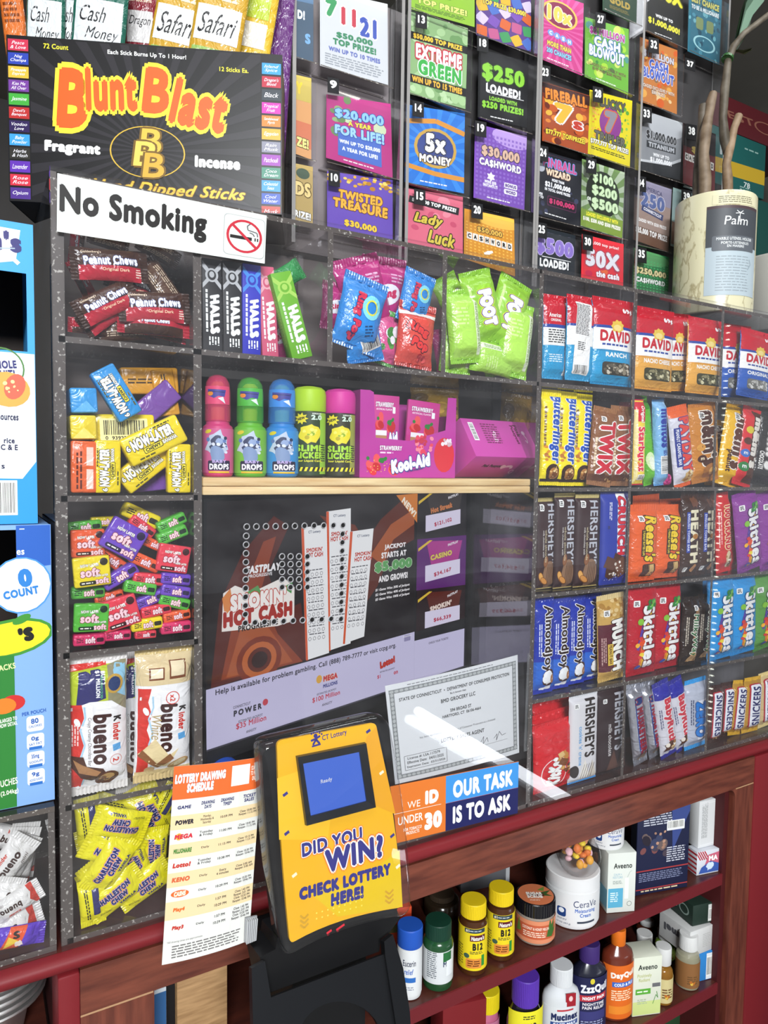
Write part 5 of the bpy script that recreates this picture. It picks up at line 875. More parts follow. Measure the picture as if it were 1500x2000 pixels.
for tx, ty, bx0, by0, w in ((633, 1003, 640, 1275, 48), (584, 1034, 596, 1293, 50), (680, 1043, 668, 1262, 46)):
    e += quad([(tx, ty), (tx + w, ty - 6), (bx0 + w * .9, by0 - 14), (bx0, by0)], '#eef0f2') + quad([(tx, ty), (tx + 5, ty), (bx0 + 4, by0), (bx0, by0)], '#d8582c')
    e += mt('CT Lottery', (tx + 14, ty + 10), (tx + 38, ty + 7), 8, '#3a4a6a') + mt('SMOKIN\'', (tx + 10, ty + 45), (tx + 42, ty + 41), 10, '#c23a2a', b=.05) + mt('HOT CASH', (tx + 9, ty + 55), (tx + 43, ty + 51), 11, '#c23a2a', b=.05)
    for i in range(9):
        t = .36 + .06 * i; xx, yy = tx + (bx0 - tx) * t, ty + (by0 - ty) * t
        for j in range(4): x2, z2 = mp(xx + 9 + j * 9, yy - j * 1.4); e += RING(x2, z2, .2, .26, '#55555c', 10)
        L, an, x2, z2 = ln((xx + 8, yy - 9), (xx + 40, yy - 13)); e += TXT(x2, z2, L, .28, 1, '#55555c', an, i)
e += mt('JACKPOT', (748, 1077), (790, 1069), 15, '#f0eef0', b=.06) + mt('STARTS AT', (742, 1092), (791, 1084), 15, '#f0eef0', b=.06) + mt('$5,000', (729, 1117), (802, 1103), 28, '#5aa05a', b=.09, o=('#d9ecd2', .03)) + mt('AND GROWS!', (737, 1138), (794, 1128), 16, '#f0eef0', b=.06)
for i, s in enumerate(('$1 Game Wins 20% of Jackpot', '$2 Game Wins 40% of Jackpot', '$5 Game Wins 100% of Jackpot')): e += mt(s, (731, 1160 + 9 * i), (798, 1147 + 9 * i), 8, '#f0eef0', b=.04, sh=.2)
e += quad([(770, 973), (812, 970), (812, 1028)], '#cf7a2a') + mt('NEW!', (783, 981), (808, 1012), 17, '#f4ead8', b=.06)
# white lower band
e += quad([(400, 1348), (808, 1240), (808, 1370), (403, 1465)], '#c6c2e2') + quad([(808, 1258), (906, 1235), (905, 1345), (808, 1370)], '#c6c2e2')
e += mt('Help is available for problem gambling. Call (888) 789-7777 or visit ccpg.org.', (419, 1360), (772, 1262), 15, '#26222e', b=.025)
e += mt('POWER', (455, 1395), (510, 1380), 13, '#26222e', b=.06, sp=1.5) + mt('CONNECTICUT', (454, 1383), (488, 1374), 6, '#55505e') + E(*mp(517, 1373), .42, .42, '#c2414f') + mt('ESTIMATED JACKPOT', (465, 1411), (512, 1398), 7, '#55505e') + mt('$35 Million', (460, 1420), (519, 1404), 14, '#c0344c', b=.03) + mt('ANNUITY', (480, 1430), (500, 1425), 6, '#55505e')
e += E(*mp(622, 1330), .5, .55, '#d9a53a') + mt('MEGA', (630, 1330), (658, 1322), 14, '#c2303e', b=.08, o=('#e9d9a8', .04)) + mt('MILLIONS', (630, 1344), (658, 1336), 9, '#3a3f86', b=.06) + mt('ESTIMATED JACKPOT', (618, 1360), (656, 1350), 6, '#55505e') + mt('$100 Million', (609, 1371), (663, 1357), 13, '#c0344c', b=.03) + mt('ANNUITY', (628, 1380), (648, 1375), 6, '#55505e')
e += mt('Lotto!', (741, 1305), (770, 1292), 18, '#c2392e', b=.09, o=('#7a2a2a', .03)) + mt('ESTIMATED JACKPOT', (741, 1318), (770, 1311), 5, '#55505e') + mt('$1', (736, 1328), (742, 1326), 10, '#c0344c') + mt('on', (768, 1320), (776, 1318), 8, '#c0344c', b=.04)
e += RR(*mp(794, 1252), 1.4, .9, '#8f8ab0', .1) + mt('Responsible', (786, 1251), (802, 1246), 5, '#eceaf4')
# three game tiles
for (y0, y1, y2, y3), c, c2, nm, cc, amt, ac in (((968, 960, 1053, 1060), '#201c20', '#3a3434', 'Hot Streak', '#c77a4a', '$121,102', (1033, 1026)), ((1060, 1053, 1150, 1160), '#5a1f6e', '#a8318a', 'CASINO', '#d8c060', '$34,167', (1130, 1122)), ((1160, 1150, 1215, 1240), '#241216', '#5a2016', 'SMOKIN\'', '#e6d2c8', '$66,339', (1222, 1214))):
    e += quad([(812, y0), (908, y1), (907, y2), (811, y3)], c) + quad([(830, y0 + 4), (900, y1 + 10), (890, y1 + 60), (840, y1 + 60)], c2) + mt(nm, (838, y0 + 37), (880, y1 + 33), 15, cc, b=.08, o=('#2a1a1a', .03)) + mt('FASTPLAY', (872, y0 + 12), (892, y1 + 12), 7, '#e6e4ea', b=.05) + quad([(814, y0 + 18), (836, y0 + 2), (842, y0 + 2), (814, y0 + 24)], '#d8b83a')
for (a, b), s in (((1024, 1016), '$121,102'), ((1122, 1113), '$34,167'), ((1212, 1203), '$66,339')):
    e += quad([(828, a + 8 - 18), (896, b + 2 - 16), (896, b + 6 + 8), (828, a + 8 + 14)], '#d9d3ea') + mt(s, (845, a + 12 - 4), (879, b + 12 - 6), 12, '#b4304e', b=.04)
e += mt('CHECK YOUR TICKETS!', (836, 1262), (874, 1254), 6, '#55505e')
m = MB(); m.add([fn(a, b, 0) for a, b in ((0, 0), (Wm, 0), (Wm, Hm), (0, Hm))], [(0, 1, 2, 3)], mat('#17171a', 's'))
printing(m, e, fn, 'e', (), (), (0, 0, Wm, Hm)); m.build('screen', mon, 'lit screen with orange flames, ticket pictures and a lavender band')
# state certificate in a clear sleeve
e = RING(0, 10.7, 8.2, 8.3, '#8a8f8c', 4) if False else []
for (xx, zz, ww, hh) in ((0, 20.0, 27.0, .9), (0, 1.4, 27.0, .9), (-13.0, 10.7, .9, 19.4), (13.0, 10.7, .9, 19.4)): e += R(xx, zz, ww, hh, '#8f9492')
e += [merge(merge_l([E(-13 + i * .93, z, .42, .3, '#c6cac6', 0, 8) for i in range(29) for z in (20.0, 1.4)] + [E(x, 1.6 + i * .93, .3, .42, '#c6cac6', 0, 8) for i in range(20) for x in (-13, 13)]), '#c6cac6')]
e += T('STATE OF CONNECTICUT  •  DEPARTMENT OF CONSUMER PROTECTION', 0, 18.0, 23.5, .75, '#2f3332', 0, .03) + T('Be it known that', 0, 17.0, 3.4, .42, '#55585a') + T('BMD GROCERY LLC', 0, 15.7, 7.4, .85, '#2f3332', 0, .03) + T('594 BROAD ST', .4, 13.3, 4.6, .75, '#2f3332', 0, .03) + T('HARTFORD, CT  06106-4664', .6, 12.2, 8.4, .75, '#2f3332', 0, .03) + T('has been certified by the Department of Consumer Protection as a licensed', -.2, 8.9, 16.5, .6, '#45494a', 0, .01) + T('LOTTERY SALES AGENT', .6, 7.2, 9.6, .85, '#2f3332', 0, .03)
e += [merge(LINE([(-11.8, 5.6), (-3.2, 5.6), (-3.2, 2.5), (-11.8, 2.5), (-11.8, 5.6)], .08, '#3a3d3e'), '#3a3d3e')] + T('License #: LSA.117379', -7.9, 5.0, 6.6, .62, '#2f3332', 0, .02) + T('Effective Date:  04/01/2025', -7.6, 4.1, 7.4, .62, '#2f3332', 0, .02) + T('Expiration Date:  03/31/2026', -7.5, 3.1, 7.8, .62, '#2f3332', 0, .02)
e += [merge(LINE([(4.4, 4.6), (5.2, 5.8), (5.0, 4.2), (6.0, 5.4), (6.2, 4.4)], .1, '#4a4d4e') + LINE([(7.6, 4.8), (8.4, 5.6), (8.2, 4.2), (9.0, 6.0), (9.6, 5.0), (10.6, 5.2)], .1, '#4a4d4e') + LINE([(4.5, 3.9), (11, 3.9)], .05, '#6a6d6e'), '#4a4d4e')] + TXT(0, 20.9, 20, .35, 1, '#8a8d8e', 0, 3)
card('certificate', [(752, 1340), (1011, 1279), (1014, 1470), (772, 1532)], (.013, .016, .013, .009), 28, 21.6, '#f3f6f4', e, 'white state licence certificate with grey guilloche border behind the acrylic', 'certificate', bow=.004, n=8)
m = MB(); c = [at(744, 1336, .0135), at(1013, 1268, .0165), at(1018, 1476, .0135), at(765, 1540, .0120)]; nn = Vector((0, -.0009, 0))
m.add([p + nn * 11 for p in c] + [p + nn * 11.4 for p in c], [(0, 1, 2, 3), (7, 6, 5, 4)], M_SHELL)
tag(m.build('clear_sleeve'), 'clear plastic sleeve over the licence certificate', 'sleeve')
# tape roll behind the schedule sheet
m = MB(); rg = [(.030, 0), (.040, 0), (.040, .024), (.030, .024), (.030, 0)]
m.lathe(rg[1:3] + [(.031, .024)], mat('#2456c4', 's'), 40, (0, 0, 0)); m.lathe([(.0305, .0005), (.0305, .0242), (.012, .0244)], mat('#1c2a4a', 's'), 40); m.add([(-.004, -.0405, .001), (.012, -.0395, .001), (.012, -.0395, .0235), (-.004, -.0405, .0235)], [(0, 1, 2, 3)], mat('#e2e6ea', 'm'))
o = m.build('tape_roll'); c = at(432, 1512, .028); o.location = (c.x, .026, c.z); o.rotation_euler = (PI / 2, 0, 0); o.scale = (.56, .56, .8); tag(o, 'blue plastic roll peeking above the lottery schedule sheet', 'tape roll')
# ================================================================== SIGNS ON THE ACRYLIC
e = T('No Smoking', -3.4, 3.35, 15.2, 4.0, '#151111', 0, .05) + RR(8.6, 3.1, 4.9, 5.2, '#8f9496', .5) + RR(8.6, 3.1, 4.8, 5.1, '#cacdc9', .5) + R(8.2, 2.9, 2.6, .42, '#1d1818') + R(9.9, 2.9, .16, .42, '#1d1818') + R(10.2, 2.9, .16, .42, '#1d1818') + [merge(LINE([(10.2, 3.3), (10.1, 3.8), (9.6, 3.9), (9.0, 4.0), (8.9, 4.5), (9.3, 4.9)], .14, '#55585a') + LINE([(9.8, 3.3), (9.6, 3.6), (9.2, 3.7)], .14, '#55585a'), '#55585a')] + RING(8.6, 3.1, 1.85, 2.15, '#b32335') + R(8.6, 3.1, 3.8, .34, '#b32335', -42)
card('no_smoking_sign', [(112, 338), (521, 421), (517, 515), (111, 452)], -.0062, 22.4, 6.4, '#c6c9c5', e, 'brushed silver NO SMOKING plate stuck across the case top', 'sign', thick=.0008, fin='s')
e = R(-7.6, 5.2, 12.4, 10.6, '#d9752e') + R(6.3, 7.9, 15.2, 5.2, '#3f8fd6') + R(6.3, 2.6, 15.2, 5.3, '#1e2258') + T('OUR TASK', 6.4, 7.6, 12.6, 3.4, '#eef0f0', 0, .06) + T('IS TO ASK', 6.2, 2.7, 12.2, 3.4, '#eef0f0', 0, .06) + T('ID', -4.0, 7.2, 2.6, 2.6, '#f2ece4', 0, .09) + T('WE', -7.4, 6.5, 2.4, 1.3, '#f2ece4', 0, .01) + LINE([(-12, 5.4), (-2.2, 5.4)], .08, '#f2ece4') + T('30', -3.7, 2.7, 3.4, 3.3, '#f2ece4', 0, .08) + T('UNDER', -8.0, 3.9, 4.6, 1.5, '#f2ece4', 0, .02) + T('FOR TOBACCO\nPRODUCTS', -7.6, 1.7, 3.4, 1.3, '#f2ece4', 0, .02)
card('age_check_sticker', [(738, 1541), (1013, 1487), (1011, 1588), (738, 1656)], -.0056, 27.8, 10.6, '#d9752e', e, 'orange and blue OUR TASK IS TO ASK sticker above the red edge', 'sign', thick=.0003, fin='s')
# ================================================================== TICKET DISPENSERS ON TOP OF THE CASES
YT = 0.092
K = '#16171a'
def tt(s, z, L, H, c, o=None, x=0, ang=0, b=.07, **k): return T(s, x, z, L, H, c, ang, b, k.pop('sh', 0), o, **k)
foot = lambda c='#e8e8e4', z=.7: TXT(0, z, 5, .3, 1, c, 0, 3, .7)
# px quads (top left, top right, bottom right, bottom left), base colour, print, label
def spark(n, cols, seed): return BLOBS(0, 6.5, 9, 12, n, cols, .15, .6, seed)
gem = lambda: [q for i in range(24) for q in ST(-4 + (i % 5) * 2.1, 1.2 + (i // 5) * 2.3, 1.25, .95, 4, ['#d8642a', '#e2b52e', '#7a4fb0', '#3f9a5a', '#d9c9e6', '#c25a8a', '#4a6fc0'][i * 5 % 7], i * 11)]
TK = {
 'A': [(((625, -22), (757, 8), (758, 166), (625, 128)), '#d3d6d8', tt('7', 10.2, 1.7, 3.0, '#3f9a5e', ('#f4f4f4', .06), -3.4) + tt('11', 9.4, 2.2, 3.0, '#c4414f', ('#f4f4f4', .06), -.9) + tt('21', 8.4, 2.6, 3.2, '#3f56b0', ('#f4f4f4', .06), 2.0) + tt('$50,000', 6.0, 5.4, 1.1, '#3f8a62') + tt('TOP PRIZE!', 4.8, 6.4, 1.1, '#3f8a62') + tt('WIN UP TO 10 TIMES', 3.4, 7.6, .8, '#6a76b8') + TXT(0, 1.6, 8.6, 2, 5, '#9aa0a6', 0, 3), 'white lottery ticket with 7 11 21 in green, red and blue', None),
       (((638, 184), (763, 203), (767, 348), (637, 308)), '#b83a80', BLOBS(0, 9, 9, 7, 12, ['#8fae7a', '#c9d6b0', '#6d8a5a'], .5, 1.1, 4) + R(0, 3.6, 6.6, 4.6, '#4f6fc0') + tt('$20,000', 9.6, 7.6, 2.0, '#8fc4ec', ('#2a4a9c', .05)) + tt('A YEAR', 8.0, 3.6, .9, '#f0d84a', ('#2a3a6a', .04)) + tt('FOR LIFE!', 6.4, 7.6, 1.9, '#9fcdf0', ('#2a4a9c', .05)) + tt('WIN UP TO $20,000', 4.2, 6.2, .85, '#e8eef6') + tt('A YEAR FOR LIFE!', 2.9, 5.4, .8, '#e8eef6') + foot(), 'magenta lottery ticket promising a yearly sum for life', '9'),
       (((639, 334), (767, 352), (767, 478), (639, 445)), '#6a4fb0', BLOBS(0, 11.5, 10, 2.4, 34, ['#d9a53a', '#f0cf6a', '#b8802a'], .2, .5, 3) + tt('TWISTED', 8.3, 6.8, 2.0, '#eab23e', ('#6a3a1a', .05), 0, -2) + tt('TREASURE', 6.2, 8.4, 2.2, '#eab23e', ('#6a3a1a', .05), 0, -2) + tt('$30,000', 2.2, 5, 1.6, '#f0c83a', ('#3a2a6a', .04)), 'violet lottery ticket with orange TWISTED TREASURE lettering', '10'),
       (((575, -20), (612, -12), (612, 122), (575, 112)), '#4f6274', tt('D!', 8.5, 4, 1.8, '#eef2f6', None, -1.5) + tt('S', 4.2, 3, 2, '#7fb0dc', None, 2) + R(0, 12, 10, 2, '#5f7f9f'), 'blue grey lottery ticket sliver at the dispenser edge', None),
       (((574, 145), (608, 153), (608, 312), (574, 299)), '#d9a06a', R(0, 11, 10, 4, '#c9b45a') + R(0, 3.6, 10, 4, '#d07a5a') + tt('Y', 11, 4, 2, '#e9c83a', None, -2) + tt('ZE!', 2.2, 7, 1.6, '#f0e08a', ('#3a2a1a', .05)), 'orange and yellow lottery ticket sliver ending in ZE', None),
       (((572, 318), (611, 326), (611, 440), (571, 428)), '#b59c62', tt('DS', 7.5, 8, 3.2, '#e9cf8a', ('#5a4522', .05)) + tt('RIZE!', 1.6, 8, 1.7, '#f4f2ea', ('#3a3328', .06)) + E(0, 11, 3.4, 1.2, '#4a5a4a'), 'gold lottery ticket sliver ending in RIZE', None)],
 'B': [(((797, -85), (927, -50), (927, 53), (797, 16)), '#93c234', tt('TOP PRIZE!', 2.8, 7.6, 1.5, '#dff07a', ('#3a5a1a', .04)) + TXT(0, 1.2, 8, 1, 3, '#4a6a2a', 0, 3) + BLOBS(0, 8, 9, 6, 16, ['#b5dc5a', '#6a9a2a'], .4, .9), 'lime lottery ticket cut off by the top of the picture', None),
       (((796, 21), (914, 55), (909, 213), (796, 182)), '#8fb47a', BLOBS(0, 10.8, 9.6, 3.4, 22, ['#a9cc92', '#6f9a5e', '#bcd9a6'], .4, 1.0, 4) + BLOBS(0, 2, 9.6, 3.2, 22, ['#a9cc92', '#6f9a5e', '#bcd9a6'], .4, 1.0, 9) + R(0, 9.4, 10, 1.2, K) + tt('$50,000 TOP PRIZE', 9.4, 8.2, .95, '#f0c83a') + tt('EXTREME', 7.2, 7.8, 2.3, '#f2f0ee', ('#c22a3a', .10), .2) + tt('GREEN', 4.8, 7.4, 2.5, '#3fae4a', ('#f4f8f2', .06), .4) + R(0, 2.6, 10, 1.3, K) + tt('WIN UP TO 15 TIMES', 2.6, 8.6, 1.0, '#f0b83a'), 'green lottery ticket lettered EXTREME GREEN', '13'),
       (((793, 204), (908, 222), (906, 378), (790, 355)), '#2a76d0', RAYS(0, 6.5, 9, 18, '#3a8ae0', .4, 2, (-5, 0, 5, 13)) + LINE([(-5, 10.3), (0, 11), (5, 9.6)], .8, '#d9933a') + LINE([(-5, 3.0), (0, 2.3), (5, 2.2)], .8, '#d9933a') + E(0, 6.5, 3.6, 3.3, '#caa24a') + E(0, 6.5, 3.1, 2.8, '#3a4a8a') + tt('5x', 7.3, 3.6, 3.2, '#f4f4f2', ('#2a2a3a', .05)) + tt('MONEY', 4.6, 5.4, 1.4, '#f4f2ea', ('#3a3020', .08)) + foot(), 'blue lottery ticket with a gold 5x emblem', '14'),
       (((790, 367), (904, 385), (904, 505), (790, 472)), '#dc6a80', BLOBS(0, 7, 9, 10, 10, ['#e88a9a', '#c94f6c'], .6, 1.2) + R(0, 10.2, 8.6, 1.6, K, -6) + tt('$30,000 TOP PRIZE!', 10.2, 7.6, 1.0, '#f4f2ee', None, 0, -6) + tt('Lady', 6.4, 5, 3.0, '#d8c04a', ('#2a2410', .07), -1, 0, .05, sh=.3) + tt('Luck', 3.0, 4.8, 3.0, '#d8c04a', ('#2a2410', .07), 1.2, 0, .05, sh=.3), 'pink lottery ticket with gold Lady Luck script', '15'),
       (((930, -70), (1037, -35), (1037, 101), (930, 68)), '#5a3a86', gem() + tt('BINGO', 10.4, 7, 2.2, '#eab83a', ('#2a1c14', .08)) + tt('TOP PRIZE $30,000!', 6.6, 8, 1.1, '#f0d84a', ('#3a2a4a', .06)), 'bingo lottery ticket covered with coloured gems', None),
       (((935, 95), (1032, 121), (1029, 250), (933, 229)), K, tt('$250', 9.0, 8.6, 3.6, '#8fd23e', ('#2a4a1a', .04)) + LINE([(-3.2, 7.1), (-3.2, 5.2), (4.2, 5.2)], .12, '#f0f0ee') + tt('LOADED!', 6.1, 7, 1.7, '#f2f2f0') + tt('LOADED WITH', 4.2, 5.6, .85, '#8fd23e') + tt('$250 PRIZES!', 2.8, 8.4, 1.5, '#8fd23e') + foot(), 'black lottery ticket with lime 250 LOADED lettering', '18'),
       (((928, 241), (1029, 267), (1024, 411), (925, 386)), '#7a4fb0', E(2.2, 12, 4, 1.8, '#b89ad8') + [merge(merge_l([R(-4.5 + i * .75, 1.0 + j * .75, .4, .4, '#9a78c8') for i in range(13) for j in range(15)]), '#8f6cc2')] + tt('$30,000', 8.7, 7.4, 2.0, '#d9b49a', ('#3a2a4a', .06)) + tt('CA$HWORD', 6.7, 8.2, 1.5, '#f4f0f4', ('#3a2a6a', .05)) + ST(-1.8, 4.4, .9, .5, 6, '#f2eef6') + tt('WINS $50\nINSTANTLY!', 3.1, 2.8, 1.2, '#f2eef6', None, -1.9) + RR(2.1, 3.6, 2.6, .9, '#f2eef6', .2) + RR(2.1, 2.5, 2.6, .9, '#f2eef6', .2) + tt('BONUS', 3.6, 2.2, .6, '#5a3a8a', None, 2.1) + tt('WORD', 2.5, 2.0, .6, '#5a3a8a', None, 2.1) + foot(), 'purple dotted lottery ticket lettered CA$HWORD', '19'),
       (((907, 407), (1004, 428), (1006, 540), (906, 505)), '#d9922a', E(1.5, 11.6, 5, 1.6, '#efb84a') + [merge(merge_l([R(-4.5 + i * .8, 1 + j * .8, .35, .35, '#efb84a') for i in range(12) for j in range(12)]), '#efb84a')] + tt('$50,000', 8.6, 5, 1.5, '#e2b44a', ('#3a2410', .08)) + merge_l([R(-4 + i * 1.14, 6.4, 1.0, 1.7, '#eeeae0') for i in range(8)]) + merge_l([tt(c, 6.4, .62, 1.1, '#2a2420', None, -4 + i * 1.14) for i, c in enumerate('CASHWORD')]) + merge_l([R(-.6 + i * .3, 3.2 + i * .3, 1.2, .5, '#f2eee4', 20) for i in range(3)]), 'orange lottery ticket with CASHWORD on white tiles', '20')],
 'C': [(((1046, -25), (1140, 7), (1137, 148), (1044, 110)), '#cf3a86', RAYS(0, 7, 10, 26, '#dd5a9e', .4, 1, (-5, 0, 5, 13)) + E(0, 9.4, 3.7, 2.4, '#8a1f4a') + RING(0, 9.4, 2.2, 2.5, '#e9c25a', 22, 1.5) + tt('10x', 9.4, 5.2, 2.8, '#f0d05a', ('#f6ecd8', .04)) + merge_l([E(-1.8 + i * 1.3, 5.6 - i * .15, .65, .6, '#7fa0dc') + tt(c, 5.6 - i * .15, .6, .7, '#f4f4f8', None, -1.8 + i * 1.3) for i, c in enumerate('CASH')]) + tt('MORE THAN', 3.6, 5, 1.0, '#f0d84a', ('#4a2a5a', .06)) + tt('200 CHANCES', 2.3, 5.2, 1.0, '#8fd0f0', ('#4a2a5a', .06)) + foot(), 'hot pink lottery ticket with 10x in a dotted oval', None),
       (((1060, 160), (1152, 187), (1148, 301), (1059, 275)), '#a8481a', BLOBS(0, 6, 9.6, 11, 40, ['#e2842a', '#f0b23a', '#6a2410', '#c75a1e'], .4, 1.1, 4) + R(0, 11.8, 10, 2.2, '#3a1410') + tt('FIREBALL', 11.0, 9, 2.4, '#e98a2a', ('#4a140c', .06), 0, 3) + tt('7', 7.2, 4.0, 4.6, '#f0b83a', ('#e8e6e2', .05), -.6) + tt('s', 5.6, 2.2, 1.9, '#c23a2a', ('#f4f2ee', .06), 2.6) + tt('$77,777 TOP PRIZE!', 2.4, 8.6, 1.3, '#f2d83a', ('#3a1410', .07)), 'fiery orange lottery ticket lettered FIREBALL 7s', '23'),
       (((1045, 290), (1137, 316), (1132, 443), (1040, 415)), '#191b24', spark(14, ['#2a2f44', '#3a3f5a'], 5) + E(-3.6, 9.6, .75, .85, '#b9bcc4') + tt('PINBALL', 11.0, 7.2, 2.0, '#c9508a', ('#5aa6e0', .05), .3) + tt('WIZARD', 9.1, 5.2, 1.4, '#e9d8b8', ('#7a3a2a', .05), 0) + tt('MORE THAN', 7.7, 2.6, .6, '#f0f0f2') + tt('$21,000,000', 6.6, 5.4, 1.2, '#f0f0f2') + tt('IN TOTAL GAME PRIZES', 5.6, 5.4, .6, '#f0f0f2') + RR(1.0, 3.4, 6.2, 2.0, '#5a2a4a', .3) + RR(1.0, 3.4, 5.9, 1.7, '#1c1420', .3) + tt('$100,000', 3.4, 5.4, 1.2, '#c93a6c', None, 1.0) + tt('WIN\nUP TO', 4.0, 1.4, 1.2, '#f0f0f2', None, -3.6) + foot(), 'black lottery ticket lettered PINBALL WIZARD', '24'),
       (((1043, 440), (1124, 460), (1122, 540), (1041, 528)), '#20262c', tt('$500', 7.6, 9.2, 5.4, '#8a72c4', ('#c9bce4', .03)) + LINE([(-3, 4.6), (4, 4.4)], .2, '#f0f0ee') + tt('LOADED!', 2.8, 7, 2.6, '#f2f2f0'), 'dark lottery ticket with lilac 500 LOADED lettering', '25'),
       (((1177, -70), (1245, -42), (1243, 47), (1177, 20)), '#24402c', tt('GOLD', 4.0, 6, 2, '#b59a3e') + TXT(0, 2, 6, 1, 3, '#8a7a3a', 0, 3), 'dark green lottery ticket cut off by the top of the picture', None),
       (((1143, 33), (1228, 57), (1227, 185), (1142, 150)), '#6fb53a', BLOBS(0, 7, 9.4, 11, 30, ['#a8d83a', '#3f8a3a', '#cfe06a', '#4f9a8a'], .4, 1.1, 4) + tt('$2 MILLION', 10.6, 8, 1.8, '#b0408f', ('#e8e0f0', .05)) + tt('CASH', 8.6, 6.0, 2.2, '#f2f6f6', ('#2a6aa8', .06)) + tt('BLOWOUT', 6.4, 8.2, 2.4, '#f2f6f6', ('#2a6aa8', .06)) + tt('LOADED EXCLUSIVELY WITH\n$100 AND $200 PRIZES', 3.0, 8.6, 1.6, '#7a2a4a', None, 0, 0, .02) + foot(), 'lime and blue lottery ticket lettered CASH BLOWOUT', '27'),
       (((1152, 175), (1235, 197), (1230, 328), (1148, 300)), '#e3d21e', BLOBS(2.6, 7.5, 3.6, 8, 40, ['#5aa03a', '#8fc04a'], .15, .45, 3) + BLOBS(-2.6, 7.5, 3.6, 7, 40, ['#e0902e', '#efb84a'], .15, .45, 4) + E(0, 7.4, 2.6, 3.2, '#8a3a8a') + tt('LUCKY', 11.2, 6, 1.9, '#5a5a52', ('#3a3a1a', .04), .4) + tt('7', 7.6, 3.0, 4.4, '#8f8a92', ('#d8622a', .04)) + tt('TRIPLER', 4.4, 7.4, 1.7, '#6a6a5e', ('#2a2a1a', .05)) + tt('$777,777 TOP PRIZE!', 2.9, 9, 1.1, '#f2f0e0', ('#2a2a1a', .07)) + TXT(0, 1.6, 8.6, .7, 2, '#3a3a1a', 0, 3), 'yellow lottery ticket with a purple seven emblem', '28'),
       (((1137, 310), (1220, 337), (1215, 466), (1134, 441)), '#6d8a52', RAYS(0, 7, 10, 16, '#a9b89c', .5, 2, (-5, 0, 5, 13)) + E(0, 7.4, 4.0, 4.4, '#232a20') + tt('$100,', 10.2, 5.4, 2.1, '#cfe6b8', ('#3f5a30', .05), .2) + tt('$200', 7.8, 6.0, 2.2, '#cfe6b8', ('#3f5a30', .05), .4) + tt('OR', 5.8, .9, .7, '#e8f0e0', None, -3.2) + tt('$500', 5.2, 6.4, 2.4, '#cfe6b8', ('#3f5a30', .05), .6) + R(0, 1.8, 10, 3.4, '#7f9a3a') + tt('LOADED EXCLUSIVELY WITH', 2.8, 7.6, .8, '#f0e83a') + tt('$100, $200 AND $500 PRIZES!', 1.7, 9, .9, '#f4f2e4'), 'olive lottery ticket listing three prize sums', '29'),
       (((1137, 457), (1218, 477), (1217, 562), (1135, 548)), '#d9343e', BLOBS(0, 5, 9, 9, 8, ['#e2663a', '#c22a4a'], .8, 1.6) + tt('100,000 top prize!', 11.2, 7.6, 1.1, '#f4e6e4', None, 0, 0, .03) + tt('50X', 7.0, 8.2, 5.0, '#dfe0e4', ('#a84a5a', .05)) + tt('the cash', 2.8, 5.6, 1.9, '#f2eef0', ('#8a1a3a', .06), 1.2), 'red lottery ticket with silver 50X lettering', '30')],
 'D': [(((1260, -45), (1334, -12), (1333, 90), (1260, 62)), '#141412', tt('50X', 11, 7, 3.6, '#e8e03a', ('#6a6a1a', .04), 1.5) + tt('WIN UP TO', 5.0, 4.6, .8, '#f0f0ea') + tt('$1,000,000!', 3.2, 8.4, 1.7, '#e8e03a', None, 0, -2) + foot(), 'black lottery ticket with a bright yellow million prize', None),
       (((1250, 72), (1323, 98), (1322, 223), (1247, 197)), '#c87a34', BLOBS(0, 7, 9.4, 12, 46, ['#e8a84a', '#a8541e', '#e9c890', '#d9601e', '#8a6a4a'], .35, 1.0, 6) + tt('$1 MILLION', 10.2, 8, 1.6, '#d8d4d8', ('#4a3a5a', .05)) + tt('CASH', 8.4, 5, 1.9, '#3f5ab8', ('#e8e4ec', .06)) + tt('BLOWOUT', 6.4, 8.2, 2.1, '#3f5ab8', ('#e8e4ec', .06)) + tt('LOADED EXCLUSIVELY WITH\n$500 PRIZES', 3.2, 8.4, 1.7, '#f4ead8', ('#7a3a1a', .05), 0, 0, .03), 'orange lottery ticket lettered CASH BLOWOUT in blue', '32'),
       (((1252, 214), (1333, 240), (1328, 352), (1251, 333)), '#8a8d90', E(1, 11, 4.6, 2.6, '#b9bcbf') + P([(-5, 0), (5, 0), (5, 4.2), (2, 2.6), (-5, 2)], '#2a2d30') + P([(-5, 2), (2, 2.6), (5, 4.2), (5, 4.9), (2, 3.2), (-5, 2.5)], '#c9ccce') + tt('$1,000,000', 8.2, 7.4, 2.1, '#2a2c2e', ('#d8dadc', .03)) + R(0, 6.2, 7.2, 1.5, '#3a3d40') + tt('TITANIUM', 6.2, 6.4, 1.1, '#b9bcbf') + tt('WIN UP TO', 4.2, 4, .8, '#f4f4f4') + tt('$1,000,000!', 3.0, 5.4, 1.2, '#f4f4f4'), 'silver grey lottery ticket lettered TITANIUM', '33'),
       (((1240, 346), (1312, 370), (1305, 492), (1237, 468)), '#a08a80', R(0, 11, 10, 4, '#8f8aa0') + R(0, 1.6, 10, 3.2, '#6a4a3a') + tt('AMERICA', 11.4, 5, .9, '#4a4a6a', None, 0, -4, .03) + tt('250', 9.2, 6.6, 3.0, '#5a6a9c', ('#c9c4cc', .04)) + R(0, 6.9, 6, 1.2, '#3f4a72', -8) + tt('CONNECTICUT', 6.9, 5, .7, '#e4e2e8', None, 0, -8) + tt('LOADED WITH $250 PRIZES', 4.6, 8.2, .8, '#f0ece8') + tt('$25,000 TOP PRIZE', 2.4, 9, 1.4, '#f0ece8', ('#4a342a', .05)), 'sepia lottery ticket with a blue 250 emblem', '34'),
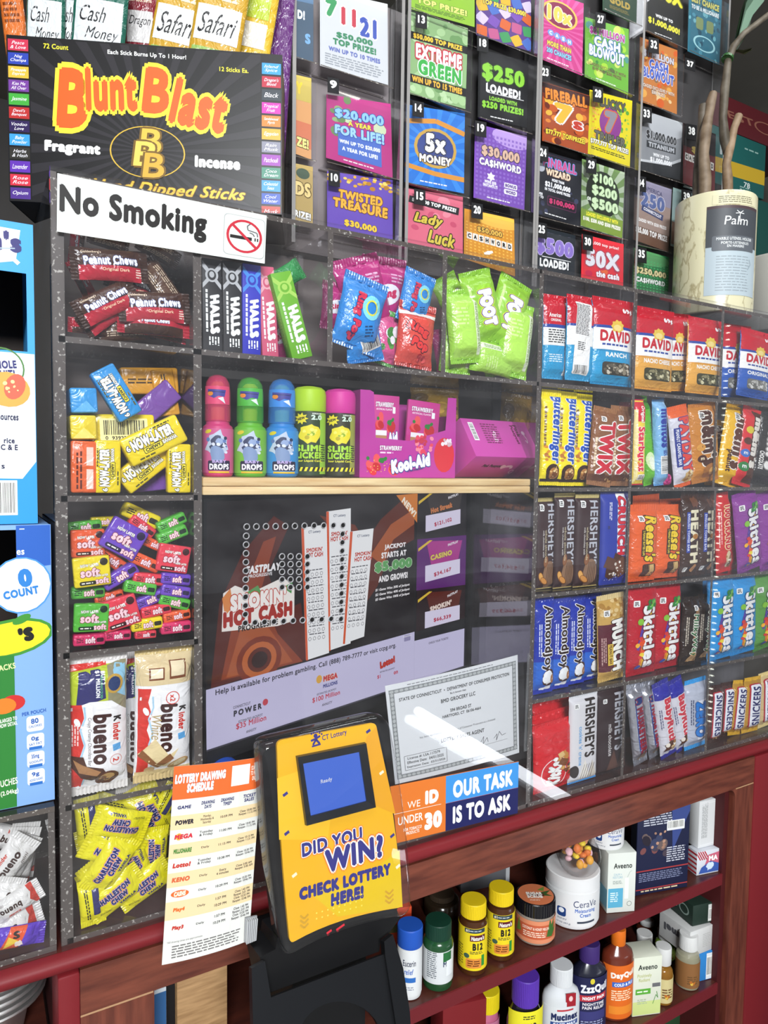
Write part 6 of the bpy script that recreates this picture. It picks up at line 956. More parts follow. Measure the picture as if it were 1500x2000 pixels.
       (((1237, 483), (1307, 503), (1305, 580), (1234, 568)), '#2a7a48', E(-1, 11, 6, 2.4, '#5a9a62') + [merge(merge_l([R(-4.5 + i * .9, 1 + j * .9, .4, .4, '#4fae6a') for i in range(11) for j in range(11)]), '#4fae6a')] + tt('$250,000', 6.6, 8.6, 2.2, '#e6d8a0', ('#2a2a1a', .07)) + tt('CA$HWORD', 3.8, 8, 1.8, '#f2f4ee', ('#1c4a2a', .07)), 'green dotted lottery ticket lettered CA$HWORD', '35'),
       (((1346, -25), (1410, 0), (1405, 127), (1343, 100)), '#2f6a7c', BLOBS(0, 6.5, 9.4, 12, 50, ['#4a8a9c', '#1f4a5c', '#6aa6b0'], .2, .6, 5) + tt('BEST CHANCE', 11, 8.4, 1.3, '#c9c46a', ('#1c343c', .06)) + tt('TO BE A MILLIONAIRE', 9.5, 8.4, .9, '#d8e4e4', ('#1c343c', .06)) + RR(-1.6, 6.6, 2.2, 2.4, '#7a8a5a', .5) + RR(1.6, 6.6, 2.2, 2.4, '#7a8a5a', .5) + RING(0, 2.8, 1.3, 1.55, '#9fd0d4', 24, 2.2), 'teal lottery ticket at the far end of the top row', None),
       (((1335, 240), (1398, 262), (1396, 383), (1334, 357)), '#5a2426', R(0, 10.6, 10, 4.8, '#1d1718') + tt('$50', 8.0, 5, 1.6, '#a8924a', ('#2a1c10', .06)) + merge_l([R(-4 + i * 1.14, 6.0, 1.0, 1.6, '#c9c6be', -3) for i in range(8)]) + merge_l([tt(c, 6.0, .6, 1.0, '#2a2420', None, -4 + i * 1.14) for i, c in enumerate('CASHWORD')]), 'maroon and black lottery ticket behind the plant stems', '38'),
       (((1315, 366), (1378, 386), (1374, 500), (1310, 480)), '#9ab4b0', tt('10', 10.5, 5, 2, '#3a5a5c') + R(0, 3, 10, 5, '#8a6a5a'), 'pale teal lottery ticket behind the marble pot', '39')],
}
def sixc(c): return tuple(c)
PX1 = -9
for unit, tk in TK.items():
    if unit == 'D': YT = 0.165
    X0 = min(at(q[0], q[1], YT).x for t in tk for q in t[0]) - .004; X1_ = max(at(q[0], q[1], YT).x for t in tk for q in t[0]) + .004
    if X0 < PX1 + .0055: X0 = PX1 + .0055
    PX1 = X1_
    dp = thing('ticket_dispenser', {'A': 'clear lottery ticket dispenser next to the black incense box', 'B': 'black lottery ticket dispenser between the two narrower clear ones', 'C': 'dark lottery ticket dispenser with ten numbered bins over the seed bags', 'D': 'lottery ticket dispenser at the far end behind the potted plant'}[unit], 'ticket dispenser', ((X0 + X1_) / 2, YT, ZT + .0005))
    Zt = max(at(q[0], q[1], YT).z for t in tk for q in t[0]) + .01
    m = MB(); m.box((X0, YT + .020, ZT + .0005), (X1_, YT + .024, Zt), mottled('dispenser_back_' + unit, '#2a2828' if unit != 'A' else '#6a6260', '#3f3d3e' if unit != 'A' else '#8a8284', 6, .4)); cl(m.build('back_panel'), dp)
    for x in (X0, X1_):
        m = MB(); m.box((x - .0025, YT - .0135, ZT + .0005), (x + .0025, YT + .020, Zt), M_ACR2, mat('#8d8a88', 'k')); cl(m.build('side_wall'), dp)
    for i, (q, base, els, lab, num) in enumerate(tk):
        card('lottery_ticket', [(a, b) for a, b in q], YT, 10, 13, base, els, lab, 'lottery ticket', 'scratch tickets in the dispensers', fin='s')
        a, b = at(*q[0], YT), at(*q[2], YT); xa_, xb_ = a.x - .003, b.x + .003; zb_ = max(min(at(*q[3], YT).z, b.z) - .004, ZT + .0015); zt_ = max(a.z, at(*q[1], YT).z) + .002
        m = MB(); m.box((xa_, YT - .010, zb_), (xb_, YT - .0085, zt_ - .012), M_ACR); m.box((xa_, YT - .010, zb_ - .0012), (xb_, YT + .018, zb_), M_ACR, M_EDGE); cl(m.build('ticket_bin'), dp)
    for i, (q, base, els, lab, num) in enumerate(tk):
        if num:
            px, py = {'9': (646, 165), '10': (648, 347), '13': (818, 38), '18': (938, 84), '14': (812, 211), '19': (934, 250), '15': (815, 383), '20': (927, 410), '23': (1060, 141), '24': (1056, 298), '25': (1053, 448), '27': (1168, 38), '28': (1163, 183), '29': (1150, 322), '30': (1143, 472), '32': (1272, 87), '33': (1258, 222), '34': (1247, 357), '35': (1248, 496), '38': (1346, 256), '39': (1336, 384)}[num]
            w = 11 if px < 1000 else 10; px += 5; cl(card('number_tag', [(px - w, py - 15), (px + w, py - 11), (px + w, py + 19), (px - w, py + 15)], YT - .0105, 3, 4, '#1c1c1e', T(num, 0, 2.3, 1.9, 2.1, '#f2f2f0', 0, .05), 'black number tag ' + num, None, thick=.0004), dp)
    if unit == 'D': cl(card('number_tag', [(1338, 112), (1358, 118), (1358, 140), (1338, 134)], YT - .0105, 3, 4, '#1c1c1e', T('37', 0, 2.2, 1.9, 2.1, '#f2f2f0', 0, .05), 'black number tag 37 on an empty bin', None), dp)
# ================================================================== INCENSE BOX WITH POUCHES
pBL, pBR = atz(18, 392, ZT + .001), atz(550, 419, ZT + .001); u_ = (pBR - pBL).normalized(); Wb = (pBR - pBL).length * 100; nb = Vector((u_.y, -u_.x, 0)); nb = nb if nb.y < 0 else -nb
Hb = (at(10, 82, pBL.y).z - ZT) * 50 + (at(548, 95, pBR.y).z - ZT) * 50; db = 11.0
box = thing('incense_box', 'black display box of incense with orange lettering and colour tabs', 'box', tuple((pBL + pBR) / 2)); bm_ = (pBL + pBR) / 2
fb = lambda a, b, k: u_ * (a / 100) + Vector((0, 0, b / 100)) + nb * (k / 100)
e = RAYS(0, 6.2, 20, 36, '#272529', .45, 1.5, (-Wb / 2 + 2.4, .2, Wb / 2 - 2.4, Hb - .2))
e += T('72 Count', -9.6, Hb - .9, 2.6, .55, '#d9cf3a', 0, .03) + T('Each Stick Burns Up To 1 Hour!', 0, Hb - 1.1, 8.4, .6, '#e8e8e6', 0, .03) + T('12 Sticks Ea.', 9.4, Hb - 2.0, 3.2, .5, '#d9cf3a', 0, .03)
bb = Hb - 7.2
e += T('B', -8.0, bb + 1.0, 3.4, 6.4, '#dd5a24', 0, .05, .1, ('#f0d43a', .07)) + T('lunt', -3.9, bb + 2.2, 5.6, 4.8, '#dd5a24', 4, .06, .1, ('#f0d43a', .07)) + T('B', .9, bb + 2.4, 3.0, 5.0, '#dd5a24', -2, .05, .1, ('#f0d43a', .07)) + T('last', 5.6, bb + 1.1, 6.2, 5.2, '#dd5a24', -9, .06, .1, ('#f0d43a', .07))
e += RING(0, 6.0, 2.7, 2.8, '#c9a43a', 36, 1.45) + T('B', .3, 7.2, 2.4, 2.7, '#d3ab42', 0, .02, .1, ('#6a4f1a', .05)) + T('B', -.3, 5.8, 2.6, 2.7, '#e0bb56', 0, .02, .1, ('#6a4f1a', .05)) + T('B', .6, 4.6, 2.4, 2.7, '#c99c36', 0, .02, .1, ('#6a4f1a', .05))
e += T('Fragrant', -8.0, 5.9, 5.9, 1.5, '#ecebe8', -1, .08) + T('Incense', 7.6, 5.3, 5.0, 1.3, '#ecebe8', -1, .08) + T('Hand Dipped Sticks', 2.2, 1.9, 17, 1.7, '#d9b23a', -1, .03, .4, ('#5a3a10', .04))
tabsL = (('Peace\n& Love', '#b8324a'), ('Nag\nChampa', '#2c3f9c'), ('Pineapple\nExpress', '#d9a83a'), ('Kiss Me\nAll Over', '#6a3a8a'), ('Jasmine', '#3f9a3a'), ('Devil\'s\nBanquet', '#a82a2a'), ('Voodoo\nLove', '#2a1c4a'), ('Baby\nPowder', '#3a8fd0'), ('Herbs\n& Hash', '#2c2a26'), ('Lavender', '#5a2f9c'), ('Rose\nRose', '#c22f3f'), ('Opium', '#4a2f7c'))
tabsR = (('Island\nSpice', '#3a8fd8'), ('Dragon\'s\nBlood', '#a8283c'), ('Black', '#2c343c'), ('Tropical\nFruit', '#b82a9a'), ('Sandalwood\nMyrrh', '#c9762e'), ('Egyptian', '#cf9a2e'), ('Rain\nMusk', '#7a7a8a'), ('Patchouli', '#8a3a9c'), ('Coco\nDream', '#3a7a66'), ('Celestial\nSeas', '#2f86d2'), ('Cool\nWater', '#2a4aa0'), ('Musk', '#a8382c'))
for sx, tabs in ((-1, tabsL), (1, tabsR)):
    for i, (s, c) in enumerate(tabs): z = Hb - 1.0 - (.6 if sx > 0 else 0) - i * 1.42; e += R(sx * (Wb / 2 - 1.2), z, 2.1, 1.2, c) + T(s, sx * (Wb / 2 - 1.2), z, 1.6, .8 if '\n' in s else .5, '#ece8ee', 0, 0, .35)
m = MB(); kb = mat('#151416', 'b'); t_ = .12
for a0, b0, k0, a1, b1, k1 in ((-Wb / 2, 0, -t_, Wb / 2, Hb, 0), (-Wb / 2, 0, -db, -Wb / 2 + t_, Hb, -t_), (Wb / 2 - t_, 0, -db, Wb / 2, Hb, -t_), (-Wb / 2, 0, -db - t_, Wb / 2, Hb + 3, -db), (-Wb / 2, 0, -db, Wb / 2, t_, -t_)):
    v = [fb(a, b, k) for k in (k1, k0) for a, b in ((a0, b0), (a1, b0), (a1, b1), (a0, b1))]; m.add(v, [(0, 1, 2, 3), (7, 6, 5, 4), (0, 4, 5, 1), (1, 5, 6, 2), (2, 6, 7, 3), (3, 7, 4, 0)], kb)
printing(m, e, fb, 'b', (), (), (-Wb / 2 + .1, .1, Wb / 2 - .1, Hb - .1)); m.build('carton', box)
def ipouch(kind, edge, e, body='#b9bcc0'): wr(kind, 'incense_pouch', 7.4, 26, .5, edge, e, (.6, .8), edge, zig=.03, fold=.06, p=5)
ipouch('inc_money', '#1f5a4c', R(0, 14, 6.6, 22, '#1f5a4c') + R(0, 16.5, 6.4, 6.4, '#c9cdcf') + T('Cash', -.8, 18.0, 3.6, 1.9, '#1c1c20', 0, .01, .4) + T('Money', .6, 15.6, 4.6, 1.8, '#1c1c20', 0, .01, .4) + T('Each Stick Burns Up To 1 Hour', 0, 20.6, 6.2, .6, '#cfd8d2', 0, .02) + R(0, 24.0, 6.6, 5.2, '#9fae3a') + BLOBS(0, 24, 6, 4, 14, ['#6a5a1e', '#c9c04a'], .2, .6) + R(0, 12, 6.4, 1.6, '#c9c23a'))
ipouch('inc_safari', '#b8902e', R(0, 17.2, 6.4, 4.2, '#d3d5d2') + T('Safari', 0, 17.2, 5.6, 2.6, '#1c1c20', 0, .01, .4) + TXT(0, 20.2, 5.6, .6, 1, '#e6dcae', 0, 3) + R(0, 23.4, 6.2, 4.6, '#9ab54a') + BLOBS(.4, 23.6, 4, 3, 12, ['#7a5a1e', '#5a3f14'], .3, .7) + R(0, 13, 6.4, 2.6, '#8aa85a') + TXT(0, 13, 5, 2, 5, '#e0e8c9', 0, 4))
ipouch('inc_red', '#7a2430', R(0, 17, 5.8, 3.8, '#c9c6c6') + T('Dragon', 0, 17.6, 5, 1.4, '#1c1c20', 0, 0, .4) + T('Each Stick Burns', 0, 20.2, 5.2, .5, '#e0c9b0'))
ipouch('inc_orange', '#c9682a', TXT(0, 20, 5, 6, 9, '#7a3a14', 0, 3)); ipouch('inc_purple', '#5a2a6a', []); ipouch('inc_gold', '#c9a42e', R(0, 22, 5, 8, '#a8b83a') + BLOBS(0, 22, 4, 6, 10, ['#6a5a1e', '#e6d87a'], .3, .8) + R(0, 16, 5, 3, '#d8d2c4'))
G = 'incense pouches in the black box'
def ip(kind, p0, p1, w, k, lab):       # k: cm behind the front of the box
    d = ray(*p0); o = bm_ - nb * (k / 100); f = (o - EYE).dot(nb) / d.dot(nb); A = EYE + d * f; d1 = ray(*p1); Z = EYE + d1 * ((o - EYE).dot(nb) / d1.dot(nb))
    A.z, dz0 = max(A.z, ZT + .004), A.z
    a_, h_ = (Z - A).dot(u_), Z.z - A.z; th = math.atan2(a_, h_); wd_ = w / F_PX * (A - EYE).dot(B[2]); p = PROTO[kind]
    inst(kind, Matrix.Translation(A) @ Matrix.Rotation(math.atan2(u_.y, u_.x), 4, 'Z') @ Matrix.Rotation(th, 4, 'Y') @ Matrix.Diagonal((wd_ / p['w'], 1, math.hypot(a_, h_) / p['h'], 1)), lab, 'incense pouch', G)
for a in (('inc_orange', (62, 330), (10, -100), 44, 6, 'orange brown incense pouch leaning out at the box corner'), ('inc_red', (268, 330), (278, -90), 62, 8, 'dark red incense pouch between the green and the gold ones'), ('inc_purple', (530, 330), (556, -70), 50, 9, 'purple incense pouch at the far end of the box'), ('inc_gold', (452, 330), (520, -90), 78, 6, 'gold and lime incense pouch leaning at the end'),
          ('inc_money', (84, 330), (92, -100), 74, 4.5, 'dark green incense pouch, outermost of three'), ('inc_money', (132, 330), (138, -100), 66, 5.5, 'dark green incense pouch squeezed between two others'), ('inc_money', (172, 330), (206, -100), 104, 3.5, 'dark green incense pouch in front, nearest the red one'), ('inc_safari', (296, 330), (372, -90), 96, 4, 'gold bordered incense pouch with script, beside the red one'), ('inc_safari', (380, 330), (450, -90), 100, 2.5, 'gold bordered incense pouch with script, in front')): ip(*a)
# ================================================================== PLANT IN THE MARBLE HOLDER
c = at(1390, 596, .078); rp = .0692; zr = 1.914
pot = thing('potted_plant', 'cut stem palm plant in a cream marble utensil holder on the rack top', 'plant', (c.x, .078, ZT + .0008)); h = (zr - ZT) * 100; r = rp * 100
mm, N, L, p = nmat('cream_marble'); f = ramp(N, L, noise(N, L, 26, 6, st=(1, 1, .5)), .47, .5); f2 = ramp(N, L, noise(N, L, 26, 6, st=(1, 1, .5)), .53, .5)
mu = N.new('ShaderNodeMath'); mu.operation = 'MULTIPLY'; L.new(f, mu.inputs[0]); L.new(f2, mu.inputs[1]); L.new(mixrgb(N, L, mu.outputs[0], lin('#cfc9a8'), lin('#a59a76')), p.inputs['Base Color']); p.inputs['Roughness'].default_value = .3
m = MB(); m.lathe([(q * .01, z * .01) for q, z in ((.1, 0), (r - .2, 0), (r, .2), (r, h - .25), (r - .15, h), (r - .9, h), (r - 1.0, h - .4), (r - 1.0, 3), (.1, 3))], mm, 56); m.build('marble_pot', pot)
lz0, lz1 = h * .13, h * .87; mid = lz0 + (lz1 - lz0) * .54
e = R(0, (mid + lz1) / 2, 20, lz1 - mid, '#44474c') + R(0, lz1 - .25, 20, .5, '#4a3a3e') + T('Palm', 0, lz1 - 2.6, 4.4, 1.5, '#e4e6e6', 0, 0, .1) + LINE([(.5, lz1 - 2.8), (.5, lz1 - 1.3)], .12, '#e4e6e6') + merge_l([LINE([(.5, lz1 - 1.3), (.5 + dx, lz1 - 1.2 + dz)], .12, '#e4e6e6') for dx, dz in ((.8, -.2), (-.8, -.2), (.6, .3), (-.6, .3))])
e += RR(0, mid + .6, 8.2, 2.6, '#5a5e64', .3) + T('MARBLE UTENSIL HOLDER', 0, mid + 1.4, 6.8, .5, '#d9dcdc', 0, .02) + T('PORTE-USTENSILES\nEN MARBRE', 0, mid + .4, 5.2, 1.0, '#d9dcdc', 0, .02) + TXT(0, (lz0 + mid) / 2 - .4, 6.6, mid - lz0 - 2.0, 13, '#8a949a', 0, 4, .3) + [merge(LINE([(3, mid - 2), (3.4, mid - 2.8), (2.6, mid - 3.8)], .25, '#8f9ca4'), '#8f9ca4')]
o = link('label', wrapband(r, lz0, lz1, '#a9b6bd', e, 's', -42, 42, -24), pot)
o = link('small_print', wrapband(r, h * .88, h * .96, '#cfc9a8', TXT(0, h * .92, 6.5, h * .06, 4, '#6a6450', 0, 5, .4), 's', -35, 35, -24), pot)
m = MB(); m.lathe([(.001, .001), (rp - .0105, .0)], mat('#3a2c20', 'm'), 40, (0, 0, h * .01 - .012)); m.build('soil', pot)
def stem(pts, r0, r1, name, col, yy=.073):
    P3 = [at(x, y, yy + dy) - pot.location for x, y, dy in pts]
    if pts[0][1] > 360: P3[0].z = h * .01 - .015
    n = len(P3); m = MB(); m.tube(P3, [(r0 + (r1 - r0) * i / (n - 1)) * (1.12 if i % 2 else .95) for i in range(n)], mottled(name + col, col, '#' + ''.join('%02x' % min(255, int(col[i:i + 2], 16) + 38) for i in (1, 3, 5)), 40), 10); m.build(name, pot)
stem([(1376, 392, 0), (1377, 350, 0), (1374, 300, 0), (1378, 260, 0), (1384, 225, .01), (1388, 200, .01), (1393, 182, .01)], .0105, .0075, 'cane', '#5c4a36')
stem([(1362, 392, .02), (1366, 330, .02), (1368, 280, .02), (1374, 205, .02)], .0105, .007, 'cane', '#3f3528')
stem([(1424, 390, 0), (1421, 350, 0), (1419, 320, 0), (1426, 285, 0), (1434, 250, 0), (1443, 226, 0)], .0085, .0065, 'cane', '#6f583f')
stem([(1422, 300, .006), (1415, 270, .006), (1412, 230, .006), (1416, 170, .006), (1422, 118, .006), (1432, 92, .006), (1452, 66, .006), (1500, 30, .0), (1530, 10, 0)], .0085, .0045, 'cane', '#41382a')
m = MB(); P3 = [at(1420 + i * .8, 116 - i * 2, .079) - pot.location for i in range(3)]; m.tube(P3, [.0105] * 3, mat('#2f5a2c', 'g'), 12); m.build('green_tie', pot)
def leaf(pts, wds, col, yy):
    C_ = [at(x, y, yy + d) - pot.location for x, y, d in pts]; v = []; f = []
    for i, p in enumerate(C_):
        t = (C_[min(i + 1, len(C_) - 1)] - C_[max(0, i - 1)]).normalized(); s_ = t.cross(Vector((.2, -.9, .1))).normalized() * wds[i]
        v += [p - s_ + Vector((0, -.004, 0)), p + Vector((0, .003, 0)), p + s_ + Vector((0, -.004, 0))]
    for i in range(len(C_) - 1):
        for k in (0, 1): f.append((3 * i + k, 3 * i + k + 1, 3 * i + 4 + k, 3 * i + 3 + k))
    m = MB(); n0 = len(v); m.add(v + [q + Vector((0, .0008, .0004)) for q in v], f + [tuple(n0 + j for j in reversed(q)) for q in f], mat(*(col.split(':') + ['k'])[:2]), True); m.build('leaf', pot)
leaf([(1434, 96, 0), (1442, 70, 0), (1452, 40, .0), (1462, 5, .01), (1470, -30, .02)], [.004, .014, .019, .016, .006], '#20361f:s', .09)
leaf([(1436, 92, .01), (1460, 20, .0), (1480, -10, -.01), (1500, -30, -.02)], [.004, .016, .018, .008], '#5f7a66:s', .085)
leaf([(1432, 100, .01), (1450, 104, .02), (1468, 96, .03)], [.002, .004, .001], '#3a3a26', .10)
# ================================================================== BACK SHELF BEYOND THE RACK
yb = .62
def wbox(name, x0, y0, x1, y1, dpt, base, els, lab, cat, yy=yb, fr=None):
    a, b = at(x0, y0, yy), at(x1, y1, yy); kind = 'wb_' + lab; w, hh = (b.x - a.x) * 100, (a.z - b.z) * 100
    bx(kind, name, w, hh, dpt, base, [([(p[0] * w / 10, p[1] * hh / 10) for p in q[0]],) + tuple(q[1:]) for q in els], .3, 's')
    return inst(kind, Matrix.Translation(((a.x + b.x) / 2, yy, b.z)), lab, cat)
zsh = at(1480, 505, yb).z
bs = thing('back_shelf', 'dim grey brown shelf behind the counter carrying green cartons', 'shelf', (at(1480, 505, yb).x, yb + .15, zsh))
x0 = at(1395, 500, yb).x; m = MB(); m.box((x0 - .02, yb - .02, zsh - .02), (x0 + 1.0, yb + .34, zsh), mat('#5a5049', 'm')); cl(m.build('shelf_board'), bs)
m = MB(); m.box((x0 - .02, yb + .34, .2), (x0 + 1.0, yb + .36, 2.6), mat('#4f4a44', 'm')); cl(m.build('back_board'), bs)
m = MB(); m.box((x0 - .02, yb - .02, .0005), (x0, yb + .34, zsh - .02), mat('#4a423c', 'm')); cl(m.build('side_board'), bs)
def sbox(x0, x1, z0, z1, base, els, lab, yy, yaw=0):
    w, hh = (at(x1, 300, yy).x - at(x0, 300, yy).x) * 100, (z1 - z0) * 100; kind = 'sb_' + lab
    bx(kind, 'storage_carton', w, hh, 20, base, [([(p[0] * w / 10, p[1] * hh / 10) for p in q[0]],) + tuple(q[1:]) for q in els], .25, 's')
    inst(kind, Matrix.Translation(((at(x0, 300, yy).x + at(x1, 300, yy).x) / 2, yy, z0)), lab, 'carton')
zg = at(1440, 372, yb).z
sbox(1428, 1484, zsh + .001, zg - .002, '#1d4a44', R(0, 5, 10, .2, '#2a5f58'), 'dark green carton standing on the back shelf, lower one', yb); sbox(1487, 1560, zsh + .001, zg - .002, '#1d4a44', [], 'dark green carton at the picture edge on the back shelf', yb + .005)
sbox(1390, 1496, zg, at(1440, 262, yb).z, '#1f5c58', R(0, 3.6, 10, 2.6, '#c2a02e', 3) + T('rs', -2.6, 6.2, 2.0, 1.8, '#cfd8d4', 0, .04) + T('78', 1.6, 1.5, 1.2, 1.0, '#cfd8d4') + TXT(1.4, .7, 2.2, .8, 2, '#8fb0a8', 0, 3) + TXT(2.4, 8.0, 3, .5, 1, '#8fb0a8', 0, 4), 'teal green carton with a mustard stripe on top of the dark green ones', yb)
zz = at(1440, 262, yb).z
sbox(1385, 1580, zz + .001, at(1440, 196, yb).z, '#571c22', RING(0.2, 5, 1.5, 1.8, '#8a5a4a', 24, .6) + T('EST', -2.2, 5, 2.6, 2.2, '#8a5a4a', 8), 'burgundy carton lying on top of the teal green carton', yb)
m = MB(); m.lathe([(.001, 0), (.075, 0), (.078, .004), (.078, .145), (.07, .15), (.001, .15)], mat('#a8a69f', 's'), 40); o = m.build('grey_canister'); cc = at(1520, 600, .10); o.location = (cc.x, .10, ZT + .0006); tag(o, 'plain pale grey canister on the rack top behind the marble pot', 'canister')
m = MB(); m.rbox((-.06, 0, 0), (.08, .08, .05), mat('#20284f', 's'), .004); o = m.build('navy_tin'); cc = at(1500, 525, .24); o.location = (cc.x, .21, ZT + .0006); tag(o, 'navy blue box behind the pale grey canister', 'box')
# ================================================================== LEFT SIDE: snack cartons, chocolate tray, metal pans
ztray = at(60, 1592, 0.0).z
tr_ = thing('candy_tray', 'clear acrylic tray of wrapped chocolates under the snack cartons', 'tray', (-.1, .1, .9165)); xr_, xl_ = .0680, -.30
for nm, a, b in (('front_panel', (xl_, -.004, .9165), (xr_, 0, ztray)), ('base_panel', (xl_, .0003, .9165), (xr_, .2, .9225)), ('lid', (xl_, -.004, ztray + .0003), (xr_, .2, ztray + .006)), ('side_wall', (xr_ - .006, .0003, .9228), (xr_, .2, ztray)), ('back_panel', (xl_, .2003, .9165), (xr_, .206, ztray))):
    m = MB(); m.box(a, b, M_ACR if nm != 'back_panel' else mat('#2c2624', 'm'), M_EDGE if nm in ('base_panel', 'lid', 'side_wall') else None); cl(m.build(nm), tr_)
wrs('mini_hazel', 'mini_wafer', 8, 3.6, 1.1, '#dcdad6', P([(-4, 0), (-2.2, 0), (-2.5, 1.3), (-2.1, 2.2), (-2.6, 3.6), (-4, 3.6)], '#c23a2c') + T('bueno', .6, 1.9, 3.2, 1.1, '#3a2420', 0, .05, .1) + T('Kinder', .5, 2.95, 1.8, .5, '#c2402f', 0, .04) + T('mini', 1.9, .8, 1.2, .5, '#6a5a58', 0, 0, .3), .9, '#d2d0cc', fold=.16)
wrs('mini_violet', 'mini_chocolate', 8, 3.2, 1.0, '#5b35b8', P([(-2, 0), (.4, 0), (1.6, 3.2), (-.6, 3.2)], '#dc5326') + P([(-1.4, .4), (.6, 1.4), (-.8, 2.2)], '#e6c23a') + T('S', .2, 2.3, .9, 1.0, '#2a1c14', 0, .06) + SPL(.6, 1.0, .5, '#e9dcd0', 3), .9, '#5530ac', fold=.2)
G = 'wrapped chocolates in the acrylic tray'
def tlay(k, cx, cy, L, a, y, lab):
    px_ = PROTO[k]; c = at(cx, cy, y); an = math.radians(a); A = at(cx - L / 2 * math.cos(an), cy + L / 2 * math.sin(an), y); Z = at(cx + L / 2 * math.cos(an), cy - L / 2 * math.sin(an), y); d = Z - A; s = 1.3 * math.hypot(d.x, d.z) / px_['w']
    M = Matrix.Translation(c) @ Matrix.Rotation(-math.atan2(d.z, d.x), 4, 'Y') @ Matrix.Diagonal((s, s, s, 1)) @ Matrix.Translation((0, 0, -px_['h'] / 2)); cs = [M @ v.co for _, me, _ in px_['parts'] for v in me.vertices]
    dx = min(0, xr_ - .008 - max(q.x for q in cs)); dz = max(0, .924 - min(q.z for q in cs)) + min(0, ztray - .001 - max(q.z for q in cs)); inst(k, Matrix.Translation((dx, 0, dz)) @ M, lab, 'chocolate', G)
for a in (('mini_hazel', 44, 1628, 84, -12, .075, 'white mini wafer at the back under the tray lid'), ('mini_hazel', 92, 1650, 84, 82, .064, 'white mini wafer standing at the back by the side wall'), ('mini_hazel', 72, 1668, 96, 76, .050, 'white mini wafer standing with a pointed end up'), ('mini_hazel', 48, 1682, 104, 60, .040, 'white mini wafer leaning behind the one with script'), ('mini_hazel', 12, 1690, 112, 52, .028, 'white mini wafer leaning steeply at the picture edge'), ('mini_hazel', 6, 1768, 92, 68, .016, 'white mini wafer upright low at the picture edge'),
          ('mini_violet', 8, 1848, 92, 22, .020, 'violet chocolate at the bottom cut by the picture edge'), ('mini_hazel', 38, 1802, 112, 205, .018, 'white mini wafer upside down above the violet ones'), ('mini_hazel', 70, 1752, 92, 212, .009, 'white mini wafer upside down with clear script by the side wall'), ('mini_violet', 60, 1826, 94, 10, .009, 'violet and orange chocolate at the tray bottom')): tlay(*a)
def carton_l(kind, px_r, py_t, py_b, y, w, d, base, els, faces, lab, cut=None):
    xr = at(px_r, (py_t + py_b) / 2, y).x; z1, z0 = at(px_r, py_t, y).z, None
    return xr, z1
# lower carton
yb2 = .010; xr = at(103, 1300, yb2).x; zb0 = ztray + .007; zb1 = at(98, 1024, yb2).z; H2 = (zb1 - zb0) * 100
W2 = 22; cx = lambda px, py: (at(px, py, yb2).x - xr) * 100 + W2 / 2; cz = lambda py: (at(60, py, yb2).z - zb0) * 100
def hole_box(kind, name, w, h, d, col, els, hx1, hz0, hz1, fin='s', rag=0):
    """carton whose front has a torn or punched window from its left edge to hx1"""
    mb = MB(); q = lambda a, b: (a / 100, b / 100); c = mat(col, fin); t = .0012
    for pts in ([(-w / 2, 0), (w / 2, 0), (w / 2, hz0), (-w / 2, hz0)], [(hx1, hz0), (w / 2, hz0), (w / 2, hz1), (hx1, hz1)], [(-w / 2, hz1), (w / 2, hz1), (w / 2, h), (-w / 2, h)]): 
        if abs(pts[2][1] - pts[0][1]) > .05: mb.prism([q(*p) for p in pts], 0, t, c)
    mb.box((w / 200 - t, t, 0), (w / 200, d / 100, h / 100), c); mb.box((-w / 200, t, 0), (-w / 200 + t, d / 100, h / 100), c); mb.box((-w / 200, d / 100, 0), (w / 200, d / 100 + t, h / 100), mat('#241a14', 'm')); mb.box((-w / 200, t, h / 100 - t), (w / 200, d / 100, h / 100), c); mb.box((-w / 200, t, 0), (w / 200, d / 100, t), mat('#3a2c22', 'm'))
    printing(mb, els, lambda a, b, k: (a / 100, -k / 100, b / 100), fin, (), (), (-w / 2 + .05, .05, w / 2 - .05, h - .05)); PROTO[kind] = dict(name=name, w=w / 100, h=h / 100, parts=[('carton', mb.mesh(name), None)])
hx = cx(33, 1140); hz0_, hz1_ = cz(1250), cz(1034)
right = lambda px: cx(px, 1300)
e = P([(hx, H2), (W2 / 2, H2), (W2 / 2, cz(1105)), (hx, cz(1112))], '#2a5cb4') + [merge(LINE([(hx + .3 + i * .45, H2 - .4) for i in (0, 1)], .1, '#cfdcf2'), '#cfdcf2')] + T('es', right(44), cz(1078), .7, .5, '#dfe8f6') + E(right(45), cz(1142), 2.75, 2.85, '#4a90d2') + E(right(45), cz(1142), 2.6, 2.7, '#e3e8ee') + T('0', right(52), cz(1128), 1.3, 1.9, '#2f7ac4', 6, .08) + T('COUNT', right(44), cz(1156), 3.2, .85, '#2f7ac4', 8, .06)
e = [q for q in e] + E(right(20), cz(1243), 4.0, 1.9, '#3f8a34', 8) + E(right(20), cz(1243), 3.7, 1.6, '#f0d92a', 8) + T('\'S', right(52), cz(1238), 1.4, 1.5, '#1a1a1a', 8, .1) + E(right(44), cz(1208), .9, .4, '#3f8a34', 25) + P([(-W2 / 2, 0), (right(28), 0), (right(28), cz(1276)), (-W2 / 2, cz(1268))], '#2f7a34') + T('SNACKS', right(6), cz(1298), 2.2, .6, '#d9e4a0', 6) + E(right(24), cz(1368), 1.1, .8, '#c22f2f') + E(right(6), cz(1372), 1.1, .8, '#e07a2a') + T('ENLARGED TO\nSHOW DETAIL', right(12), cz(1404), 1.8, .9, '#f0f0e8', 5, .03) + T('POUCHES', right(6), cz(1520), 2.2, .7, '#e6ead6', 4) + T('(2.04kg)', right(14), cz(1540), 1.6, .6, '#e6ead6', 4)
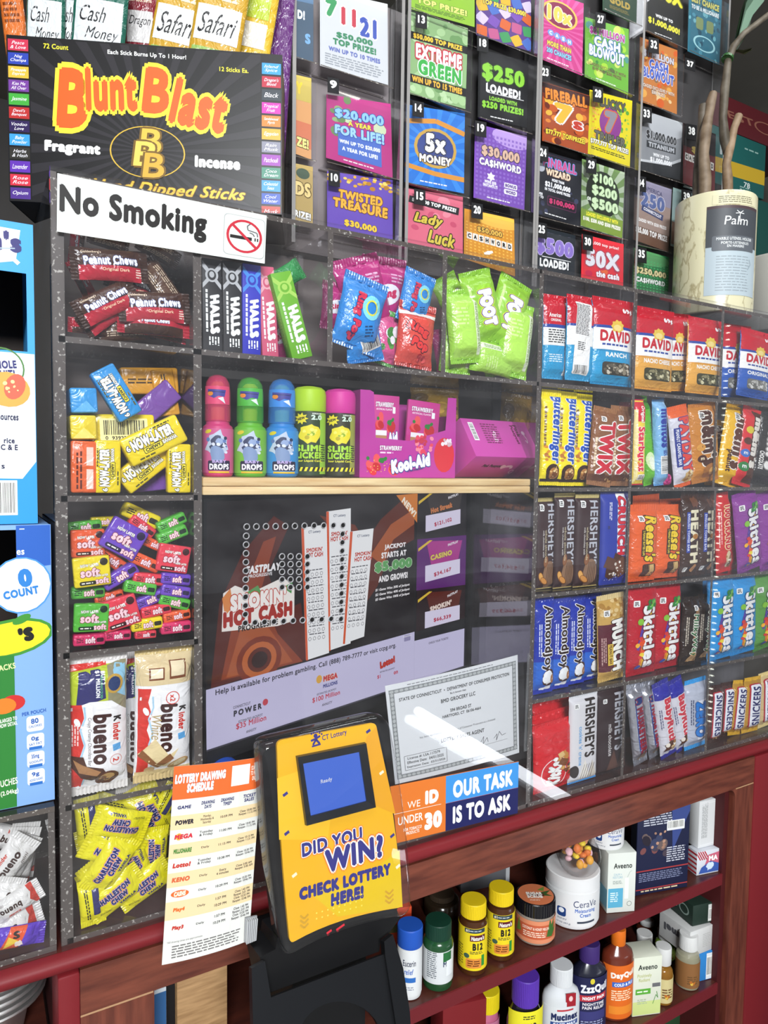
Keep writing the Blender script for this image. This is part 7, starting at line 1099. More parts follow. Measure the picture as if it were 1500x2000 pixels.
e += T('PER POUCH', right(65), cz(1392), 2.2, .4, '#2f5aa8', 4, .04) + merge_l([RR(right(67), cz(1414 + 35 * i), 1.6, 1.6, '#dfe6ee', .3) + T(a, right(66), cz(1409 + 35 * i), .7, .55, '#2f5aa8', 4, .04) + T(b, right(67), cz(1419 + 35 * i), 1.2, .25, '#2f5aa8', 4, .02) + (R(right(67), cz(1427 + 35 * i), 1.2, .3, '#2f6ab8') if i else []) for i, (a, b) in enumerate((('80', 'CALORIES'), ('0g', 'SAT FAT'), ('35mg', 'SODIUM'), ('9g', 'ADDED SUGARS')))])
hole_box('fruit_snack_carton', 'snack_carton', W2, H2, 17, '#7fa6da', e, hx, hz0_, hz1_)
inst('fruit_snack_carton', Matrix.Translation((xr - W2 / 200, yb2, zb0)), 'blue and green fruit snack carton with a torn open front, lower of two', 'carton')
yb1 = .016; xr = at(69, 730, yb1).x; z0_ = zb1 + .0008; H1 = (at(67, 440, yb1).z - z0_) * 100; cx = lambda px, py: (at(px, py, yb1).x - xr) * 100 + W2 / 2; cz = lambda py: (at(40, py, yb1).z - z0_) * 100; right = lambda px: cx(px, 700)
e = R(0, (cz(690) + cz(960)) / 2, W2, cz(690) - cz(960), '#dfe5ea') + P([(-W2 / 2, cz(930)), (-W2 / 2, 0), (W2 / 2, 0), (W2 / 2, cz(900)), (right(40), cz(935))], '#2f92d6') + P([(-W2 / 2, cz(505)), (right(34), cz(512)), (right(44), cz(450)), (-W2 / 2, cz(440))], '#eef2f4') + T('n\'s', right(14), cz(475), 2.9, 2.0, '#2c2a6a', 0, .07) + LINE([(right(-10), cz(492)), (right(33), cz(487))], .12, '#9fb0bc') + LINE([(right(-10), cz(517)), (right(30), cz(508)), (right(40), cz(516))], .4, '#cfe4f2')
e += RING(right(2), cz(722), 1.9, 2.05, '#4a7a3a') + T('WHOLE\nFRUIT!', right(4), cz(724), 2.6, 1.7, '#2c2a6a', 6, .05) + E(right(14), cz(762), 2.0, 1.7, '#e2a04a', -10) + E(right(28), cz(756), .9, 1.3, '#d0604a', -20) + BLOBS(right(14), cz(762), 2.4, 1.8, 10, ['#f0cf92'], .08, .2) + T('sources', right(14), cz(817), 1.8, .5, '#2c2a4a', 0, .04) + T('rice\nC & E', right(15), cz(868), 1.5, 1.2, '#2c2a4a', 0, .04) + T('s', right(2), cz(912), .3, .4, '#2c2a4a') + BAR(right(4), cz(972), 2.0, 3.0)
hole_box('oat_bar_carton', 'snack_carton', W2, H1, 15, '#3d9bdc', e, right(54), cz(686), cz(533))
inst('oat_bar_carton', Matrix.Translation((xr - W2 / 200, yb1, z0_)), 'sky blue and white snack carton with a punched window, upper of two', 'carton')
# metal pans nested under the counter edge
def pan_mesh():
    x1, x0, y0, y1, rr = .0645, -.45, .050, .34, .055; mb = MB(); v = []; f = []; n = 40
    def loop(ins, z):
        out = []
        for qx, qy, a0 in ((x1 - rr, y1 - rr, 0), (x0 + rr, y1 - rr, 90), (x0 + rr, y0 + rr, 180), (x1 - rr, y0 + rr, 270)):
            for i in range(10): a = math.radians(a0 + i * 10); out.append((qx + (rr - ins) * math.cos(a), qy + (rr - ins) * math.sin(a), z))
        return out
    prof = ((.0, -.0035), (-.0015, -.001), (.0, .0006), (.009, .0008), (.013, -.002), (.022, -.045), (.03, -.050))
    for a, b in prof: v += loop(a, b)
    for j in range(len(prof) - 1):
        for i in range(n): f.append((j * n + i, j * n + (i + 1) % n, (j + 1) * n + (i + 1) % n, (j + 1) * n + i))
    f.append(tuple((len(prof) - 1) * n + i for i in range(n)))
    mm, N, L, p = nmat('brushed_steel'); p.inputs['Base Color'].default_value = (.85, .84, .83, 1); p.inputs['Metallic'].default_value = 1; p.inputs['Roughness'].default_value = .42
    mb.add(v, f, mm, True); return mb.mesh('pan')
pm = pan_mesh(); zp = at(55, 1906, .06).z
for i, w in enumerate(('topmost of the stack', 'second from the top of the stack', 'middle of the stack', 'fourth down in the stack', 'lowest of the stack')):
    o = link('steel_pan', pm); o.location = (0, 0, zp - i * .0085); tag(o, 'shallow steel pan under the red counter edge, ' + w, 'pan', 'steel pans nested under the counter')
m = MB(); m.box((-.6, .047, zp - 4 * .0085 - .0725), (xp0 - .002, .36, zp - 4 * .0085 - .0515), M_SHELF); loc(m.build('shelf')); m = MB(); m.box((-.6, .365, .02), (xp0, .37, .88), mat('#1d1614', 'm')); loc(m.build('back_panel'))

# ================================================================== GOODS ON THE SHELVES UNDER THE COUNTER
def onshelf(kind, cx, wpx, topy, y, z, label, cat, yaw=-25, group=None, boty=None):
    p = PROTO[kind]; c = at(cx, 1850, y)
    b = atz(cx, 1850, z)
    # find where the vertical line through px cx stands on the shelf
    lo, hi = 1400, 2600
    for _ in range(40):
        mid_ = (lo + hi) / 2
        if at(cx, mid_, y).z > z: lo = mid_
        else: hi = mid_
    A = at(cx, lo, y); s = wpx / F_PX * (A - EYE).dot(B[2]) * .96 / p['w']
    h = min(max(.02, at(cx, topy, y).z - z), (.894 if z == zs1 else zs1 - .023 if z == zs2 else zs2 - .023) - z)
    return inst(kind, Matrix.Translation((A.x, y, z + .0006)) @ Matrix.Rotation(math.radians(yaw), 4, 'Z') @ Matrix.Diagonal((s, s, h / p['h'], 1)), label, cat, group)
def jar(kind, name, r, h, prof, col, cap, capz, lab, lcol, lz, els, fin='s', capfin='s', labfin='s', caprib=True, capr=None, yaw=-10, lid=None, a=105):
    parts = [('container', lat(prof, col, fin), None)]
    cr = capr or r
    parts.append(('cap', ribbed(cr, capz[0], capz[1], cap, capfin) if caprib else lat([(cr * .98, capz[0]), (cr, capz[0] + .1), (cr, capz[1] - .15), (cr * .96, capz[1]), (.01, capz[1])], cap, capfin), None))
    if lz: parts.append(('label', wrapband(r, lz[0], lz[1], lcol, els, labfin, -a, a, yaw), None))
    if lid:
        mb = MB(); printing(mb, lid, lambda x, z, k: (x / 100, z / 100, (capz[1] + k) / 100), 's', (), (), None); parts.append(('lid_print', mb.mesh('print'), None))
    PROTO[kind] = dict(name=name, w=2 * r / 100, h=capz[1] / 100, parts=parts)
def bprof(r, h, nr, nh, sh=.8): return [(r * .85, 0), (r * .97, .12), (r, .4), (r, h - sh), (r * .93, h - sh * .45), (nr * 1.15, h - .05), (nr, h), (nr, nh)]
M_AMBER = mat('#4a2a14', 'k'); M_GRN = mat('#1f4a2a', 'k')
e = TXT(-1.0, 4.6, 1.8, 4.6, 13, '#6a7076', 0, 5) + R(1.7, 6.0, 1.6, 1.6, '#2a6a3a') + T('Me', 1.5, 4.8, 1.2, .9, '#2a3a5a') + R(2.2, 4, 1.4, 2.6, '#e4e7ea')
jar('bottle_green', 'supplement_bottle', 2.5, 11, [(2.1, 0), (2.4, .1), (2.5, .5), (2.5, 7.4), (2.3, 8.0), (2.0, 8.3), (2.0, 8.8)], M_GRN, '#143a2c', (8.4, 11.0), 1, '#d3d6d8', (1.4, 6.9), e, 'k', capr=2.15)
e = T('Nature\'s', .9, 6.4, 2.4, .75, '#f2e8e0', 0, .04, .15) + R(.9, 6.4, 2.7, 1.0, '#5a1c26') + T('Nature\'s', .9, 6.4, 2.3, .7, '#f2ece4', 0, .04, .15) + R(.4, 7.6, 3.6, .7, '#2f3f4a') + T('#1', -.9, 7.6, .6, .5, '#f0e8c9') + TXT(.6, 7.6, 2.2, .3, 1, '#b9c4c9', 0, 3) + T('B12', .9, 5.0, 1.8, 1.2, '#1f1c1a', 0, .06) + TXT(.7, 4.0, 2.2, .5, 2, '#3a3a2a', 0, 4) + E(-1.0, 3.4, .5, .4, '#3f5a4a') + RR(.3, 2.2, 2.8, 1.6, '#d98a3a', .3) + TXT(.3, 2.2, 2.2, 1.1, 3, '#6a3414', 0, 5) + R(1.9, 2.6, .6, 1.8, '#2f8a3a') + TXT(-2.2, 3.4, 1.2, 3.4, 8, '#8a7a1e', 0, 6)
jar('bottle_vitamin', 'vitamin_bottle', 2.4, 11.6, bprof(2.4, 8.9, 1.9, 9.3), M_AMBER, '#e2c31a', (9.2, 11.6), 1, '#e3cb22', (1.0, 8.0), e, 'k', capr=2.15)
e = R(0, 2.4, 9, 2.4, '#c05a3a') + T('COCONUT & HONEY MELON', 0, 3.0, 5.4, .5, '#f2e0d0') + TXT(0, 2.0, 5, 1.0, 3, '#f0d8c4', 0, 3) + P([(2.2, 1.6), (3.0, 4.6), (3.4, 3.4), (4.2, 4.6), (4.0, 2.6), (5.0, 3.0), (3.6, 1.4)], '#3f6a2e') + P([(-4.4, 1.6), (-3.6, 4.2), (-3.0, 2)], '#6a8a3a')
lid = E(0, 0, 3.5, 3.5, '#d0774f', 0, 32) + P([(1.0, .6), (3.2, 1.4), (2.2, .2), (3.2, -.6), (1.2, -.4)], '#3a5a2a') + P([(.6, 1.4), (2.2, 2.6), (1.8, 1.0)], '#6a8a3a') + R(-.1, -.2, 3.4, 1.0, '#5a2c1c') + T('SUGAR\nSCRUB', -.3, -.3, 3.2, 2.0, '#f4efe8', 0, .08) + TXT(-.4, -1.9, 2.2, .5, 2, '#f0d8c4', 0, 3)
jar('jar_scrub', 'body_scrub_jar', 3.9, 7, [(3.4, 0), (3.7, .1), (3.8, .5), (3.8, 4.6), (3.6, 4.8)], '#9a8f84', '#15151a', (4.7, 7.0), 1, '#d98a66', (.5, 4.3), e, 'k', 'k', lid=lid)
e = T('CeraVe', 1.6, 5.4, 4.4, 1.4, '#2f3a66', 0, .01) + T('Moisturizing\nCream', 1.6, 3.6, 3.8, 1.7, '#2f62b8', 0, .03) + RR(-2.6, 3.4, 1.6, 1.9, '#1f3f7a', .4) + E(-2.6, 3.7, .5, .5, '#e4e8ee') + T('16 OZ (453 g)', -2.2, 1.2, 2.4, .4, '#5a6276') + TXT(-2.4, 2.0, 1.8, .4, 2, '#5a6276', 0, 3) + R(1.8, 1.7, 3.4, .4, '#3a4250')
jar('tub_cream', 'cream_tub', 4.6, 10.4, [(4.2, 0), (4.45, .15), (4.5, .6), (4.6, 7.6), (4.55, 7.8)], '#dcdcdd', '#e0e0e1', (7.7, 10.3), 1, '#dededf', (.7, 7.3), e, 's', 's', caprib=False, capr=4.62)
e = T('Aveeno', .2, 10.2, 4.2, 1.2, '#2c332e', 0, .03) + T('CALM +\nRESTORE', -.9, 8.0, 2.2, 1.1, '#7fb0c4', 0, .01) + TXT(-.9, 6.6, 2.2, .8, 3, '#8a9690', 0, 3) + R(-1.3, 3.2, 3.4, 4.2, '#5aa8c8') + TXT(-1.6, 3.4, 1.8, 2.2, 5, '#dbeef4', 0, 5) + R(1.2, 5.2, .9, 4.6, '#e6ebe6') + LINE([(1.3, 7.6), (1.9, 8.8), (2.3, 9.0)], .1, '#a9b6ae') + RING(1.9, 1.8, .45, .55, '#6a756e')
bx('carton_calm', 'lotion_carton', 6.4, 13, 5, '#d9ddd6', e, .06, 's', {'l': R(0, 2.9, 4.8, 4.2, '#8cc4d8')})
e = [q for q in T('SPECIAL FEATURES', -1.4, 12.6, 4, .6, '#e4e4ea', 0, .03) + TXT(-.6, 11.2, 5.6, 1.8, 5, '#c4c6d2', 0, 3) + P([(1.2, 14), (4.4, 14), (4.4, 12), (1.6, 6)], '#3a4a86') + BLOBS(-1.4, 7.2, 4, 3.6, 12, ['#4a3f4a', '#6a5a58', '#2a2430', '#7a4a4a', '#39405e'], .45, .95, 8) + BLOBS(-1.4, 8.0, 3.6, 2.6, 8, ['#b98f78', '#a07a66'], .2, .3, 9) + RR(2.0, 10.0, 3.0, 1.5, '#e4e4e6', .1) + BAR(2.0, 10.1, 2.6, 1.0) + TXT(2.2, 5.6, 3.2, 2.4, 7, '#c4c6d2', 0, 6) + R(0, 3.6, 8.8, .18, '#a83a3a') + TXT(0, 2.6, 7.8, 1.4, 5, '#7a80a0', 0, 7) + R(0, .8, 8.8, .16, '#a83a3a') + TXT(0, .5, 7, .4, 1, '#d8c4a0', 0, 4)]
bx('film_case', 'film_case', 8.8, 13.8, 1.5, '#1f2340', e, .08, 's', {'l': R(0, 7, 1.2, 13, '#14161f')})
bx('carton_white', 'white_carton', 5.6, 8, 4, '#d8d9da', R(0, 4, 4.8, 7.2, '#e4e5e6') + R(0, 4, 4.6, 7.0, '#d8d9da') + TXT(-1.4, 4.6, 6, 1.4, 6, '#9a9c9e', 90, 3) + RING(1.6, 7.0, .28, .4, '#3a3c3e', 6) + RING(1.6, 6.0, .28, .4, '#3a3c3e', 3), .06)
bx('carton_stars', 'small_carton', 5.4, 5.2, 2.6, '#d3d6de', merge_l([R(-2.4 + i * .5, 4.2, .25, 2.2, '#b8303c', 30) for i in range(5)]) + P([(-1.4, .4), (2.6, .4), (2.6, 4.6), (0, 4.2)], '#c9627a') + P([(-2.2, .3), (2.6, .3), (2.6, 2.0), (.6, 2.8), (-1.6, 1.6)], '#3a5aa8') + SPL(.4, 1.6, .9, '#cfe0ee', 5) + T('MA', 1.2, 3.4, 2.2, 1.2, '#f4f0f0', 0, .08, 0, ('#b8303c', .05)), .06, 's', {'l': merge_l([R(0, .5 + i * 1.0, 2.6, .45, '#b8303c') for i in range(5)])})
U = zs1
bx('carton_red', 'red_carton', 5, 12, 5, '#cf4a2a', R(0, 6, 5, 2.4, '#5a5a3a') + T('N', .8, 6, .8, 1, '#e4e0d0') + R(0, 9.4, 5, 1, '#c2391f'), .06, 's'); onshelf('carton_red', 780, 50, 1775, .11, U, 'red carton with an olive band behind the ticket checker', 'carton', -15)
e = T('Eucerin', .3, 5.4, 2.8, .9, '#2a2f4a', 0, .02) + T('relief', .2, 4.2, 2.0, .8, '#2f62b8', 0, .02, .2) + R(.4, 3.0, 2.6, .7, '#2f6ab8') + TXT(.3, 1.8, 2.2, .6, 2, '#8a90a0', 0, 3)
jar('tub_blue', 'cream_tub', 2.6, 10, [(2.3, 0), (2.5, .1), (2.6, .5), (2.6, 7.4)], '#d9dbdc', '#2456b8', (7.3, 10), 1, '#dcdedf', (.6, 7.0), e, 's', 's', caprib=False, capr=2.7); onshelf('tub_blue', 799, 50, 1806, .024, U, 'white tub with blue lid beside the ticket checker', 'tub', -30)
onshelf('bottle_green', 854, 62, 1797, .022, U, 'dark green supplement bottle with a pale label', 'bottle', -25)
onshelf('bottle_vitamin', 922, 58, 1757, .022, U, 'brown vitamin bottle with yellow cap, nearer the green bottle', 'bottle', -28); onshelf('bottle_vitamin', 976, 56, 1733, .026, U, 'brown vitamin bottle with yellow cap, next to the scrub jar', 'bottle', -28)
onshelf('jar_scrub', 1044, 80, 1748, .034, U, 'salmon body scrub jar with a black lid', 'jar', -30)
onshelf('tub_cream', 1116, 106, 1692, .042, U, 'large white cream tub with blue lettering on the shelf', 'tub', -25)
onshelf('carton_calm', 1212, 60, 1668, .006, U, 'white and pale blue lotion carton under the smaller tub', 'carton', -22)
onshelf('film_case', 1292, 124, 1568, .012, U, 'dark blue film case with barcode standing on the shelf', 'film case', -14)
onshelf('carton_stars', 1382, 56, 1662, .008, U, 'small red white and blue carton at the end of the shelf', 'carton', -12)
zc_ = at(1382, 1662, .008).z
a_ = at(1386, 1640, .016); inst('carton_white', Matrix.Translation((a_.x, .016, zc_ + .0015)) @ Matrix.Rotation(math.radians(-8), 4, 'Z') @ Matrix.Diagonal((1.0, .6, 1.1, 1)), 'white carton with recycling marks lying on the small bright one', 'carton')
# second tub on the lotion carton, sweets jar leaning on the big tub
zt2 = at(1212, 1668, .006).z; p = at(1180, 1690, .045); inst('tub_cream', Matrix.Translation((p.x, .045, zt2 + .001)) @ Matrix.Rotation(math.radians(-25), 4, 'Z') @ Matrix.Diagonal((.66, .66, .62, 1)), 'smaller white cream tub standing on the lotion carton', 'tub')
jr = thing('sweets_jar', 'clear jar of pastel sweets lying on the large cream tub', 'jar', (0, 0, 0)); m = MB(); m.lathe([(.001, 0), (.027, .001), (.030, .006), (.030, .075), (.028, .08)], M_SHELL, 32); m.build('glass_jar', jr)
rg = random.Random(4); cols = ['#e07a3a', '#e6c83a', '#e39a6a', '#e8b8c0', '#e0a03a']; bm0 = {}
for i in range(46):
    a, rr, zz = rg.uniform(0, 6.28), .0235 * math.sqrt(rg.uniform(0, 1)), .006 + .062 * rg.uniform(0, 1)
    m = MB(); bm = bmesh.new(); bmesh.ops.create_uvsphere(bm, u_segments=10, v_segments=6, radius=.0055); m.bm(bm, mat(cols[i % 5], 's'), Matrix.Translation((rr * math.cos(a), rr * math.sin(a), zz)) @ Matrix.Rotation(rg.uniform(0, 3), 4, 'X') @ Matrix.Diagonal((1, .75, 1.2, 1)), True); o = m.build('sweet', None); o.parent = jr
c = at(1122, 1688, .052); jr.matrix_world = Matrix.Translation((c.x, .058, at(1120, 1692, .042).z + .034)) @ Matrix.Rotation(math.radians(-35), 4, 'Z') @ Matrix.Rotation(math.radians(84), 4, 'X') @ Matrix.Scale(1.12, 4) @ Matrix.Translation((0, 0, -.02))
# lower shelf
Lz = zs2
def flask(kind, r, sq, h, col, els, lc, cap, capr, capz, lz, fin='k', tag_=None, lfin='s', neck=None):
    nk = neck or capr * .8; hs = capz[0]
    parts = [('container', lat([(r * .8, 0), (r * .96, .1), (r, .5), (r, hs - 2.4), (r * .9, hs - 1.4), (nk * 1.2, hs - .3), (nk, hs + .2)], col, fin, 40, sq), None), ('cap', ribbed(capr, capz[0], capz[1], cap, 's'), None)]
    me = wrapband(r, lz[0], lz[1], lc, els, lfin, -80, 80, 0)
    for v in me.vertices: v.co.y *= sq * 1.01
    parts.append(('label', me, None))
    if tag_:
        mb = MB(); fnc = lambda x, z, k: (x / 100, -(r * sq * .93 + .12 + k) / 100, z / 100); printing(mb, tag_, fnc, 's'); parts.append(('tag', mb.mesh('tag'), None))
    PROTO[kind] = dict(name='medicine_bottle', w=2 * r / 100, h=capz[1] / 100, parts=parts)
e = T('Mucinex', 0, 7.6, 5.2, 1.3, '#1f2a56', 0, .08) + R(0, 6.3, 5.4, .8, '#2f4a8a') + T('FAST-MAX', 0, 6.3, 4.4, .5, '#e4e8f0', 0, .05, .2) + T('FREEFROM', 0, 5.3, 4.4, .9, '#1f2a56', 0, .06) + TXT(0, 3.6, 4.6, 1.4, 4, '#6a7490', 0, 3) + R(0, 8.8, 3, .3, '#b8303c')
flask('med_white', 3.3, .62, 16, '#cfd2d6', e, '#d6d9dd', '#d9dbde', 1.9, (12.6, 15.8), (1, 9.4), 's', R(.9, 10.6, 1.8, 2.4, '#9c1f2c') + E(.9, 10.8, .35, .5, '#e4c0c0'))
e = T('ZzzQuil', .2, 9.2, 5.4, 1.7, '#e8e8f0', 3, .06) + R(0, 7.6, 5.4, 1.1, '#b8303c', 2) + T('NIGHT PAIN', 0, 7.6, 4.2, .6, '#f2eef0', 2, .06) + T('NIGHTTIME\nPAIN RELIEF', 0, 6.2, 4.2, 1.2, '#f2eef0') + E(-.4, 10.6, .4, .5, '#d8c83a') + R(0, 4.4, 5, 1.6, '#3a3a72') + TXT(0, 3, 4.6, 1.2, 3, '#9aa0c4', 0, 4)
flask('med_navy', 3.2, .66, 16, mat('#191a2c', 'k'), e, '#22244a', '#3f2a6c', 1.7, (13.2, 16.2), (.8, 11.2))
e = T('DayQuil', .2, 9.4, 5.0, 1.5, '#f6efe6', 4, .07) + R(.3, 7.6, 4.6, 1.0, '#3a6ac4') + T('COLD & FLU', .3, 7.6, 3.8, .6, '#f0f2f6', 2, .05) + TXT(0, 5.4, 4.2, 2.2, 5, '#fae0c0', 0, 3) + R(0, 2.4, 5, 1.6, '#e8892e')
flask('med_orange', 2.9, .72, 18, mat('#6d2c1c', 'k'), e, '#df6a22', '#e2721e', 1.3, (14.6, 17.6), (.6, 11.4))
e = T('COLD\nRELIEF', 0, 6.4, 3.0, 2.0, '#1f1f24', 0, .07) + TXT(0, 8.2, 2.6, .6, 2, '#3a3a2a', 0, 3) + R(0, 4.2, 3.6, .4, '#6a5a1a')
flask('med_purple', 3.4, .7, 12, mat('#1d1a22', 'k'), e, '#e6dc2e', '#5a35a8', 2.5, (9.4, 13.0), (3.0, 9.0))
flask('med_pink', 2.4, .8, 12, mat('#c46a8a', 'k'), T('5', 0, 8, 1, 1.2, '#a82a2a'), '#c97a9a', '#e6cf1e', 2.3, (8.8, 12.4), (3, 7)); 
e = T('Aveeno', 0, 8.8, 3.8, 1.0, '#2c332e', 0, .03) + T('Positively\nRadiant', -.6, 6.9, 2.8, 1.4, '#a9b04a', 0, 0) + R(-.8, 4.4, 3.0, 1.0, '#5aa83a') + TXT(-.8, 4.4, 2.4, .5, 1, '#e8f4e0', 0, 3) + R(1.8, 5.4, 1.6, .7, '#6a6a6e') + LINE([(1.2, 2.0), (1.8, 3.6), (2.2, 3.0), (1.9, 4.2)], .12, '#4a8a3a') + TXT(-.9, 2.6, 2, 1, 3, '#a9b89a', 0, 4)
bx('carton_radiant', 'lotion_carton', 5.6, 10.6, 4.4, '#d9dccb', R(0, 1.4, 5.6, 2.4, '#c9d68a') + e, .06, 's', {'l': R(0, 2.2, 4, 4.4, '#b5c86a') + TXT(0, 7, 3, 2, 5, '#9aa88a', 0, 4)})
M_OIL = mat('#a8742a', 't'); M_CLEARB = mat('#b9b59a', 't')
def vial(kind, col, lc, r=1.7, h=8.6): jar(kind, 'oil_bottle', r, h, bprof(r, h - 2.9, r * .55, h - 2.4, 1.4), col, '#d4d4d3', (h - 2.6, h), 1, lc, (.5, h - 4.4), TXT(.2, 2, 2.0, 1.6, 4, '#6a4a2a', 0, 3) + BLOBS(0, 1.4, 1.6, .8, 4, ['#b86a2a', '#d9b84a'], .2, .35), 'k', capr=r * .78)
vial('vial_oil', M_OIL, '#cdbf8a'); vial('vial_brown', mat('#4a2014', 'k'), '#5a3420'); vial('vial_clear', M_CLEARB, '#8a5f38', 2.0, 9.4); vial('vial_lime', mat('#6a8a2e', 'k'), '#a8c45a')
bx('carton_pad', 'white_carton', 12, 6.2, 8, '#cfcfce', TXT(2.6, 3, 4, 3.4, 8, '#b5b5b4', 0, 3), .08, 's', {'l': T('jimel', 0, 3.6, 5.6, 2.4, '#5a5a60', 180, .08)})
bx('carton_pad_small', 'blue_carton', 5.6, 4.6, 5, '#2f7fc4', R(1.2, 2.2, 3.0, 4.2, '#dfe4e8') + BAR(1.2, 2.2, 2.6, 2.8), .06, 's'); bx('carton_dark_green', 'green_carton', 7.2, 4.6, 7, '#23342c', R(2.2, 2.3, 2.4, 3.8, '#d3d5d2') + BAR(2.2, 2.0, 2.0, 2.2), .06, 's', {'l': RING(1.4, 2.4, .9, 1.2, '#8fa39a') + T('le', -1.0, 2.4, 1.6, 1.6, '#a9b8b0', 0, .04)})
bx('carton_maroon', 'maroon_carton', 9, 6, 6, '#7a1f24', R(0, 2, 9, 2.2, '#c22f2a'), .06, 's', {'t': T('Trusted pain relief', 0, 3.8, 7.4, .6, '#e6c9c0') + TXT(0, 4.8, 7, .6, 1, '#e6c9c0', 0, 3) + T('1-800-458-1533', 0, 2.2, 7.6, 1.0, '#f2e8e4', 0, .05)})
onshelf('carton_maroon', 905, 96, 1962, .05, Lz, 'maroon carton with a phone number printed on top', 'carton', -12)
onshelf('med_pink', 948, 54, 1932, .085, Lz, 'pink bottle with a yellow cap behind the maroon carton', 'bottle', -15)
onshelf('med_purple', 1022, 74, 1905, .030, Lz, 'black bottle with a violet cap and yellow label', 'bottle', -18)
onshelf('med_white', 1092, 78, 1885, .027, Lz, 'white medicine bottle with a red tag', 'bottle', -20)
onshelf('med_navy', 1146, 76, 1842, .032, Lz, 'navy medicine bottle with white lettering and violet cap', 'bottle', -18)
onshelf('med_orange', 1202, 66, 1815, .036, Lz, 'amber bottle with an orange label and cap', 'bottle', -18)
G = 'small oil bottles with white caps'
onshelf('vial_brown', 1262, 38, 1793, .150, Lz, 'brown oil bottle at the very back under the shelf', 'bottle', -15, G); onshelf('vial_brown', 1256, 40, 1823, .085, Lz, 'brown oil bottle with a white cap behind the green carton', 'bottle', -15, G); onshelf('vial_brown', 1302, 38, 1802, .125, Lz, 'brown oil bottle at the back beside the large white carton', 'bottle', -15, G); onshelf('vial_lime', 1298, 38, 1816, .090, Lz, 'oil bottle with a lime label behind the golden one', 'bottle', -15, G); onshelf('vial_oil', 1292, 40, 1849, .018, Lz, 'golden oil bottle with a white cap standing at the shelf edge', 'bottle', -15, G); onshelf('vial_clear', 1341, 46, 1825, .022, Lz, 'clear bottle with a brown label and white cap', 'bottle', -20, G)
onshelf('carton_radiant', 1262, 62, 1872, .006, Lz, 'green and white lotion carton with an open slanted top', 'carton', -20)
onshelf('carton_pad_small', 1380, 46, 1860, .010, Lz, 'blue and white carton with a barcode under the large white one', 'carton', -12)
zq = at(1380, 1860, .010).z
def onz(kind, cx, y, z, s, yaw, lab): c = at(cx, 1800, y); inst(kind, Matrix.Translation((c.x, y, z + .0012)) @ Matrix.Rotation(math.radians(yaw), 4, 'Z') @ Matrix.Diagonal((s[0], s[1], s[2], 1)), lab, 'carton')
m = MB(); 
onz('carton_pad', 1372, .012, zq, (.50, .9, .78), -5, 'large white carton with grey upside down lettering on its side'); onz('carton_dark_green', 1376, .016, zq + .0024 + .062 * .78, (.76, 1.1, .85), -12, 'dark green carton with a white end panel on the large white one')
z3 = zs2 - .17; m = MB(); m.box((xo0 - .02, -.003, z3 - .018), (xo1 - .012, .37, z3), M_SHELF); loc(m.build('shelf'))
bx('box_low_green', 'green_carton', 10, 9, 8, '#2a4a30', TXT(0, 6, 8, 2, 4, '#5a7a5c', 0, 3), .08, 's', {'t': TXT(0, 4, 8, 3, 5, '#5a7a5c', 0, 3)}); bx('box_low_purple', 'purple_carton', 7, 10, 7, '#3a2a72', T('FF', 0, 4, 4, 2, '#e4e0f0', 0, .06) + R(0, 8, 7, 2, '#6a3a8a'), .08, 's')
onshelf('box_low_green', 1300, 90, 1950, .07, z3, 'dark green carton low on the bottom shelf', 'carton', 0); onshelf('box_low_purple', 1362, 52, 1935, .05, z3, 'violet carton low on the bottom shelf beside the green one', 'carton', 0)
bx('dark_board', 'grey_box', 9, 14, 4, '#55565a', R(4.1, 7, .7, 13.6, '#a9abae'), .08, 's'); onshelf('dark_board', 948, 112, 1700, .17, U, 'dark grey box standing behind the vitamin bottles', 'box', -10)
jar('dark_bottle', 'dark_bottle', 3.0, 12, bprof(3, 9, 2, 9.4), mat('#2b2218', 'k'), '#3a2f24', (9.2, 12), 0, '', None, [], 'k', capr=2.2); onshelf('dark_bottle', 862, 70, 1742, .15, U, 'dark brown bottle at the back behind the green one', 'bottle')
# left end of the opening
bx('tan_carton', 'wooden_crate', 11, 16, 8, '#a58258', [], .1, 'm'); 
PROTO['tan_carton']['parts'][0][1].materials[0] = woodmat('pale_crate_board', '#8f6c46', '#b99367', (1.2, 6, 14), 10, .6)
onshelf('tan_carton', 396, 102, 1884, .05, U, 'pale wooden box in the opening under the schedule sheet', 'box', 0)
bx('black_carton', 'black_box', 6, 16, 8, '#17171a', [], .1, 's'); onshelf('black_carton', 334, 30, 1925, .06, U, 'black box beside the pale wooden box', 'box', 0); bx('sliver_carton', 'white_box', 4, 14, 8, '#c4cad0', R(0, 11, 4, 5, '#2f5a8a') + E(.4, 6, .5, .5, '#8a9096'), .1, 's'); onshelf('sliver_carton', 314, 24, 1932, .030, U, 'white and blue box at the edge of the opening', 'box', 0)

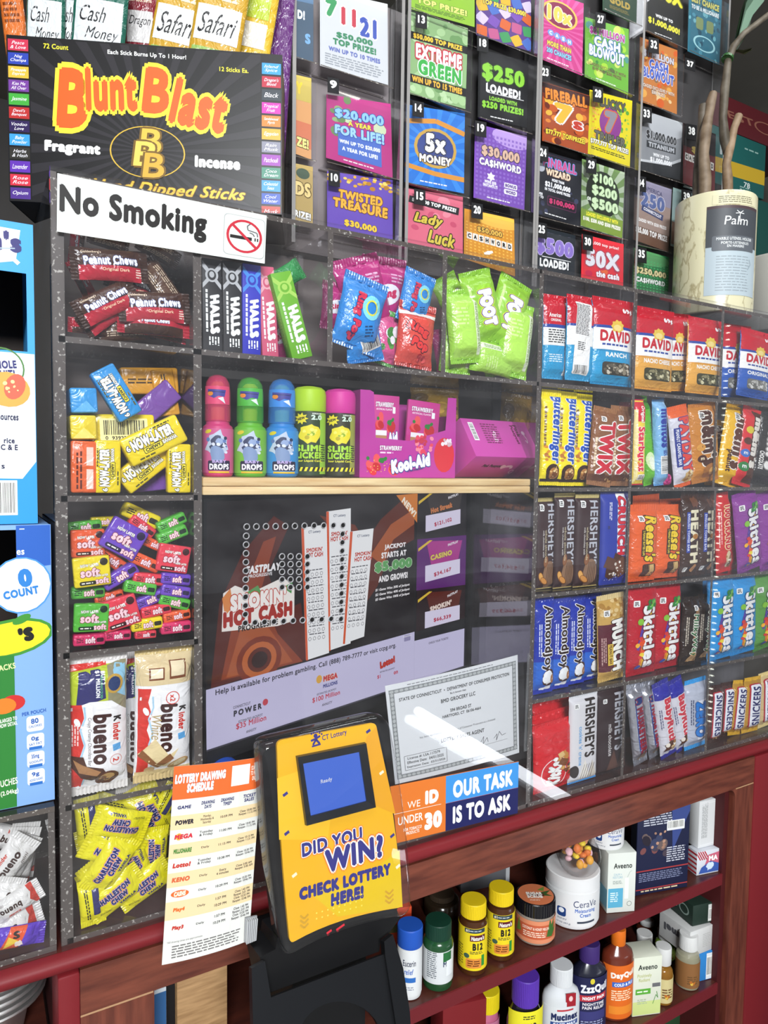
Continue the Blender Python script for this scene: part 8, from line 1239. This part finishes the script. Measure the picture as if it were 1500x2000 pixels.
# ================================================================== TICKET CHECKER AND SCHEDULE
class Plane:
    def __init__(s, o, x, z): s.o = Vector(o); s.x = Vector(x).normalized(); s.z = Vector(z).normalized(); s.n = s.z.cross(s.x).normalized(); s.n = s.n if s.n.dot(EYE - s.o) > 0 else -s.n; s.c = Vector((0, 0, 0))
    def hit(s, px, py, k=0): d = ray(px, py); return EYE + d * ((s.o + s.n * k - EYE).dot(s.n) / d.dot(s.n))
    def uv(s, px, py): p = s.hit(px, py) - s.o; return (p.dot(s.x) * 100, p.dot(s.z) * 100)
    def fn(s, a, b, k): return s.o + s.x * (a / 100) + s.z * (b / 100) + s.n * (k / 100) - s.c
    def slab(s, mb, pts, k0, k1, m, me=None, px=True):
        q = [s.uv(*p) if px else p for p in pts]; n = len(q); v = [s.fn(a, b, k) for k in (k1, k0) for a, b in q]
        mb.add(v, [tuple(range(n)), tuple(range(2 * n - 1, n - 1, -1))], m); mb.add(v, [(i, n + i, n + (i + 1) % n, (i + 1) % n) for i in range(n)], me or m); return mb
    def text(s, t, q0, q1, hpx, c, **k):
        (x0, z0), (x1, z1) = s.uv(*q0), s.uv(*q1); return T(t, (x0 + x1) / 2, (z0 + z1) / 2, math.hypot(x1 - x0, z1 - z0), hpx * .047, c, math.degrees(math.atan2(z1 - z0, x1 - x0)), **k)
    def poly(s, pts, c): return P([s.uv(*p) for p in pts], c)
o0 = at(567, 1842, -.150); C1 = Plane(o0, (1, 0, 0), (0, .13, 1)); C1.c = o0.copy()
chk = thing('ticket_checker', 'black lottery ticket checker with yellow DID YOU WIN panel and small blue screen', 'ticket checker', tuple(o0))
def arcpts(a, b, c, n=8): return [((1 - t) ** 2 * a[0] + 2 * t * (1 - t) * b[0] + t * t * c[0], (1 - t) ** 2 * a[1] + 2 * t * (1 - t) * b[1] + t * t * c[1]) for t in [i / n for i in range(n + 1)]]
panel = arcpts((541, 1458), (541, 1448), (551, 1445), 4) + arcpts((723, 1413), (733, 1411), (735, 1419), 4) + arcpts((735, 1419), (776, 1600), (785, 1763), 8)[1:] + arcpts((785, 1763), (786, 1771), (778, 1773), 4)[1:] + arcpts((778, 1773), (660, 1790), (576, 1838), 8)[1:] + arcpts((576, 1838), (567, 1844), (565, 1832), 4)[1:] + arcpts((565, 1832), (545, 1640), (541, 1458), 6)[1:-1]
shell = arcpts((508, 1470), (506, 1449), (528, 1443), 5) + arcpts((725, 1398), (752, 1392), (760, 1424), 6) + arcpts((760, 1424), (795, 1600), (799, 1760), 8)[1:] + arcpts((799, 1760), (799, 1780), (782, 1787), 5)[1:] + arcpts((782, 1787), (660, 1806), (570, 1860), 8)[1:] + arcpts((570, 1860), (552, 1868), (548, 1846), 5)[1:] + arcpts((548, 1846), (516, 1660), (508, 1470), 8)[1:-1]
m = MB(); cxs, cys = sum(p[0] for p in shell) / len(shell), sum(p[1] for p in shell) / len(shell); C1.slab(m, [(cxs + (x - cxs) * .93 - 4, cys + (y - cys) * .945 + 6) for x, y in shell], -2.6, -.35, mat('#141416', 's')); m.build('housing', chk)
m = MB(); q = [C1.uv(*p) for p in shell]; n = len(q); cxm, czm = sum(a for a, b in q) / n, sum(b for a, b in q) / n
rings = [(1.0, -2.0), (1.012, -.4), (1.0, .25), (.965, .6), (.93, .68)]; v = [C1.fn(cxm + (a - cxm) * s, czm + (b - czm) * s, k) for s, k in rings for a, b in q]
m.add(v, [(j * n + i, j * n + (i + 1) % n, (j + 1) * n + (i + 1) % n, (j + 1) * n + i) for j in range(len(rings) - 1) for i in range(n)] + [tuple((len(rings) - 1) * n + i for i in range(n))], M_SHELL, True); m.build('clear_cover', chk, 'clear rounded plastic cover')
Y1, Y2, Y3, NV = '#e0a81e', '#d8b51c', '#d99a22', '#34337c'
e = C1.poly([(541, 1520), (600, 1500), (650, 1560), (640, 1640), (545, 1640)], '#e6b428') + C1.poly([(735, 1419), (772, 1590), (700, 1560), (715, 1440)], Y3) + C1.poly([(780, 1660), (786, 1771), (660, 1790), (600, 1740), (700, 1720)], Y2)
e += C1.text('CT Lottery', (629, 1443), (677, 1430), 15, NV, b=.02) + E(*C1.uv(616, 1437), .22, .22, NV) + [merge(LINE([C1.uv(*p) for p in ((607, 1447), (616, 1443), (625, 1437))], .22, NV) + LINE([C1.uv(*p) for p in ((611, 1455), (617, 1444), (624, 1452))], .22, NV) + LINE([C1.uv(*p) for p in ((609, 1458), (626, 1453))], .18, NV), NV)] + merge_l([E(*C1.uv(608 + 4 * i, 1434 - (6 - abs(i - 2.5) * 2.2)), .1, .1, NV) for i in range(6)])
e += C1.text('DID YOU', (589, 1661), (707, 1627), 30, NV, b=.05, o2=('#e0752e', .10), o=('#f2ead8', .05)) + C1.text('WIN?', (634, 1684), (748, 1650), 52, NV, b=.06, o2=('#e0752e', .09), o=('#f2ead8', .05)) + C1.text('CHECK LOTTERY', (584, 1747), (763, 1696), 27, NV, b=.09) + C1.text('HERE!', (646, 1758), (710, 1741), 28, NV, b=.09)
for p, c in (((719, 1428), NV), ((557, 1551), NV), ((560, 1627), NV), ((766, 1632), NV), ((745, 1509), '#efe3c0'), ((575, 1709), '#efe3c0'), ((777, 1692), '#efe3c0')): (a, b) = C1.uv(*p); e += R(a, b, .55, .3, c, 25)
for px, py in ((594, 1788), (760, 1740)):
    for i in range(3): e += [merge(LINE([C1.uv(px - 8, py + 9 * i), C1.uv(px, py + 6 + 9 * i), C1.uv(px + 8, py - 3 + 9 * i)], .2, '#c4952a'), '#c4952a')]
e += [merge(merge_l([E(*C1.uv(618 + 11 * i, 1794 - 3.2 * i - 11 * j), .09, .09, '#efd75a', 0, 6) for i in range(9) for j in range(3 if i > 2 else 2)]), '#efd75a')]
m = MB(); C1.slab(m, panel, -.34, .02, mat(Y1, 's')); printing(m, e, C1.fn, 's', (), (), None, .034); m.build('face_panel', chk, 'yellow DID YOU WIN face panel')
m = MB(); bz = [(577, 1476), (712, 1449), (731, 1575), (595, 1611)]; iz = [(589, 1490), (699, 1467), (713, 1563), (604, 1592)]
q = [C1.uv(*p) for p in bz]; qi = [C1.uv(*p) for p in iz]; v = [C1.fn(a, b, k) for k, L_ in ((.02, q), (.5, [(a * .94 + b2 * .06, b * .94 + d * .06) for (a, b), (b2, d) in zip(q, qi)]), (.4, qi), (.2, qi)) for a, b in L_]
m.add(v, [(4 * j + i, 4 * j + (i + 1) % 4, 4 * j + 4 + (i + 1) % 4, 4 * j + 4 + i) for j in range(3) for i in range(4)], mat('#1b1c1f', 'k')); bzl = m.build('screen_bezel', chk)
m = MB(); C1.slab(m, iz, -.1, .2, mat('#4f78e8', 'e')); printing(m, C1.text('Ready', (625, 1527), (647, 1521), 11, '#e8ecfa', b=.02), C1.fn, 'e', (), (), None, .21); o = m.build('screen', None, 'blue lit screen reading Ready'); o.parent = bzl
m = MB(); C1.slab(m, [(548, 1840), (620, 1812), (700, 1795), (782, 1780), (790, 1800), (768, 1830), (752, 1842), (749, 1866), (529, 1950), (514, 1878), (545, 1862)], -5.2, -.9, mat('#0f0f11', 's')); m.build('scanner_body', chk)
m = MB()
for (a, b), w in ((C1.uv(667, 1813), 1.0), (C1.uv(645, 1822), .6)): m.add([C1.fn(x, z, -.25) for x, z in rot([(-w / 2, -.11), (w / 2, -.11), (w / 2, .11), (-w / 2, .11)], a, b, 17)], [(0, 1, 2, 3)], mat('#ff2a44', 'e'))
m.build('scanner_light', chk, 'small red scanner light')
# bracket
mm, N, L, p = nmat('black_bracket_metal'); p.inputs['Base Color'].default_value = lin('#1f2023'); p.inputs['Metallic'].default_value = .6; p.inputs['Roughness'].default_value = .33
C2 = Plane(at(640, 1950, -.172), (1, 0, 0), (0, .45, 1)); C2.c = o0.copy()
arch = [(664 + 82 * math.cos(a), 2034 - 78 * math.sin(a)) for a in [PI * i / 16 for i in range(17)]]
m = MB(); C2.slab(m, [(527, 1949), (749, 1864), (797, 1975), (802, 2060), (746, 2072)] + arch + [(580, 2090), (512, 2110), (505, 1960)], -.5, 0, mm); C2.slab(m, [(489, 1890), (515, 1876), (527, 1949), (512, 2110), (494, 2100)], -.5, .4, mm); C2.slab(m, [(747, 1838), (764, 1824), (784, 1890), (797, 1975), (802, 2060), (770, 2000), (749, 1864)], -.5, .4, mm); m.build('stand_bracket', chk, 'glossy black stand bracket with an arched cut out')
m = MB(); a = at(560, 1900, -.12); b = at(700, 1990, -.12); m.box(tuple(Vector((a.x, -.135, b.z)) - o0), tuple(Vector((b.x, -.0165, a.z)) - o0), mat('#101012', 'm')); m.build('mounting_arm', chk)
# drawing schedule
NVY = '#2c2c62'
e = R(0, 20.1, 10, 3.8, '#d9622a') + T('LOTTERY DRAWING\nSCHEDULE', -2.0, 20.0, 5.6, 2.2, '#f6f2ee', 1, .08, .12, (NVY, .025)) + R(2.55, 20.2, 2.1, 2.4, '#f2efe8') + T('SCAN HERE\nTO FIND US\nONLINE', 4.3, 20.2, 1.1, 1.8, '#f6e6d8', 0, .04)
rows = (('POWER', '#26222e', 'Monday,\nWednesday &\nSaturday', '10:59 PM', 'Close 10:00 PM\nReopen 11:15 PM'), ('MEGA', '#c2303e', 'Tuesday\n& Friday', '11:00 PM', 'Close 10:45 PM\nReopen 11:15 PM'), ('MILLIONAIRE', '#3f7a34', 'Daily', '11:15 PM', 'Close 10:15 PM\nReopen 11:31 PM'), ('Lotto!', '#b8342a', 'Tuesday\n& Friday', '10:38 PM', 'Close 10:30 PM\nReopen 10:46 PM'), ('KENO', '#c8603a', 'Daily', 'Every\n4 minutes', 'Close 2:00 AM\nReopen 5:00 AM'), ('CASH5', '#d9622a', 'Daily', '10:29 PM', 'Close 10:20 PM\nReopen 10:46 PM'), ('Play4', '#d0662a', 'Daily', '1:57 PM\n\n10:29 PM', 'Close 1:45 PM\nReopen 2:01 PM\nClose 10:20 PM\nReopen 10:46 PM'), ('Play3', '#b8342a', 'Daily', '1:57 PM\n\n10:29 PM', 'Close 1:45 PM\nReopen 2:01 PM\nClose 10:20 PM\nReopen 10:46 PM'))
for s, x in (('GAME', -3.6), ('DRAWING\nDAYS', -1.0), ('DRAWING\nTIMES*', 1.2), ('TICKET\nSALES', 3.8)): e += T(s, x, 17.3, 1.5, .9 if '\n' in s else .4, NVY, 0, .05, .15)
zz = 16.4
for i, (g, c, d, t, tk_) in enumerate(rows):
    hh = 2.0 if i >= 6 else 1.6; z = zz - hh / 2; zz -= hh
    if i % 2 == 0: e += R(0, z, 10, hh, '#dcc59a')
    if i in (1, 5): e += E(-4.0 if i == 1 else -3.5, z, .35 if i == 1 else 1.0, .4, '#d9a53a' if i == 1 else '#d9622a')
    e += T(g, -3.5, z, 2.0 if i < 5 else 1.3, .55, c if i != 5 else '#f4e8c8', 0, .08, .15) + T(d, -1.0, z, 1.5 if '\n' in d else .9, .3 + .38 * d.count('\n'), '#2a2626', 0, .02) + T(t, 1.2, z, 1.4, .28 + .38 * t.count('\n'), '#2a2626', 0, .03) + T(tk_, 3.7, z, 2.1, .28 + .4 * tk_.count('\n'), '#2a2626', 0, .03)
e += T('*All drawing times are approximate.', -2.6, zz - .5, 4, .28, '#5a5656', 0, 0, .2) + TXT(0, zz - 1.6, 8, 1.5, 5, '#6a6666', 0, 6, .45)
sch = card('drawing_schedule', [(340, 1497), (512, 1478), (486, 1837), (316, 1885)], (-.075, -.088, -.112, -.092), 10, 22, '#d3d3ce', e, 'white and orange LOTTERY DRAWING SCHEDULE sheet clipped beside the checker', 'sheet', thick=.0003, bow=.004, n=8)
m = MB()
P2 = Plane(at(490, 1815, -.115), (1, 0, 0), (0, 0, 1)); c0 = at(490, 1815, -.115); P2.c = c0
for i in range(6): P2.slab(m, [(481 + i * 3.6, 1797 - i), (483.4 + i * 3.6, 1796 - i), (481.4 + i * 3.4, 1840 - i * 1.4), (479 + i * 3.4, 1841 - i * 1.4)], -.1, .35, mat('#b9bbbd', 'k'))
P2.slab(m, [(480, 1795), (503, 1790), (500, 1834), (478, 1842)], -.3, -.1, mat('#9a9c9e', 'k')); o = m.build('sheet_clip'); o.location = c0; tag(o, 'clear ribbed plastic clip holding the schedule corner', 'clip')
# ================================================================== LAMPS OF THE COOLERS ACROSS THE AISLE (seen mirrored in the acrylic)
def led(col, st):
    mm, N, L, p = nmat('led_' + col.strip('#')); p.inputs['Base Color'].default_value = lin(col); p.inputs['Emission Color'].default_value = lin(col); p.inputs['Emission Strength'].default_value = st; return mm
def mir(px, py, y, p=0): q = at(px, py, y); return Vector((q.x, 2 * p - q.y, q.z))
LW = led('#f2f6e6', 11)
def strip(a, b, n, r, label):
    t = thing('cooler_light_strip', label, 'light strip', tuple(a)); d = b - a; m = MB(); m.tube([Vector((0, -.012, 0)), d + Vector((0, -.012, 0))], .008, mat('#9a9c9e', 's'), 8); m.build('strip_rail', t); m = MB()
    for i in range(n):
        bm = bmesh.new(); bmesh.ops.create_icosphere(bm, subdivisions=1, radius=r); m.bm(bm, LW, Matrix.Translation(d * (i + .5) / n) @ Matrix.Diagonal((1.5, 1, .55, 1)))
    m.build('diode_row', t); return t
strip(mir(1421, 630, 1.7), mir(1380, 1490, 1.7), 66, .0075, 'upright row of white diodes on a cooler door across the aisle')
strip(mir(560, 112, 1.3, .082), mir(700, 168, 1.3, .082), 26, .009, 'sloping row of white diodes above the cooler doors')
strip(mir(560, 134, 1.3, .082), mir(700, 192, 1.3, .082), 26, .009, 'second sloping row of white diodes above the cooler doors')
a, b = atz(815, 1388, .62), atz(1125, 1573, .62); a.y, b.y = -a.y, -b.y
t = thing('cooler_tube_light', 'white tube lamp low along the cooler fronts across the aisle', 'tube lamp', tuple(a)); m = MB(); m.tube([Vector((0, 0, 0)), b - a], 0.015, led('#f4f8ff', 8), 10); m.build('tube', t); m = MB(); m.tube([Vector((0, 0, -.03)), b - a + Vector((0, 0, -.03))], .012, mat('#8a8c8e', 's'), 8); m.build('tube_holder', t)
